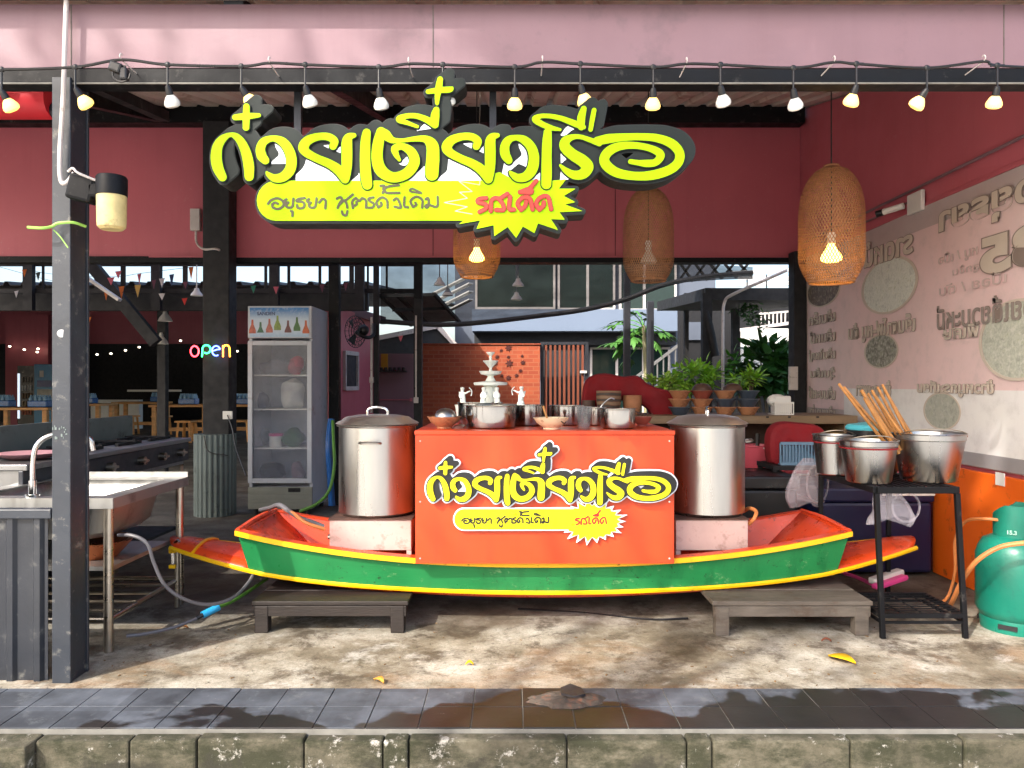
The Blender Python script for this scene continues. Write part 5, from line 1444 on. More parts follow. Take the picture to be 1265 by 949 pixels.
# things on the lower shelf
pb = thing('pink_bucket', 'pink plastic bucket with a white handle on the shelf of the back counter', 'bucket', (XX(938, 5.86), 5.95, .516))
c = Vector((XX(938, 5.86), 5.95, .5165))
bm = nb(); lathe(bm, [(0, .003), (.095, 0), (.10, .006), (.123, .20), (.13, .205), (.13, .215), (.118, .21), (.09, .01), (0, .01)], c, 32); ob('body', bm, 'pink_plastic', pb, smooth=True)
bm = nb(); tube(bm, [c + Vector((.02, -.125, .20)), c + Vector((.07, -.125, .16)), c + Vector((.11, -.10, .09)), c + Vector((.128, -.03, .10))], .005, 6); ob('handle', bm, 'white_plastic', pb)
bm = nb(); beam(bm, c + Vector((.01, 0, .05)), c + Vector((.02, .01, .30)), .022); tag(ob('dark_ladle', bm, 'black_plastic', loc=c), 'dark handle standing in the pink bucket', 'ladle')
cl2 = [(953, 545), (956, 533), (965, 528), (985, 529), (1005, 532), (1013, 542), (1012, 557), (1000, 562), (985, 550), (968, 540), (963, 560), (955, 566)]
me = fill_mesh([np.array([(XX(a, 5.4), ZZ(b_, 5.4)) for a, b_ in [tuple(q) for q in catmull(cl2, 4, True)]])], .14, .04)
me.transform(TOFRONT); me.transform(Matrix.Translation((0, 5.4, 0)))
o = ob('red_cloth', None, 'red_cloth', loc=(XX(985, 5.4), 5.4, .85), me=me, smooth=True); tag(o, 'bright red cloth bundle draped over the blue basket behind the rack', 'cloth')
bb = thing('blue_basket', 'pale blue slotted basket under the red cloth bundle', 'basket', (XX(990, 5.35), 5.35, .62))
bm = nb(); x0, x1 = XX(964, 5.3), XX(1018, 5.3); zq = ZZ(573, 5.3)
for k in range(15):
    xx = x0 + k * (x1 - x0) / 14; beam(bm, (xx, 5.3, zq), (xx, 5.3, zq + .14), .010)
box(bm, x0, x1, 5.29, 5.31, zq + .13, zq + .15); box(bm, x0, x1, 5.29, 5.31, zq - .01, zq + .01); box(bm, x0, x1, 5.312, 5.5, zq - .01, zq + .001); box(bm, x0 + .01, x1 - .01, 5.33, 5.48, zq + .002, zq + .12)
ob('basket_body', bm, 'blue_basket', bb)
tb = thing('side_table', 'dark narrow side table carrying the blue basket behind the boat', 'table', (XX(985, 5.4), 5.4, 0))
bm = nb(); box(bm, XX(955, 5.25), XX(1030, 5.25), 5.25, 5.6, zq - .04, zq - .0105); ob('top', bm, 'black', tb)
for xx in (XX(958, 5.25), XX(1026, 5.25)):
    for yy in (5.27, 5.57): 
        bm = nb(); beam(bm, (xx, yy, 0), (xx, yy, zq - .041), .03); ob('leg', bm, 'black', tb)
bm = nb(); box(bm, XX(964, 5.9), XX(1003, 5.9), 5.85, 6.1, .5165, .59); tag(ob('pink_tray', bm, 'pink_plastic', loc=(1.9, 5.9, .516), bevel=.01), 'flat pink tray on the shelf right of the pink bucket', 'tray')
# broom
br = thing('floor_brush', 'pink floor brush with white bristles lying behind the rack', 'brush', P(1098, 728, 4.25))
a, b_ = P(1078, 731, 4.2), P(1116, 718, 4.3)
rot = (b_ - a).to_track_quat('X', 'Z').to_matrix()
bm = nb(); obox(bm, (a + b_) / 2 + Vector((0, -.02, .03)), ((b_ - a).length, .05, .03), rot); ob('head', bm, 'magenta', br, bevel=.01)
bm = nb(); obox(bm, (a + b_) / 2 + Vector((0, .02, .05)), ((b_ - a).length * .96, .05, .035), rot); ob('bristles', bm, 'white_plastic', br, bevel=.008)
bm = nb(); tube(bm, [a + Vector((.02, 0, .03)), P(1055, 712, 4.45), P(1015, 700, 4.8)], .011, 8); ob('handle', bm, 'magenta', br)

# ================================================================== LEFT SIDE: PANEL, SINK, RANGE
fp = thing('corrugated_panel', 'dark corrugated metal panel with a pale top rail left of the front post', 'panel', (-2.1, 3.12, 0))
bm = nb(); prev = None; x = -3.2
seq = []
while x < XX(65, 3.1):
    for dx, dy in ((0, 0), (.05, 0), (.062, -.014), (.085, -.014), (.097, 0)): seq.append((x + dx, 3.115 + dy))
    x += .11
for (xx, yy) in seq:
    if xx > XX(65, 3.1): break
    cur = [bm.verts.new((xx, yy, z)) for z in (.0, ZZ(640, 3.12))]
    if prev: bm.faces.new((prev[0], cur[0], cur[1], prev[1]))
    prev = cur
o = ob('sheet', bm, mat('dark_panel_paint', (34, 38, 46), .4, var=.15, dirt=(90, 90, 88), damt=.12, dscale=14, streak=(60, 62, 64), samt=.4), fp); s2 = o.modifiers.new('S', 'SOLIDIFY'); s2.thickness = .003
bm = nb(); box(bm, -3.2, XX(64, 3.1), 3.092, 3.14, ZZ(640, 3.12) + .001, ZZ(628, 3.12)); ob('top_rail', bm, 'post_steel', fp, bevel=.004)
sk = thing('steel_sink', 'stainless double bowl sink table behind the front left post', 'sink', (-2.4, 3.8, 0))
SX0, SX1, SY0, SY1, SZ = -3.25, -1.775, 3.42, 4.22, .69
B1 = (-2.46, -1.86, SY0 + .09, SY1 - .10); B0 = (-3.12, -2.54, SY0 + .09, SY1 - .10)
bm = nb()
for (a, b_, c_, d_) in ((SX0, SX1, SY0, B1[2]), (SX0, SX1, B1[3], SY1), (SX0, B0[0], B1[2], B1[3]), (B0[1], B1[0], B1[2], B1[3]), (B1[1], SX1, B1[2], B1[3])):
    box(bm, a, b_, c_, d_, SZ - .005, SZ)
for (a, b_, c_, d_) in ((SX0, SX1, SY0 - .001, SY0 + .004), (SX0, SX1, SY1 - .004, SY1 + .001), (SX1 - .004, SX1 + .001, SY0 + .0045, SY1 - .0045)):
    box(bm, a, b_, c_, d_, SZ - .045, SZ + .002)
box(bm, SX0, SX1, SY1 - .012, SY1 - .0045, SZ + .0021, SZ + .03)
ob('worktop', bm, 'sink_steel', sk)
for (a, b_, c_, d_) in (B0, B1):
    bm = nb(); rows = []
    def rrect(x0, x1, y0, y1, r, z, n=6):
        o_ = []
        for (cx_, cy_, a0) in ((x1 - r, y1 - r, 0), (x0 + r, y1 - r, 90), (x0 + r, y0 + r, 180), (x1 - r, y0 + r, 270)):
            for k in range(n + 1): o_.append((cx_ + r * math.cos(R(a0 + 90 * k / n)), cy_ + r * math.sin(R(a0 + 90 * k / n)), z))
        return o_
    for (ins, r, z) in ((-.003, .06, SZ - .0055), (.01, .07, SZ - .06), (.03, .09, SZ - .18), (.06, .11, SZ - .21), (.12, .12, SZ - .222)):
        rows.append([bm.verts.new(p) for p in rrect(a + ins, b_ - ins, c_ + ins, d_ - ins, r, z)])
    for A, B in zip(rows[:-1], rows[1:]):
        for k in range(len(A)): bm.faces.new((A[k], A[(k + 1) % len(A)], B[(k + 1) % len(A)], B[k]))
    bm.faces.new(rows[-1]); o = ob('bowl', bm, 'sink_steel', sk, smooth=True); s2 = o.modifiers.new('S', 'SOLIDIFY'); s2.thickness = .003
for (x, y) in ((SX1 - .035, SY0 + .03), (SX1 - .035, SY1 - .03), (SX0 + .04, SY0 + .03), (SX0 + .04, SY1 - .03)):
    bm = nb(); cyl(bm, (x, y, 0), (x, y, SZ - .006), .021, 14); ob('leg', bm, 'tube_steel', sk, smooth=True)
bm = nb(); xl = SX1 - .035
for z in (.14,): 
    cyl(bm, (xl, SY0 + .03, z), (xl, SY1 - .03, z), .013, 10); cyl(bm, (SX0 + .04, SY0 + .03, z), (xl, SY0 + .03, z), .013, 10); cyl(bm, (SX0 + .04, SY1 - .03, z), (xl, SY1 - .03, z), .013, 10)
for k in range(4): cyl(bm, (SX0 + .04, SY0 + .18 + k * .15, .14), (xl, SY0 + .18 + k * .15, .14), .009, 8)
ob('lower_rail', bm, 'tube_steel', sk, smooth=True)
bm = nb(); box(bm, SX0 + .06, xl - .03, SY0 + .12, SY1 - .1, .34, .36); ob('under_shelf', bm, 'sink_steel', sk)
bm = nb(); fx = XX(40, 3.47)
f0 = Vector((fx, 3.47, SZ)); cyl(bm, f0 + Vector((0, 0, .0)), f0 + Vector((0, 0, .012)), .03, 18); cyl(bm, f0, f0 + Vector((0, 0, .075)), .017, 14)
tube(bm, [f0 + Vector((0, 0, .07)), f0 + Vector((.004, 0, .17)), f0 + Vector((.016, .01, .235)), f0 + Vector((.06, .03, .275)), f0 + Vector((.13, .06, .285)), f0 + Vector((.20, .1, .26)), f0 + Vector((.215, .11, .2))], .0115, 10); ob('tap', bm, 'chrome', sk, smooth=True)
cpb = Vector((XX(118, 3.75), 3.75, .3605)); 
bm = nb(); lathe(bm, [(0, .0), (.10, 0), (.17, .08), (.175, .085), (.165, .085), (0, .01)], cpb, 32); tag(ob('copper_basin', bm, mat('copper_basin', (190, 112, 70), .3, metal=.7, var=.15), loc=cpb, smooth=True), 'copper coloured basin on the shelf under the sink', 'basin')
# stove range
rg = thing('stove_range', 'long black stove range with knobs behind the sink', 'stove', (-2.8, 4.9, 0))
GX0, GX1, GY0, GY1, GZ = -3.35, -2.46, 3.9, 5.9, .79
bm = nb(); box(bm, GX0, GX1, GY0, GY1, GZ - .03, GZ); box(bm, GX0 + .02, GX1 - .05, GY0 + .02, GY1 - .02, GZ - .2, GZ - .031); ob('top', bm, steel('range_steel', (150, 151, 153), .42, (4, 1, 1), dirt=(90, 88, 86)), rg, bevel=.004)
bm = nb(); box(bm, GX1 - .045, GX1 - .02, GY0, GY1, GZ - .17, GZ - .032); ob('control_panel', bm, 'dark_metal', rg, bevel=.004)
for (y, ) in ((4.35,), (4.72,), (5.12,), (5.42,), (5.72,)):
    bm = nb(); cyl(bm, (GX1 - .021, y, GZ - .10), (GX1 + .02, y, GZ - .10), .028, 16); box(bm, GX1 + .0205, GX1 + .035, y - .028, y + .028, GZ - .107, GZ - .093); ob('knob', bm, 'tube_steel', rg)
for x in (GX0 + .03, GX1 - .06):
    for y in (GY0 + .04, GY0 + 1.0, GY1 - .04):
        bm = nb(); cyl(bm, (x, y, 0), (x, y, GZ - .201), .016, 10); ob('leg', bm, 'tube_steel', rg)
bm = nb(); box(bm, -2.93, -2.905, GY0 + .05, GY1 - .01, GZ + .001, GZ + .17); ob('splash_panel', bm, 'corr_grey', rg, bevel=.003)
for y in (4.7, 5.2, 5.65):
    bm = nb()
    for k in range(3): box(bm, GX1 - .36 + k * .11, GX1 - .34 + k * .11, y - .16, y + .16, GZ + .001, GZ + .02)
    box(bm, GX1 - .38, GX1 - .08, y - .012, y + .012, GZ + .0201, GZ + .03)
    ob('pot_grate', bm, 'black', rg)
bm = nb(); box(bm, GX0 + .05, GX1 - .08, GY0 + .05, GY1 - .05, .10, .12); box(bm, GX0 + .05, GX0 + .07, GY0 + .05, GY1 - .05, .121, .58); ob('lower_shelf', bm, 'black', rg)
bm = nb(); c = P(36, 555, 4.2); lathe(bm, [(0, 0), (.09, 0), (.16, .03), (.165, .035), (.155, .036), (0, .012)], (c.x, c.y, GZ + .001), 28); tag(ob('plastic_tray', bm, mat('dull_pink_plastic', (176, 130, 140), .5), loc=(c.x, c.y, GZ), smooth=True), 'round pinkish tray lying on the stove range behind the tap', 'tray')

# hoses and taps on the floor, left
bm = nb(); tube(bm, [P(146, 661, 3.5), P(165, 662, 3.48), P(182, 672, 3.48), P(190, 695, 3.5), P(203, 722, 3.52), P(225, 739, 3.55), P(255, 747, 3.62), P(285, 740, 3.72), P(305, 722, 3.85), P(316, 704, 3.95)], .0085, 8); tag(ob('water_hose', bm, 'hose_grey', smooth=True), 'grey water hose looping from the sink leg towards the boat', 'hose')
vh = thing('water_hose', 'thin hose on the floor with a bright blue connector and green end', 'hose', P(262, 756, 3.8))
bm = nb(); tube(bm, [P(156, 786, 3.48), P(180, 783, 3.52), P(215, 775, 3.6), P(243, 764, 3.68)], .008, 8); ob('grey_section', bm, 'hose_grey', vh, smooth=True)
bm = nb(); tube(bm, [P(243, 764, 3.68), P(252, 759, 3.7)], .011, 8, raw=True); ob('nozzle', bm, 'black_plastic', vh)
bm = nb(); cyl(bm, P(250, 760, 3.7), P(270, 750, 3.76), .018, 12); ob('connector', bm, 'hose_blue', vh, smooth=True)
bm = nb(); tube(bm, [P(270, 750, 3.76), P(285, 744, 3.85), P(305, 732, 4.0), P(330, 715, 4.2)], .009, 8); ob('green_section', bm, 'hose_green', vh, smooth=True)
vt = thing('water_tap', 'chrome water tap with yellow tags beside the left tip of the boat', 'tap', P(217, 690, 4.12))
bm = nb(); tube(bm, [P(221, 668, 4.1), P(215, 674, 4.1), P(214, 690, 4.1), P(214, 702, 4.1)], .011, 8); ob('pipe', bm, 'chrome', vt, smooth=True)
for ty in (681, 700):
    bm = nb(); obox(bm, P(213, ty, 4.08), (.035, .02, .02)); ob('yellow_tag', bm, 'boat_yellow', vt, bevel=.004)
bm = nb(); cyl(bm, P(219, 672, 4.14), Vector((XX(219, 4.14), 4.14, 0)), .014, 10); ob('stand_pipe', bm, 'tube_steel', vt, smooth=True)

# ================================================================== FRIDGE
FX0, FX1, FY0, FY1, FZ = XX(306, 7.0), XX(385, 7.0), 7.0, 7.62, ZZ(378, 7.0)
fr = thing('display_fridge', 'tall white glass door drinks fridge with bottle pictures on its header', 'fridge', ((FX0 + FX1) / 2, FY0, 0))
bm = nb(); box(bm, FX0, FX0 + .03, FY0 + .04, FY1, .06, FZ); box(bm, FX1 - .03, FX1, FY0 + .04, FY1, .06, FZ); box(bm, FX0 + .0305, FX1 - .0305, FY1 - .03, FY1, .06, FZ); box(bm, FX0 + .0305, FX1 - .0305, FY0 + .04, FY1 - .031, FZ - .03, FZ); box(bm, FX0 + .0305, FX1 - .0305, FY0 + .04, FY1 - .031, .06, .26)
ob('cabinet', bm, 'fridge', fr, bevel=.004)
zh0, zh1 = ZZ(418, 7.0), ZZ(379, 7.0)
bm = nb(); box(bm, FX0, FX1, FY0, FY0 + .039, zh0, FZ - .001); ob('header', bm, 'fridge', fr, bevel=.006)
hb = MB('header_print'); sp = hb.n('ShaderNodeSeparateXYZ'); hb.l(hb.tc.outputs['Object'], sp.inputs[0])
hb.base(hb.mix(hb.val(hb.noise(24, 5, .7), 0, .5, .5, .7), hb.ramp(hb.val(sp.outputs['Z'], 0, 1, zh0, zh1), [(.1, lin((150, 178, 206))), (.3, lin((190, 202, 220))), (.6, lin((176, 196, 216))), (.9, lin((30, 110, 176)))]), lin((190, 206, 222)))); hb.rough(.3)
bm = nb(); hx0, hx1 = FX0 + .02, FX1 - .025; box(bm, hx0, hx1, FY0 - .004, FY0 - .0005, zh0 + .012, zh1 - .008); hd = ob('header_picture', bm, hb.m, fr)
bt = [(312, 395, 412, (176, 84, 60)), (322, 398, 410, (60, 110, 84)), (333, 394, 411, (170, 96, 84)), (343, 390, 408, (120, 140, 60)), (356, 396, 411, (96, 40, 44)), (367, 392, 409, (60, 104, 48)), (378, 396, 412, (180, 84, 40))]
for (px, pt, pbm, rgb) in bt:
    wv = 4.2
    sh = [(px - 1.1, pt), (px + 1.1, pt), (px + 1.4, pt + 6), (px + wv, pt + 13), (px + wv, pbm), (px - wv, pbm), (px - wv, pt + 13), (px - 1.4, pt + 6)]
    me = fill_mesh([np.array([(XX(a, FY0), ZZ(b_, FY0)) for a, b_ in sh])], .001); me.transform(TOFRONT); me.transform(Matrix.Translation((0, FY0 - .005, 0)))
    ob('printed_bottle', None, mat('print_bottle', rgb, .4, var=.3, scale=40, bump=0), hd, me=me)
me = text_mesh('SANDEN', .042, .001, .0005); me.transform(TOFRONT); me.transform(Matrix.Translation((XX(329, 7), FY0 - .005, ZZ(389.5, 7)))); ob('header_lettering', None, mat('deep_blue_print', (16, 40, 90), .4, bump=0), hd, me=me)
zd0, zd1 = ZZ(597, 7.0), ZZ(421, 7.0)
dr = None
bm = nb(); t_ = .042; box(bm, FX0, FX0 + t_, FY0, FY0 + .039, zd0, zd1); box(bm, FX1 - t_, FX1, FY0, FY0 + .039, zd0, zd1); box(bm, FX0 + t_ + .0002, FX1 - t_ - .0002, FY0, FY0 + .039, zd0, zd0 + t_); box(bm, FX0 + t_ + .0002, FX1 - t_ - .0002, FY0, FY0 + .039, zd1 - t_, zd1)
dr = ob('door', bm, 'fridge', fr, bevel=.003)
bm = nb(); box(bm, FX0 + t_ + .001, FX1 - t_ - .001, FY0 + .012, FY0 + .018, zd0 + t_ + .001, zd1 - t_ - .001); ob('glass', bm, 'fridge_glass', dr)
for py in (463, 505, 553):
    bm = nb(); z = ZZ(py, 7.1); box(bm, FX0 + .035, FX1 - .035, FY0 + .07, FY1 - .05, z - .012, z); ob('shelf', bm, 'white_plastic', fr)
bm = nb(); box(bm, FX0, FX1, FY0 + .01, FY0 + .039, .0605, .2585)
for k in range(4): box(bm, FX0 + .01, FX1 - .01, FY0 + .002, FY0 + .0095, .08 + k * .042, .108 + k * .042)
ob('grille', bm, 'fridge_base', fr)
bm = nb(); box(bm, XX(356, 7), XX(371, 7), FY0 - .002, FY0 + .0015, ZZ(608, 7), ZZ(603, 7)); ob('badge', bm, 'black_plastic', fr)
bm = nb()
for xa in (FX0 + .05, FX1 - .05):
    for ya in (FY0 + .08, FY1 - .06): cyl(bm, (xa, ya, 0), (xa, ya, .0605), .02, 10)
ob('foot', bm, 'black', fr)
def lump(name, label, cat, c, rx, ry, rz, m, seed=0):
    rs = random.Random(seed); bm = nb(); sphere(bm, c, rx, ry, rz, 20, 14)
    for v in bm.verts:
        d_ = v.co - Vector(c); k = 1 + .16 * math.sin(d_.x * 40 + seed) * math.sin(d_.z * 34 + seed * 2) + .08 * math.sin(d_.y * 70 + d_.z * 50)
        v.co = Vector(c) + d_ * k
    return tag(ob(name, bm, m, loc=c, smooth=True), label, cat)
zz1, zz2, zz3 = ZZ(463, 7.1), ZZ(505, 7.1), ZZ(553, 7.1)
lump('food_bag', 'white plastic food bag on the middle shelf of the fridge', 'food bag', (XX(362, 7.25), 7.25, zz2 + .13), .11, .10, .14, 'paper', 1)
lump('food_bag', 'dark blue food bag at the left of the middle fridge shelf', 'food bag', (XX(324, 7.25), 7.25, zz2 + .07), .055, .08, .08, 'navy', 2)
lump('food_bag', 'lilac food bags along the top shelf of the fridge', 'food bag', (XX(345, 7.25), 7.25, zz1 + .06), .2, .12, .08, 'bag', 3)
lump('vegetable_bag', 'dark green vegetables at the right of the third fridge shelf', 'vegetables', (XX(362, 7.25), 7.25, zz3 + .08), .1, .1, .09, 'leafy_dark', 4)
lump('food_bag', 'pale bag at the right end of the top fridge shelf', 'food bag', (XX(366, 7.3), 7.3, zz1 + .09), .07, .09, .09, 'pink_plastic', 6)
lump('food_bag', 'grey green bag behind the pink lidded jar in the fridge', 'food bag', (XX(326, 7.35), 7.35, zz3 + .09), .06, .09, .09, 'corr_grey', 7)
lump('food_bag', 'dark heap of bags at the bottom of the fridge', 'food bag', (XX(335, 7.35), 7.35, .36), .13, .12, .09, 'grey_dark', 8)
lump('food_bag', 'pale pink bag at the bottom right of the fridge', 'food bag', (XX(368, 7.3), 7.3, .36), .06, .1, .1, 'pink', 9)
pk = thing('plastic_jar', 'jar with a pink lid on the third fridge shelf', 'jar', (XX(341, 7.2), 7.2, zz3))
bm = nb(); cyl(bm, (XX(341, 7.2), 7.2, zz3 + .001), (XX(341, 7.2), 7.2, zz3 + .10), .06, 20); ob('jar_body', bm, 'paper', pk)
bm = nb(); cyl(bm, (XX(341, 7.2), 7.2, zz3 + .1005), (XX(341, 7.2), 7.2, zz3 + .125), .066, 20); ob('lid', bm, 'magenta', pk)
bm = nb(); tube(bm, [P(411, 520, 6.3), P(412, 545, 6.2), P(413, 575, 6.1), P(407, 605, 6.0), P(392, 622, 6.0), P(370, 632, 6.0)], .013, 8); tag(ob('garden_hose', bm, 'hose_green', smooth=True), 'green hose hanging beside the left stock pot by the fridge', 'hose')
bm = nb(); 
for k, (px, dz) in enumerate(((404, 0), (408, .05), (406, -.05))): tube(bm, [P(px + 3, 518, 6.5 + dz), P(px, 550, 6.4 + dz), P(px + 2, 590, 6.4 + dz), P(px + 4, 625, 6.4 + dz)], .014, 8)
tag(ob('blue_hose', bm, mat('blue_hose', (24, 84, 150), .4), smooth=True), 'bundle of blue hoses hanging between the fridge and the left pot', 'hose')
# ================================================================== DINING HALL, FAR LEFT
HY = 24.0
bm = nb(); box(bm, -22, XX(420, HY), HY, HY + .2, 0, ZZ(425, HY)); hw = ob('hall_back_wall', bm, 'black'); tag(hw, 'black rear wall of the dining hall with a maroon band above', 'wall')
bm = nb(); box(bm, -22, XX(420, HY), HY + .02, HY + .18, ZZ(425, HY) + .001, 3.5); ob('upper_band', bm, 'maroon', hw)
bm = nb(); box(bm, -22, -21.8, 8, HY - .01, 0, 4); tag(ob('hall_light_blocker', bm, 'black'), 'added unseen black wall blocking side light at the far left of the dining hall', 'wall')  # added out of view to keep sky light out on the left
bm = nb(); box(bm, XX(60, 22.5) - 1.2, XX(62, 22.5), 22.4, 22.6, 0, 3.2); tag(ob('hall_partition', bm, 'maroon'), 'maroon partition beside the far drinks coolers', 'wall')
# its roof
ys = 8.6
bm = nb()
for (a, b_) in (((-20, ys, ZZ(352, ys)), (XX(452, ys), HY + .5, 3.75)),):
    prev = None; x = -20.0
    while x < XX(440, ys):
        for dx, dz in ((0, 0), (.1, 0), (.125, .04), (.165, .04), (.19, 0)):
            cur = [bm.verts.new((x + dx, y, z + dz)) for y, z in ((ys, ZZ(352, ys)), (HY + 1, 3.72))]
            if prev: bm.faces.new((prev[0], cur[0], cur[1], prev[1]))
            prev = cur
        x += .2
o = ob('hall_roof', bm, 'roof_dark'); tag(o, 'dark corrugated roof of the dining hall beyond the back panel', 'roof')
s2 = o.modifiers.new('S', 'SOLIDIFY'); s2.thickness = .01
bm = nb(); box(bm, -20, XX(455, ys), ys - .03, ys + .05, ZZ(384, ys), ZZ(362, ys)); tag(ob('hall_beam', bm, 'black'), 'deep dark beam along the front edge of the dining hall roof', 'beam')
cl = thing('clerestory_frame', 'black steel mullions of the bright open strip under the maroon panel', 'frame', (-3, 8.45, 2.2))
rs = random.Random(2)
x = -6.2
while x < XX(480, 8.45):
    bm = nb(); box(bm, x, x + rs.choice((.022, .03, .05)), 8.44, 8.46, ZZ(362, 8.45), 2.62); x += rs.uniform(.16, .36)
    ob('mullion', bm, 'black', cl)
bm = nb(); box(bm, -7, XX(520, 8.45), 8.43, 8.47, ZZ(362, 8.45) - .001, ZZ(357, 8.45)); box(bm, -7, XX(520, 8.45), 8.43, 8.47, ZZ(329, 8.45), ZZ(325, 8.45)); ob('rail', bm, 'black', cl)
for k, px in enumerate((38, 195, 340, 445)):
    bm = nb(); box(bm, XX(px, 8.42) - .05, XX(px, 8.42) + .05, 8.36, 8.425, ZZ(384, 8.4), 2.62); ob('post', bm, 'black', cl)
bm = nb(); beam(bm, P(112, 326, 8.3), P(193, 424, 8.3), .09, .12); tag(ob('diagonal_brace', bm, 'black'), 'black diagonal brace behind the front left post running down to the thin post', 'brace')
bm = nb(); beam(bm, P(106, 342, 8.0), P(148, 371, 8.0), .07, .03); tag(ob('fluorescent_tube', bm, 'white_plastic'), 'unlit white tube lamp hanging aslant behind the front left post', 'tube lamp')
po = thing('lamp_post', 'thin black post in the hall with white bell lamps', 'post', (XX(199, 9.6), 9.6, 0))
bm = nb(); box(bm, XX(194, 9.6), XX(204, 9.6), 9.6, 9.7, 0, 2.3); ob('shaft', bm, 'black', po)
for px, py in ((204, 392), (199, 420)):
    c = P(px, py, 9.45); bm = nb(); lathe(bm, [(.085, -.05), (.07, -.01), (.03, .04), (.015, .09), (0, .09)], c, 20); ob('bell_lamp', bm, 'white_plastic', po, smooth=True)
bm = nb()
for px, py, d in ((638, 348, 8.0), (638, 366, 8.6), (500, 346, 8.0), (506, 358, 8.6)):
    pass
for px, py, d, lab in ((640, 350, 8.0, 'upper white bell lamp hanging before the dark window'), (638, 367, 8.3, 'lower white bell lamp hanging before the dark window'), (543, 349, 8.0, 'white bell lamp hanging left of the glowing pendant'), (553, 362, 8.3, 'second white bell lamp left of the glowing pendant, slightly lower'), (243, 362, 8.0, 'white bell lamp left of the black column under the bright strip')):
    t = thing('bell_lamp', lab, 'lamp', P(px, py, d), 'white bell lamps'); c = P(px, py, d)
    bm = nb(); lathe(bm, [(.062, -.03), (.055, -.01), (.03, .02), (.02, .05), (0, .052)], c, 20); ob('shade', bm, 'white_plastic', t, smooth=True)
    bm = nb(); cyl(bm, c + Vector((0, 0, .05)), Vector((c.x, c.y, 2.62)), .006, 6); ob('cord', bm, 'white_plastic', t)
# bunting
bt_ = thing('bunting', 'coloured triangular bunting flags strung across the hall front', 'bunting', P(130, 340, 8.1))
fl = [(8, 318, 6, 8, 'o'), (62, 320, 6, 8, 'o'), (30, 338, 6, 9, 'o'), (47, 342, 6, 10, 'g'), (146, 340, 8, 9, 'p'), (137, 348, 9, 9, 'p'), (150, 362, 7, 15, 'o'), (170, 360, 8, 15, 'y'), (172, 345, 5, 12, 'p'), (190, 352, 5, 11, 'm'), (200, 350, 7, 11, 'w'), (212, 347, 6, 15, 'b'), (236, 338, 6, 15, 'o'), (229, 353, 6, 8, 'm'), (200, 367, 8, 8, 'w'), (228, 373, 7, 8, 'r'), (131, 366, 5, 10, 'o'), (110, 396, 6, 7, 'o'), (20, 364, 5, 8, 'w'), (313, 358, 7, 9, 'gr'), (341, 359, 7, 9, 'p'), (398, 357, 6, 10, 'm'), (427, 355, 6, 9, 'm'), (495, 419, 6, 7, 'p')]
fc = {'o': (214, 116, 50), 'g': (70, 84, 80), 'p': (214, 110, 120), 'y': (206, 168, 90), 'm': (120, 72, 84), 'w': (214, 212, 208), 'b': (60, 78, 110), 'r': (206, 60, 50), 'gr': (60, 140, 110)}
fm = {k: mat('flag_cloth', v, .8, var=.1, bump=0) for k, v in fc.items()}
for (px, py, wv, h, k) in fl:
    bm = nb(); A = [P(px - wv / 2, py - h / 2, 8.1), P(px + wv / 2, py - h / 2 - 1, 8.12), P(px, py + h / 2, 8.1)]
    B = [p + Vector((0, .004, 0)) for p in A]
    va = [bm.verts.new(p) for p in A]; vb = [bm.verts.new(p) for p in B]
    bm.faces.new(va[::-1]); bm.faces.new(vb)
    for q in range(3): bm.faces.new((va[q], va[(q + 1) % 3], vb[(q + 1) % 3], vb[q]))
    ob('flag', bm, fm[k], bt_)
bm = nb()
for pts in ([(0, 312), (47, 336), (137, 342), (172, 338), (236, 330)], [(0, 330), (60, 346), (131, 360), (200, 362), (228, 368), (300, 352)], [(300, 350), (340, 354), (400, 351), (450, 345)]): tube(bm, [P(a, b_, 8.11) for a, b_ in pts], .003, 4)
ob('string', bm, 'black', bt_)
# spot lamps on the black wall
sp_ = [(12, 428), (30, 432), (47, 431), (46, 435), (120, 438), (137, 437), (155, 433), (172, 429), (223, 421), (293, 434)]
spn = ['small lit spot lamp furthest left on the black hall wall', 'small lit spot lamp second from the far left on the black hall wall', 'upper small lit spot lamp of a pair left of the front post', 'lower small lit spot lamp of a pair left of the front post',
       'small lit spot lamp nearest right of the front left post', 'small lit spot lamp second right of the front left post', 'small lit spot lamp third right of the front left post', 'small lit spot lamp fourth right of the front left post, near the brace foot', 'small lit spot lamp on the maroon band left of the black column', 'small lit spot lamp between the black column and the tall fridge']
for (px, py), lab in zip(sp_, spn):
    bm = nb(); c = P(px, py, 22.2); sphere(bm, c, .036, .036, .026, 10, 6); tag(ob('spot_lamp', bm, mat('lit_spot', (255, 244, 220), .4, bump=0, emit=(255, 240, 210), estr=2.5), loc=c, smooth=True), lab, 'lamp', 'spot lamps in the hall')
bm = nb(); box(bm, XX(157, 20), XX(223, 20), 20, 20.06, ZZ(484, 20), ZZ(481.5, 20)); tag(ob('wall_shelf', bm, 'white_paint'), 'long thin white ledge line on the black hall wall', 'ledge')
bm = nb(); box(bm, XX(112, 20.6), XX(172, 20.6), 20.6, 20.8, 0, ZZ(494, 20.6)); tag(ob('low_wall', bm, 'white_paint'), 'low white wall behind the wooden tables in the hall', 'wall')
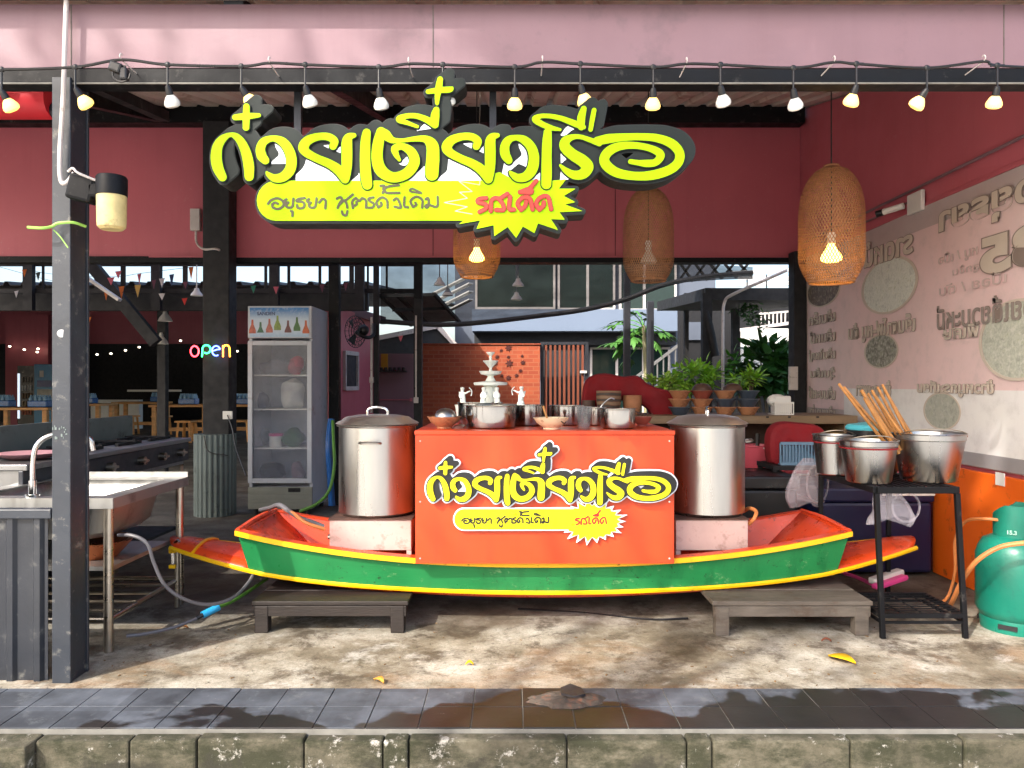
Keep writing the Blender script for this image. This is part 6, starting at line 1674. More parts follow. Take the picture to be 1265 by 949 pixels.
# tables, stools, water packs
def make_table():
    t = thing('wooden_table', 'x', 'table', (0, 0, 0), 'wooden tables in the hall')
    bm = nb()
    for k in range(4): box(bm, -.62, .62, -.36 + k * .18 + .003, -.18 + k * .18 - .003, .70, .75)
    ob('top', bm, 'wood_hall', t, bevel=.008)
    for sx in (-1, 1):
        for sy in (-1, 1):
            bm = nb(); box(bm, sx * .52 - .045, sx * .52 + .045, sy * .26 - .045, sy * .26 + .045, 0, .699); ob('leg', bm, 'wood_hall', t, bevel=.01)
    bm = nb(); box(bm, -.47, .47, -.03, .03, .16, .24); ob('stretcher', bm, 'wood_hall', t)
    return t
def make_stool():
    t = thing('wooden_stool', 'x', 'stool', (0, 0, 0), 'wooden stools in the hall')
    bm = nb(); box(bm, -.19, .19, -.15, .15, .41, .45); ob('seat', bm, 'wood_hall', t, bevel=.008)
    for sx in (-1, 1):
        for sy in (-1, 1):
            bm = nb(); beam(bm, (sx * .13, sy * .10, .409), (sx * .16, sy * .12, 0), .045); ob('leg', bm, 'wood_hall', t)
    return t
def make_pack():
    t = thing('water_pack', 'x', 'bottle pack', (0, 0, 0), 'shrink wrapped water packs')
    bm = nb(); box(bm, -.19, .19, -.12, .12, 0, .13); ob('wrap', bm, 'blue_pack', t, bevel=.02)
    bm = nb()
    for i in range(4):
        for j in range(3): lathe(bm, [(.035, .1305), (.035, .17), (.014, .215), (.014, .235), (0, .235)], (-.135 + i * .09, -.08 + j * .08, 0), 10)
    ob('bottle_tops', bm, mat('pale_blue_bottle', (150, 190, 220), .2, var=.1, bump=0), t, smooth=True)
    return t
tb0, st0, pk0 = make_table(), make_stool(), make_pack()
tabs = [(226, 17, 8, 'wooden table just left of the black column with a water pack on it'), (176, 19.5, 4, 'wooden table behind, halfway between the front post and the column'), (103, 17.8, -4, 'wooden table partly hidden by the front left post'), (32, 15.0, 2, 'wooden table at the far left edge in front of the drinks coolers'), (303, 17.2, 6, 'wooden table glimpsed between the black column and the tall fridge')]
for i, (px, d, rz, lab) in enumerate(tabs):
    t = tb0 if i == 0 else copy_tree(tb0); t.location = (XX(px, d), d, 0); t.rotation_euler.z = R(rz); t['label'] = lab
sts = [(231, 15.8, 'wooden stool in front of the table left of the black column'), (247, 16.0, 'wooden stool tight against the left side of the black column'), (160, 18.4, 'wooden stool before the rear table between post and column'), (200, 18.2, 'wooden stool at the right end of the rear table'), (112, 16.7, 'wooden stool just right of the front left post'), (18, 14.0, 'wooden stool at the far left edge'), (50, 14.0, 'wooden stool left of the front post in front of the far left table'), (298, 16.0, 'wooden stool glimpsed between the column and the tall fridge')]
for i, (px, d, lab) in enumerate(sts):
    t = st0 if i == 0 else copy_tree(st0); t.location = (XX(px, d), d, 0); t.rotation_euler.z = R(random.uniform(-20, 20)); t['label'] = lab
pks = [(233, 17, 'blue water pack on the table left of the black column'), (197, 19.5, 'blue water pack on the rear table between post and column'), (108, 17.8, 'blue water pack just right of the front left post'), (50, 15.0, 'blue water pack left of the front left post'), (4, 15.2, 'blue water pack at the far left edge'), (300, 17.2, 'blue water pack between the black column and the tall fridge')]
for i, (px, d, lab) in enumerate(pks):
    t = pk0 if i == 0 else copy_tree(pk0); t.location = (XX(px, d), d, .751); t['label'] = lab
# far coolers
fcool = thing('drinks_cooler', 'lit drinks cooler with a bright left edge far back in the hall', 'fridge', (XX(30, 20), 20, 0))
bm = nb(); x0, x1 = XX(20, 20), XX(41, 20); zt = ZZ(452, 20); box(bm, x0, x1, 20.05, 20.6, 0, zt); ob('cabinet', bm, 'black_plastic', fcool)
bm = nb(); box(bm, x0 + .02, x0 + .065, 20.02, 20.049, .3, zt - .2); ob('light_strip', bm, mat('cooler_light', (235, 245, 255), .4, bump=0, emit=(225, 240, 255), estr=.35), fcool)
for k, rgb in enumerate(((170, 90, 60), (160, 140, 110), (120, 90, 60), (190, 190, 190), (130, 120, 110))):
    bm = nb()
    for q in range(4): cyl(bm, (x0 + .15 + q * .07, 20.03, .4 + k * .21), (x0 + .15 + q * .07, 20.03, .54 + k * .21), .025, 8)
    ob('drinks_row', bm, mat('drinks', rgb, .3, var=.3, bump=0), fcool)
f2 = thing('drinks_cooler', 'blue printed drinks cooler beside the lit cooler, partly behind the front post', 'fridge', (XX(56, 20), 20, 0))
bm = nb(); x0, x1 = XX(42, 20), XX(70, 20); box(bm, x0, x1, 20, 20.6, 0, ZZ(450, 20)); ob('cabinet', bm, mat('bright_blue_print', (30, 130, 180), .35), f2, bevel=.01)
bm = nb(); box(bm, XX(49, 20), XX(54, 20), 19.99, 19.998, ZZ(466, 20), ZZ(458, 20)); ob('white_mark', bm, 'white_paint', f2)
bm = nb(); box(bm, XX(46, 20), XX(64, 20), 19.99, 19.998, ZZ(478, 20), ZZ(470, 20)); ob('dark_band', bm, mat('blue_band', (24, 60, 130), .35), f2)
bm = nb(); box(bm, XX(46, 20), XX(66, 20), 19.99, 19.998, ZZ(495, 20), ZZ(481, 20)); ob('pale_band', bm, mat('pale_band', (170, 170, 160), .4, var=.3), f2)

# ================================================================== MIDDLE BACKGROUND
hut = thing('pink_hut', 'small pink hut with a door between the fridge and the brick wall', 'hut', (XX(470, 10), 10, 0))
bm = nb(); yh = 10.6
box(bm, XX(462, yh), XX(512, yh), yh, yh + .1, 0, ZZ(437, yh)); ob('front_wall', bm, 'pink', hut)
bm = nb(); a, b_ = (XX(408, 8.9), 8.9), (XX(466, 10.6), 10.6)
q = [(a[0], a[1], 0), (b_[0], b_[1], 0), (b_[0], b_[1], ZZ(398, 10.6)), (a[0], a[1], ZZ(374, 8.9))]
quad(bm, q); w2 = ob('side_wall', bm, 'maroon', hut); s2 = w2.modifiers.new('S', 'SOLIDIFY'); s2.thickness = .06
bm = nb(); beam(bm, (XX(384, 8.8), 8.8, ZZ(370, 8.8)), (b_[0] + .1, b_[1] - .05, ZZ(396, 10.5)), .06, .10); ob('eave', bm, 'pink', hut)
def lerp(t): return (a[0] + (b_[0] - a[0]) * t, a[1] + (b_[1] - a[1]) * t - .05)
bm = nb()
(ax_, ay_), (bx_, by_) = lerp(.30), lerp(.52)
for (t0, t1, z0, z1) in ((.28, .54, ZZ(438, 9.4), ZZ(434, 9.4)), (.28, .54, ZZ(482, 9.4), ZZ(478, 9.4))):
    p0, p1 = lerp(t0), lerp(t1); beam(bm, (p0[0], p0[1], (z0 + z1) / 2), (p1[0], p1[1], (z0 + z1) / 2), .05, .05)
for t0 in (.28, .54):
    p0 = lerp(t0); beam(bm, (*p0, ZZ(482, 9.4)), (*p0, ZZ(434, 9.4)), .05, .05)
ob('window_frame', bm, 'white_pipe', hut)
bm = nb(); p0, p1 = lerp(.29), lerp(.53); quad(bm, [(p0[0], p0[1] + .01, ZZ(481, 9.4)), (p1[0], p1[1] + .01, ZZ(481, 9.4)), (p1[0], p1[1] + .01, ZZ(436, 9.4)), (p0[0], p0[1] + .01, ZZ(436, 9.4))]); ob('window_pane', bm, 'grey_dark', hut)
bm = nb(); box(bm, XX(466, 10.58), XX(509, 10.58), 10.585, 10.597, ZZ(494.5, 10.58), ZZ(493.5, 10.58)); box(bm, XX(506, 10.55), XX(509, 10.55), 10.55, 10.598, ZZ(496, 10.55), ZZ(492, 10.55)); ob('door_rail', bm, 'maroon', hut)
sh_ = thing('wall_rack', 'small rack of pots under a yellow cloth on the pink hut front', 'rack', P(482, 459, 10.5))
bm = nb(); box(bm, XX(468, 10.5), XX(502, 10.5), 10.45, 10.59, ZZ(460, 10.5), ZZ(458, 10.5))
for k in range(6): cyl(bm, P(471 + k * 5.5, 458, 10.5), P(471 + k * 5.5, 454, 10.5), .022, 10)
ob('pot_row', bm, 'wood_dark', sh_)
bm = nb(); box(bm, XX(470, 10.5), XX(478, 10.5), 10.55, 10.59, ZZ(456, 10.5), ZZ(437, 10.5)); ob('yellow_cloth', bm, mat('mustard_cloth', (186, 140, 40), .8), sh_)
fa = thing('wall_fan', 'black wall fan on an arm beside the thin post', 'fan', P(440, 408, 8.0))
c = P(439, 410, 8.0); rot = Matrix.Rotation(R(62), 4, 'Z') @ Matrix.Rotation(R(90), 4, 'X')
bm = nb()
for r_ in (.06, .10, .14, .165):
    tube(bm, [(r_ * math.cos(2 * math.pi * k / 28), r_ * math.sin(2 * math.pi * k / 28), .03 if r_ < .16 else 0) for k in range(28)], .004, 5, closed=True, raw=True)
for k in range(18):
    a_ = 2 * math.pi * k / 18; tube(bm, [(0, 0, .05), (.1 * math.cos(a_), .1 * math.sin(a_), .035), (.168 * math.cos(a_), .168 * math.sin(a_), 0), (.1 * math.cos(a_), .1 * math.sin(a_), -.035)], .0025, 4)
bm.transform(Matrix.Translation(c) @ rot); ob('cage', bm, 'black_plastic', fa)
bm = nb()
for k in range(3):
    a_ = 2 * math.pi * k / 3; quad(bm, [(.03 * math.cos(a_), .03 * math.sin(a_), -.01), (.14 * math.cos(a_ - .35), .14 * math.sin(a_ - .35), -.015), (.15 * math.cos(a_ + .35), .15 * math.sin(a_ + .35), .01), (.03 * math.cos(a_ + .8), .03 * math.sin(a_ + .8), .01)])
bm.transform(Matrix.Translation(c) @ rot); ob('blade', bm, 'black_plastic', fa)
bm = nb(); tube(bm, [c, P(452, 417, 8.05), P(461, 414, 8.15), P(462, 400, 8.19)], .02, 8); sphere(bm, P(449, 408, 8.05), .06); ob('motor_arm', bm, 'black_plastic', fa, smooth=True)
gh = [(462, 445), (462, 420), (541, 404), (567, 432), (567, 445)]
me = fill_mesh([np.array([(XX(a_, 13.5), ZZ(b2_, 13.5)) for a_, b2_ in gh])], 2.0); me.transform(TOFRONT); me.transform(Matrix.Translation((0, 14.5, 0)))
gb = thing('shed', 'dark gabled shed roof showing above the pink hut', 'shed', (XX(515, 13.5), 14, 0))
ob('gable', None, 'grey_dark', gb, me=me)
bm = nb(); beam(bm, P(541, 403.5, 13.45), P(568, 432, 13.45), .05, .08); beam(bm, P(460, 419, 13.45), P(541, 403, 13.45), .05, .08); ob('barge_board', bm, 'white_pipe', gb)
# brick wall
bw = thing('brick_wall', 'orange brick garden wall with dark flower decals behind the fountain', 'wall', (XX(594, 11), 11, 0))
bm = nb(); x0, x1 = XX(520.5, 11), XX(667, 11); box(bm, x0, x1, 11, 11.15, 0, ZZ(426, 11)); ob('masonry', bm, 'brick', bw)
bm = nb(); box(bm, x0 - .01, x1 + .01, 10.98, 11.17, ZZ(426, 11) + .001, ZZ(424.5, 11)); ob('coping', bm, 'brick', bw)
bm = nb(); rs = random.Random(9)
for (px, py, r_) in ((628, 430, 4), (619, 433, 2), (614, 441, 2.5), (628, 441, 2), (645, 440, 2), (612, 449, 3), (629, 449, 4.5), (646, 448, 3), (643, 458, 2.2), (620, 464, 2), (628, 467, 3.4), (638, 464, 2.4)):
    c = P(px, py, 10.99); n_ = 7; cv_ = bm.verts.new(c)
    ring = [bm.verts.new(c + Vector((math.cos(6.283 * k / 14), 0, math.sin(6.283 * k / 14))) * r_ * 11 / F * (1.15 if k % 2 else .6)) for k in range(14)]
    for k in range(14): bm.faces.new((cv_, ring[k], ring[(k + 1) % 14]))
dcl = ob('flower_decal', bm, mat('dark_red_decal', (74, 26, 20), .7), bw)
s2 = dcl.modifiers.new('S', 'SOLIDIFY'); s2.thickness = .006
sg = thing('slatted_gate', 'brown vertical slatted gate in a dark frame right of the brick wall', 'gate', (XX(697, 11.1), 11.1, 0))
bm = nb(); x0, x1, zt = XX(668, 11.1), XX(727, 11.1), ZZ(422.5, 11.1)
box(bm, x0, x0 + .04, 11.1, 11.16, 0, zt); box(bm, x1 - .05, x1, 11.1, 11.16, 0, zt); box(bm, x0 + .0405, x1 - .0505, 11.1, 11.16, zt - .04, zt); ob('frame', bm, 'dark_metal', sg)
n_ = 9
bm = nb()
for k in range(n_):
    xx = x0 + .06 + k * (x1 - x0 - .16) / (n_ - 1); box(bm, xx, xx + .032, 11.105, 11.15, .05, zt - .041)
ob('slats', bm, 'slat', sg)
bm = nb(); box(bm, x0 + .04, x1 - .05, 11.6, 11.65, 0, zt - .1); ob('dark_backing', bm, 'grey_dark', sg)
bm = nb(); box(bm, XX(717, 11.05), XX(725, 11.05), 11.06, 11.099, ZZ(461, 11.05), ZZ(458, 11.05)); ob('lock', bm, 'white_plastic', sg)
# grey building
gbd = thing('grey_building', 'blue grey building with big dark windows behind the shade net', 'building', (1, 18, 0))
bm = nb(); box(bm, XX(562, 18), XX(884, 18), 18, 18.4, 0, 6.5); ob('wall', bm, 'grey_wall', gbd)
bm = nb(); box(bm, XX(583, 17), XX(840, 17), 17, 17.998, ZZ(409, 17), ZZ(382, 17)); ob('ledge', bm, 'grey_ledge', gbd)
bm = nb(); box(bm, XX(586, 17.5), XX(835, 17.5), 17.5, 17.999, ZZ(426, 17.5), ZZ(409, 17) - .002); ob('ledge_shade', bm, 'grey_dark', gbd)  # dark box standing in for the shade below the ledge
def win(x0, x1, y0, y1, d, mull=()):
    bm = nb(); t_ = .05
    X0_, X1_, Z0_, Z1_ = XX(x0, d), XX(x1, d), ZZ(y1, d), ZZ(y0, d)
    box(bm, X0_, X0_ + t_, d, d + .08, Z0_, Z1_); box(bm, X1_ - t_, X1_, d, d + .08, Z0_, Z1_); box(bm, X0_ + t_, X1_ - t_, d, d + .08, Z0_, Z0_ + t_); box(bm, X0_ + t_, X1_ - t_, d, d + .08, Z1_ - t_, Z1_)
    for m_ in mull: box(bm, XX(m_, d) - .03, XX(m_, d) + .03, d + .002, d + .078, Z0_ + t_ + .001, Z1_ - t_ - .001)
    f = ob('window', bm, 'white_pipe', gbd)
    bm = nb(); box(bm, X0_ + t_, X1_ - t_, d + .03, d + .05, Z0_ + t_, Z1_ - t_); ob('pane', bm, 'cleanglass', f)
win(587, 686, 300, 382, 17.9); win(689, 760, 300, 383, 17.9, (726,)); win(765, 836, 300, 384, 17.9, (796,))
win(729, 828, 429, 520, 17.85, (762, 795))
bm = nb(); box(bm, XX(640, 17.3), XX(660, 17.3), 17.25, 17.9, ZZ(383, 17.3), ZZ(383, 17.3) + .02); ob('sill', bm, 'grey_ledge', gbd)
# shade net
sn = nb(); lowp = [(470, 397), (520, 400.5), (560, 401), (610, 397), (660, 391), (720, 383), (770, 371), (820, 352), (872, 342), (930, 337)]
lo = catmull(lowp, 6); rows = []
for (px, py) in lo:
    top = P(px, 322 if px < 800 else 322 + (px - 800) * .06, 7.75); bot = P(px, py, 9.3)
    rows.append([sn.verts.new(top.lerp(bot, k / 8) + Vector((0, 0, -.10 * math.sin(math.pi * k / 8)))) for k in range(9)])
for A, B in zip(rows[:-1], rows[1:]):
    for k in range(8): sn.faces.new((A[k], A[k + 1], B[k + 1], B[k]))
o = ob('shade_net', sn, 'net', smooth=True); tag(o, 'dark see through shade net sagging behind the maroon panel', 'shade net')
bm = nb(); tube(bm, [P(px, py, 9.3) for px, py in lowp], .03, 8); ob('hem', bm, 'roof_dark', o, smooth=True)
tp = thing('translucent_roof', 'pale translucent roof panel with dark rafters above the shed', 'roof', P(520, 380, 10))
bm = nb(); quad(bm, [P(468, 366, 9.6), P(536, 364, 9.6), P(566, 396, 11.5), P(505, 400, 11.5)]); o = ob('sheet', bm, mat('pale_corrugated_plastic', (170, 174, 172), .5, var=.15, scale=8, stretch=(1, 8, 1)), tp); s2 = o.modifiers.new('S', 'SOLIDIFY'); s2.thickness = .01
bm = nb()
for a_, b2_ in (((470, 365), (508, 402)), ((490, 364), (530, 402)), ((536, 363), (568, 398)), ((468, 366), (536, 364)), ((486, 383), (552, 381))): beam(bm, P(*a_, 9.5), P(*b2_, 11.4 if b2_[1] > 390 else 9.5 if b2_[1] < 370 else 10.4), .04)
ob('rafter', bm, 'black', tp)
aw2 = thing('slatted_awning', 'white slatted awning edge left of the grey building window', 'awning', P(560, 355, 12))
bm = nb()
for k in range(4): beam(bm, P(536 + k * 2, 363 + k * 9, 12.5), P(582, 340 + k * 10, 12.0), .10, .02)
ob('slats', bm, 'white_paint', aw2)
# posts in the garden
for (x0, x1, d, zt, lab) in ((771, 779, 9.6, 2.6, 'grey post in front of the papaya, the left of two'), (800, 808, 10.2, 2.3, 'grey post right of the papaya, the right of two')):
    post('garden_post', lab, 'post', XX(x0, d), XX(x1, d), d, d + .09, 0, zt, m='dark_metal')
# right shelter
rsx = thing('dark_shelter', 'dark open shelter with a black roof edge beyond the counter on the right', 'shelter', P(900, 400, 12))
bm = nb(); obox(bm, P(912, 372, 10.5), (1.65, 3.0, .14), Matrix.Rotation(R(3), 3, 'X')); ob('roof', bm, 'black', rsx)
bm = nb(); box(bm, XX(840, 13), XX(1010, 13), 13, 13.2, 0, 2.5); w3 = ob('rear_wall', bm, 'black', rsx)
bm = nb(); box(bm, XX(846, 12.95), XX(868, 12.95), 12.95, 12.99, ZZ(420, 12.95), ZZ(398, 12.95)); ob('pale_opening', bm, 'grey_wall', rsx)
for (x0, x1, d) in ((868, 880, 9.0), (905, 914, 11.5), (846, 851, 11.9)):
    bm = nb(); box(bm, XX(x0, d), XX(x1, d), d, d + .09, 0, ZZ(362, d))
    ob('post', bm, 'black', rsx)
bm = nb(); tube(bm, [P(872, 358, 9.1), P(871, 380, 9.05), P(878, 410, 9.0), P(884, 440, 9.0)], .045, 10); ob('brace', bm, 'black', rsx, smooth=True)
bm = nb(); tube(bm, [P(893, 482, 8.8), P(893, 400, 8.8), P(895, 374, 8.8), P(905, 364, 8.7), P(945, 346, 8.5), P(972, 334, 8.3)], .018, 8); ob('white_pipe', bm, 'white_pipe', rsx, smooth=True)
bm = nb()
for a_, b2_ in (((912, 344), (984, 344)), ((895, 352), (984, 350)), ((905, 338), (985, 333))): beam(bm, P(*a_, 9.8), P(*b2_, 9.8), .04, .05)
ob('white_rail', bm, 'white_paint', rsx)
bm = nb()
for k in range(5):
    x0, x1 = 838 + k * 18, 838 + (k + 1) * 18
    beam(bm, P(x0, 322, 10), P(x1, 348 - k * 1.5, 10), .03); beam(bm, P(x1, 322, 10), P(x0, 348 - k * 1.5, 10), .03)
ob('truss', bm, 'black', rsx)
bm = nb(); box(bm, XX(916, 12.6), XX(990, 12.6), 12.6, 12.65, ZZ(470, 12.6), ZZ(406, 12.6)); tag(ob('white_panel', bm, mat('bright_white_panel', (235, 235, 230), .8)), 'bright white flat panel behind the broad leaved plants on the right', 'wall')  # plain white panel filling the gap behind the plants
for px, py, lab in ((923, 368, 'left dark hanging bulb cluster under the shelter roof'), (947, 362, 'right dark hanging bulb cluster under the shelter roof')):
    bm = nb(); c = P(px, py, 9.2); sphere(bm, c, .05); cyl(bm, c, c + Vector((0, 0, .22)), .008, 6); tag(ob('hanging_lamp', bm, 'dark_metal', loc=c), lab, 'lamp')
bm = nb(); rs_ = random.Random(17)
for k in range(150):
    cc_ = rs_.choice([P(926, 388, 9.6), P(918, 380, 9.6), P(938, 396, 9.6), P(930, 378, 9.6)])
    p_ = cc_ + Vector((rs_.gauss(0, .06), rs_.gauss(0, .06), rs_.gauss(0, .05)))
    vs_ = [Vector((rs_.uniform(-1, 1), rs_.uniform(-1, 1), rs_.uniform(-1, .4))).normalized() * .10, Vector((rs_.uniform(-1, 1), rs_.uniform(-1, 1), rs_.uniform(-1, 1))).normalized() * .018]
    quad(bm, [p_, p_ + vs_[0] * .5 + vs_[1], p_ + vs_[0], p_ + vs_[0] * .5 - vs_[1]])
cyl(bm, P(926, 386, 9.6), P(926, 360, 9.6), .006, 5)
tag(ob('hanging_plant', bm, 'leafy_dark', loc=P(928, 388, 9.6)), 'dark hanging plant clump under the shelter roof', 'plant')
# stair and railings
rl = thing('stair_railing', 'grey stair and landing railing outside the grey building', 'railing', P(840, 440, 14))
bm = nb(); dd = 14.0
for a_, b2_ in (((778, 472), (843, 423)), ((843, 423), (892, 423)), ((843, 453), (892, 453))): beam(bm, P(*a_, dd), P(*b2_, dd), .05)
for k in range(9):
    px = 782 + k * 7.5; y0_ = 472 - (px - 778) * 49 / 65; beam(bm, P(px, y0_, dd), P(px, y0_ + 32, dd), .022)
for k in range(10): beam(bm, P(845 + k * 5, 423, dd), P(845 + k * 5, 453, dd), .022)
for k in range(3): beam(bm, P(843, 431 + k * 7.5, dd), P(892, 431 + k * 7.5, dd), .018)
ob('bars', bm, mat('grey_rail_paint', (120, 120, 120), .5), rl)
bm = nb(); box(bm, XX(840, 14.05), XX(892, 14.05), 14.05, 15, ZZ(460, 14.05), ZZ(454, 14.05)); beam(bm, P(772, 508, 14.3), P(846, 458, 14.3), .25, .14); ob('stair', bm, 'grey_wall', rl)
bm = nb()
for k in range(9): beam(bm, P(940 + k * 5, 386, 12.9), P(940 + k * 5, 402, 12.9), .02)
beam(bm, P(938, 388, 12.9), P(985, 384, 12.9), .03); beam(bm, P(912, 408, 12.9), P(985, 398, 12.9), .05)
tag(ob('balcony_railing', bm, 'white_pipe'), 'pale balcony railing high above the broad leaved plants', 'railing')

# ================================================================== PLANTS
def leaf_quad(bm, c, d_, up, ln, wd, bend=.25):
    """pointed leaf of 4 faces along direction d_"""
    d_ = d_.normalized(); s = d_.cross(up); s = s.normalized() if s.length > 1e-4 else d_.orthogonal().normalized(); n_ = s.cross(d_)
    pts = []
    for t, wv in ((0, .12), (.35, 1), (.7, .75), (1, 0.02)):
        p = c + d_ * ln * t - n_ * bend * ln * t * t
        pts.append((bm.verts.new(p - s * wd * wv / 2), bm.verts.new(p + s * wd * wv / 2)))
    for A, B in zip(pts[:-1], pts[1:]): bm.faces.new((A[0], A[1], B[1], B[0]))
def bush(name, label, cat, c, rad, n, ln, wd, m, stems=8, seed=1, group=None):
    rs = random.Random(seed); c = Vector(c); root = Vector((c.x, c.y, 0))
    t = thing(name, label, cat, root, group)
    bm = nb(); bs_ = nb()
    clumps = [c + Vector((rs.uniform(-1, 1) * rad[0] * .75, rs.uniform(-1, 1) * rad[1] * .7, rs.uniform(-.9, .9) * rad[2] * .75)) for _ in range(max(6, n // 28))]
    for cc in clumps[:stems]: tube(bs_, [root + Vector((rs.uniform(-.06, .06), rs.uniform(-.06, .06), 0)), root.lerp(cc, .5) + Vector((0, 0, .1)), cc], .009, 5, 4)
    for k in range(n):
        cc = rs.choice(clumps); p = cc + Vector((rs.gauss(0, .2) * rad[0], rs.gauss(0, .2) * rad[1], rs.gauss(0, .22) * rad[2]))
        d_ = (p - c); d_ = Vector((d_.x / rad[0], d_.y / rad[1], d_.z / rad[2])) + Vector((rs.uniform(-1, 1), rs.uniform(-1, 1), rs.uniform(-.5, .9)))
        leaf_quad(bm, p, d_, Vector((rs.uniform(-.5, .5), rs.uniform(-.5, .5), 1)), ln * rs.uniform(.6, 1.3), wd * rs.uniform(.7, 1.3))
    ob('foliage', bm, m, t); ob('stem', bs_, 'trunk', t)
    return t
bush('leafy_plant', 'bright green fine leaved plant behind the first bowl stacks', 'plant', P(850, 467, 7.4), (.28, .22, .13), 520, .10, .035, mat('bright_leaf', (150, 204, 66), .5, var=.35, scale=9, bump=0), seed=4)
bush('leafy_plant', 'small yellow green plant left of the bowl stacks by the red cloth', 'plant', P(818, 476, 7.0), (.12, .12, .06), 160, .08, .04, mat('lime_leaf', (160, 196, 80), .5, var=.3, scale=9, bump=0), seed=5)
bush('leafy_plant', 'small bright green plant behind the third and fourth bowl stacks', 'plant', P(918, 470, 7.2), (.18, .15, .08), 200, .09, .035, mat('bright_leaf', (150, 200, 70), .5, var=.35, scale=9, bump=0), seed=6)
bush('broad_leaved_plant', 'tall dark green broad leaved plant by the black corner post', 'plant', P(955, 455, 8.3), (.30, .3, .26), 420, .19, .10, 'leafy_dark', seed=7)
bush('broad_leaved_plant', 'yellow green shrub beside the white pipe left of the dark broad leaved plant', 'plant', P(908, 448, 9.2), (.14, .2, .22), 220, .10, .045, 'leafy', seed=8)
# papaya
pa = thing('papaya_tree', 'young papaya tree with lobed leaves between two grey posts', 'tree', (XX(797, 11.8), 11.8, 0))
c0 = Vector((XX(797, 11.8), 11.8, 0)); ct = P(795, 402, 11.8)
bm = nb(); tube(bm, [c0, c0.lerp(ct, .5) + Vector((.03, 0, 0)), ct], .045, 8, 5, taper=.6); ob('trunk', bm, mat('pale_trunk', (150, 146, 110), .8, var=.2), pa, smooth=True)
bm = nb(); bp = nb(); rs = random.Random(12)
for k in range(22):
    a_ = rs.uniform(0, 6.283); el = rs.uniform(-.5, .65); ln = rs.uniform(.25, .55)
    d_ = Vector((math.cos(a_) * math.cos(el), math.sin(a_) * math.cos(el) * .8, math.sin(el)))
    st_ = ct - Vector((0, 0, rs.uniform(0, .35) if k % 3 == 0 else rs.uniform(0, .08))); e = st_ + d_ * ln - Vector((0, 0, .05))
    tube(bp, [st_, (st_ + e) / 2 + Vector((0, 0, .04)), e], .008, 5, 3)
    s_ = d_.cross(Vector((0, 0, 1))).normalized()
    for q in (-75, -50, -25, 0, 25, 50, 75):
        dd_ = (d_ * math.cos(R(q)) + s_ * math.sin(R(q)) - Vector((0, 0, .25))).normalized(); leaf_quad(bm, e, dd_, Vector((0, 0, 1)), rs.uniform(.18, .28) * (1.15 - abs(q) / 200), .075, .3)
ob('crown', bm, mat('papaya_leaf', (74, 122, 50), .5, var=.35, scale=4, bump=0), pa); ob('leaf_stalk', bp, 'leafy', pa)

# ================================================================== LITTER ON THE FLOOR AND SILL
def litter(label, px, py, d, ln, wd, rz, m='leafy_yellow'):
    c = Vector((XX(px, d), d, .004)); bm = nb(); n_ = 9
    rows = []
    for k in range(n_):
        t = k / (n_ - 1); wv = wd * math.sin(math.pi * min(1, t * 1.02)) ** .7 * (1.1 - .45 * t) + .0006
        z = .012 * math.sin(t * 3.1) ; rows.append([bm.verts.new(Vector((ln * (t - .5), q * wv, z + abs(q) * .008))) for q in (-1, 0, 1)])
    for A, B in zip(rows[:-1], rows[1:]):
        for k in range(2): bm.faces.new((A[k], B[k], B[k + 1], A[k + 1]))
    bm.transform(Matrix.Translation(c) @ Matrix.Rotation(R(rz), 4, 'Z'))
    o = ob('fallen_leaf', bm, m, loc=c, smooth=True); s2 = o.modifiers.new('S', 'SOLIDIFY'); s2.thickness = .0012
    tag(o, label, 'leaf')
DG = lambda py: 1.2 * F / (py - CY)
litter('large bright yellow fallen leaf on the concrete near the rack', 1040, 817, DG(817), .125, .040, -52)
litter('small orange yellow leaf on the concrete left of the middle', 468, 844, DG(844), .06, .018, -40, mat('dry_leaf', (206, 150, 60), .7))
litter('tiny yellow leaf scrap near the middle of the concrete', 580, 823, DG(823), .035, .008, -5)
litter('dry brown leaf curl on the floor by the blue hose connector', 226, 778, DG(778), .05, .012, 10, mat('dry_brown_leaf', (150, 96, 50), .8))
litter('thin brown leaf stalk on the concrete in front of the right bench', 1021, 794, DG(794), .045, .006, -12, mat('dry_brown_leaf', (110, 60, 40), .8))
rs = random.Random(21)
bm = nb(); cc = Vector((XX(700, 2.90), 2.90, .006)); 
sh = []
for k in range(26):
    a_ = 2 * math.pi * k / 26; q = rs.uniform(.86, 1.1); sh.append((cc.x + .155 * q * math.cos(a_), cc.y + .072 * q * math.sin(a_) * (1 if math.sin(a_) < 0 else 1.25)))
lowr = [bm.verts.new((x, y, .0065)) for x, y in sh]; midr = [bm.verts.new((cc.x + (x - cc.x) * .86, cc.y + (y - cc.y) * .8, .013 + rs.uniform(0, .006))) for x, y in sh]; inr = [bm.verts.new((cc.x + (x - cc.x) * .45, cc.y + (y - cc.y) * .45, .020 + rs.uniform(-.008, .008))) for x, y in sh]; cv_ = bm.verts.new((cc.x, cc.y, .022))
for A, B in ((lowr, midr), (midr, inr)):
    for k in range(26): bm.faces.new((A[k], A[(k + 1) % 26], B[(k + 1) % 26], B[k]))
for k in range(26): bm.faces.new((inr[k], inr[(k + 1) % 26], cv_))
bt0 = thing('broken_patch', 'broken concrete patch with a dark slate shard in the tiled sill', 'broken tile', cc)
ob('rubble', bm, mat('rubble', (74, 64, 56), .95, var=.3, scale=30, dirt=(110, 66, 46), damt=.3, dscale=30, bump=.6, bscale=70), bt0)
me = fill_mesh([np.array([(cc.x - .02, cc.y - .005), (cc.x + .03, cc.y - .03), (cc.x + .07, cc.y - .01), (cc.x + .06, cc.y + .05), (cc.x + .02, cc.y + .09), (cc.x - .02, cc.y + .05)])], .008); me.transform(Matrix.Translation((0, 0, .032)))
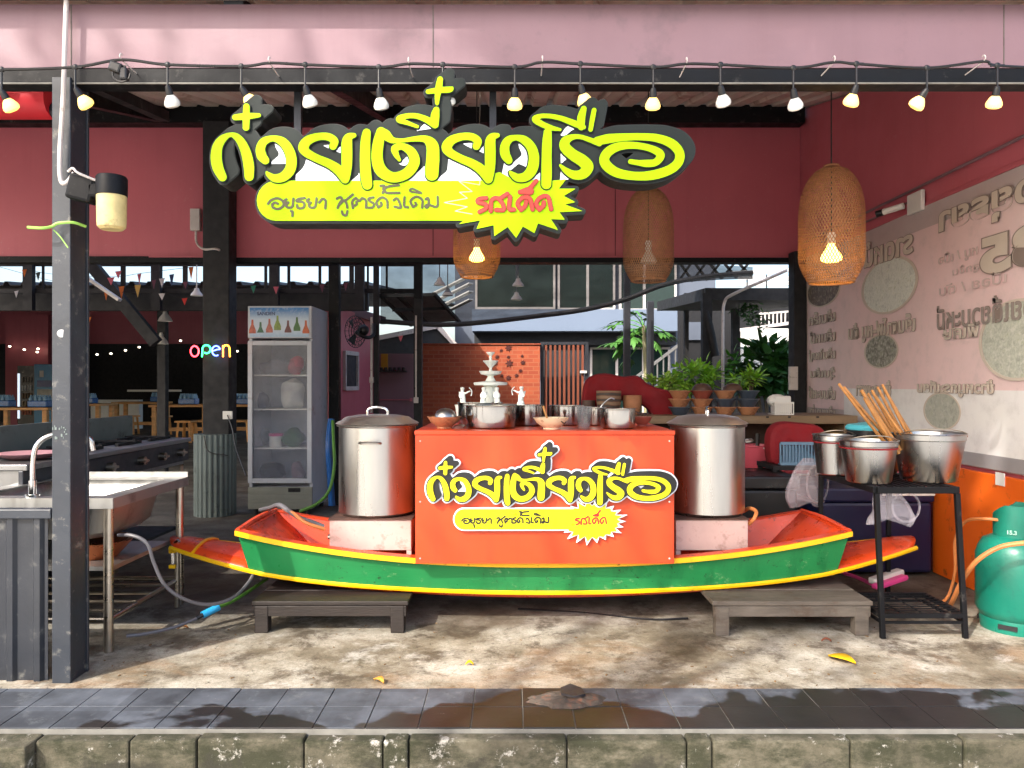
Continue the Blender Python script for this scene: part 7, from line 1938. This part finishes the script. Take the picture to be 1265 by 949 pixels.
ob('slate_shard', None, mat('dark_slate', (48, 44, 46), .6), bt0, me=me)
bm = nb()
for k in range(60):
    px, py = rs.uniform(110, 1200), rs.uniform(770, 850); d = DG(py); c = Vector((XX(px, d), d, .002)); obox(bm, c, (rs.uniform(.004, .014), rs.uniform(.003, .008), rs.uniform(.002, .004)), Matrix.Rotation(rs.uniform(0, 3), 3, 'Z'))
tag(ob('grit', bm, mat('brown_grit', (116, 92, 64), .9, var=.4)), 'small brown specks of grit scattered on the concrete', 'grit', kind='stuff')
bm = nb(); tube(bm, [P(640, 752, DG(752) - .02) , P(720, 757, DG(757)), P(800, 765, DG(766)), P(850, 764, DG(766))], .006, 6); tag(ob('cable', bm, 'black_plastic'), 'thin dark cable lying on the shaded floor under the boat', 'cable')
# street tree that throws the dappled shade
def street_tree(label, base, cc, rad, n, seed, gap=.0):
    rs = random.Random(seed); base, cc = Vector(base), Vector(cc)
    t = thing('street_tree', label, 'tree', base)
    bm = nb(); tube(bm, [base, base.lerp(cc, .35) + Vector((.1, .1, 0)), base.lerp(cc, .75)], .16, 10, 6, taper=.55)
    for k in range(9):
        e = cc + Vector((rs.uniform(-.8, .8) * rad[0], rs.uniform(-.8, .8) * rad[1], rs.uniform(-.5, .8) * rad[2])); s = base.lerp(cc, rs.uniform(.5, .75)); tube(bm, [s, (s + e) / 2 + Vector((0, 0, .3)), e], .05, 6, 5, taper=.3)
    ob('trunk', bm, 'trunk', t, smooth=True)
    bm = nb()
    cl = []
    while len(cl) < 90:
        v = Vector((rs.uniform(-1, 1), rs.uniform(-1, 1), rs.uniform(-1, 1)))
        if v.length < 1: cl.append((cc + Vector((v.x * rad[0], v.y * rad[1], v.z * rad[2])), rs.uniform(.3, .65)))
    for k in range(n):
        c, r_ = rs.choice(cl); p = c + Vector((rs.gauss(0, .5), rs.gauss(0, .5), rs.gauss(0, .38))) * r_
        leaf_quad(bm, p, Vector((rs.uniform(-1, 1), rs.uniform(-1, 1), rs.uniform(-.8, .3))), Vector((rs.uniform(-.4, .4), rs.uniform(-.4, .4), 1)), rs.uniform(.13, .22), rs.uniform(.06, .10))
    ob('crown', bm, 'leafy', t)
def crown_at(u, h, t):   # the sun ray through (u, h) on the plane of the stall front, t metres towards the sun
    return Vector((u - .86 * t, 3.0 - t, h + 1.1 * t))
TREE = True
if TREE:
    cc = crown_at(.5, 4.05, 5.5)
    street_tree('leafy street tree standing across the road in front of the stall', (cc.x - 1.2, cc.y - 1.0, -.3), cc, (3.3, 2.1, 2.2), 15000, 31)
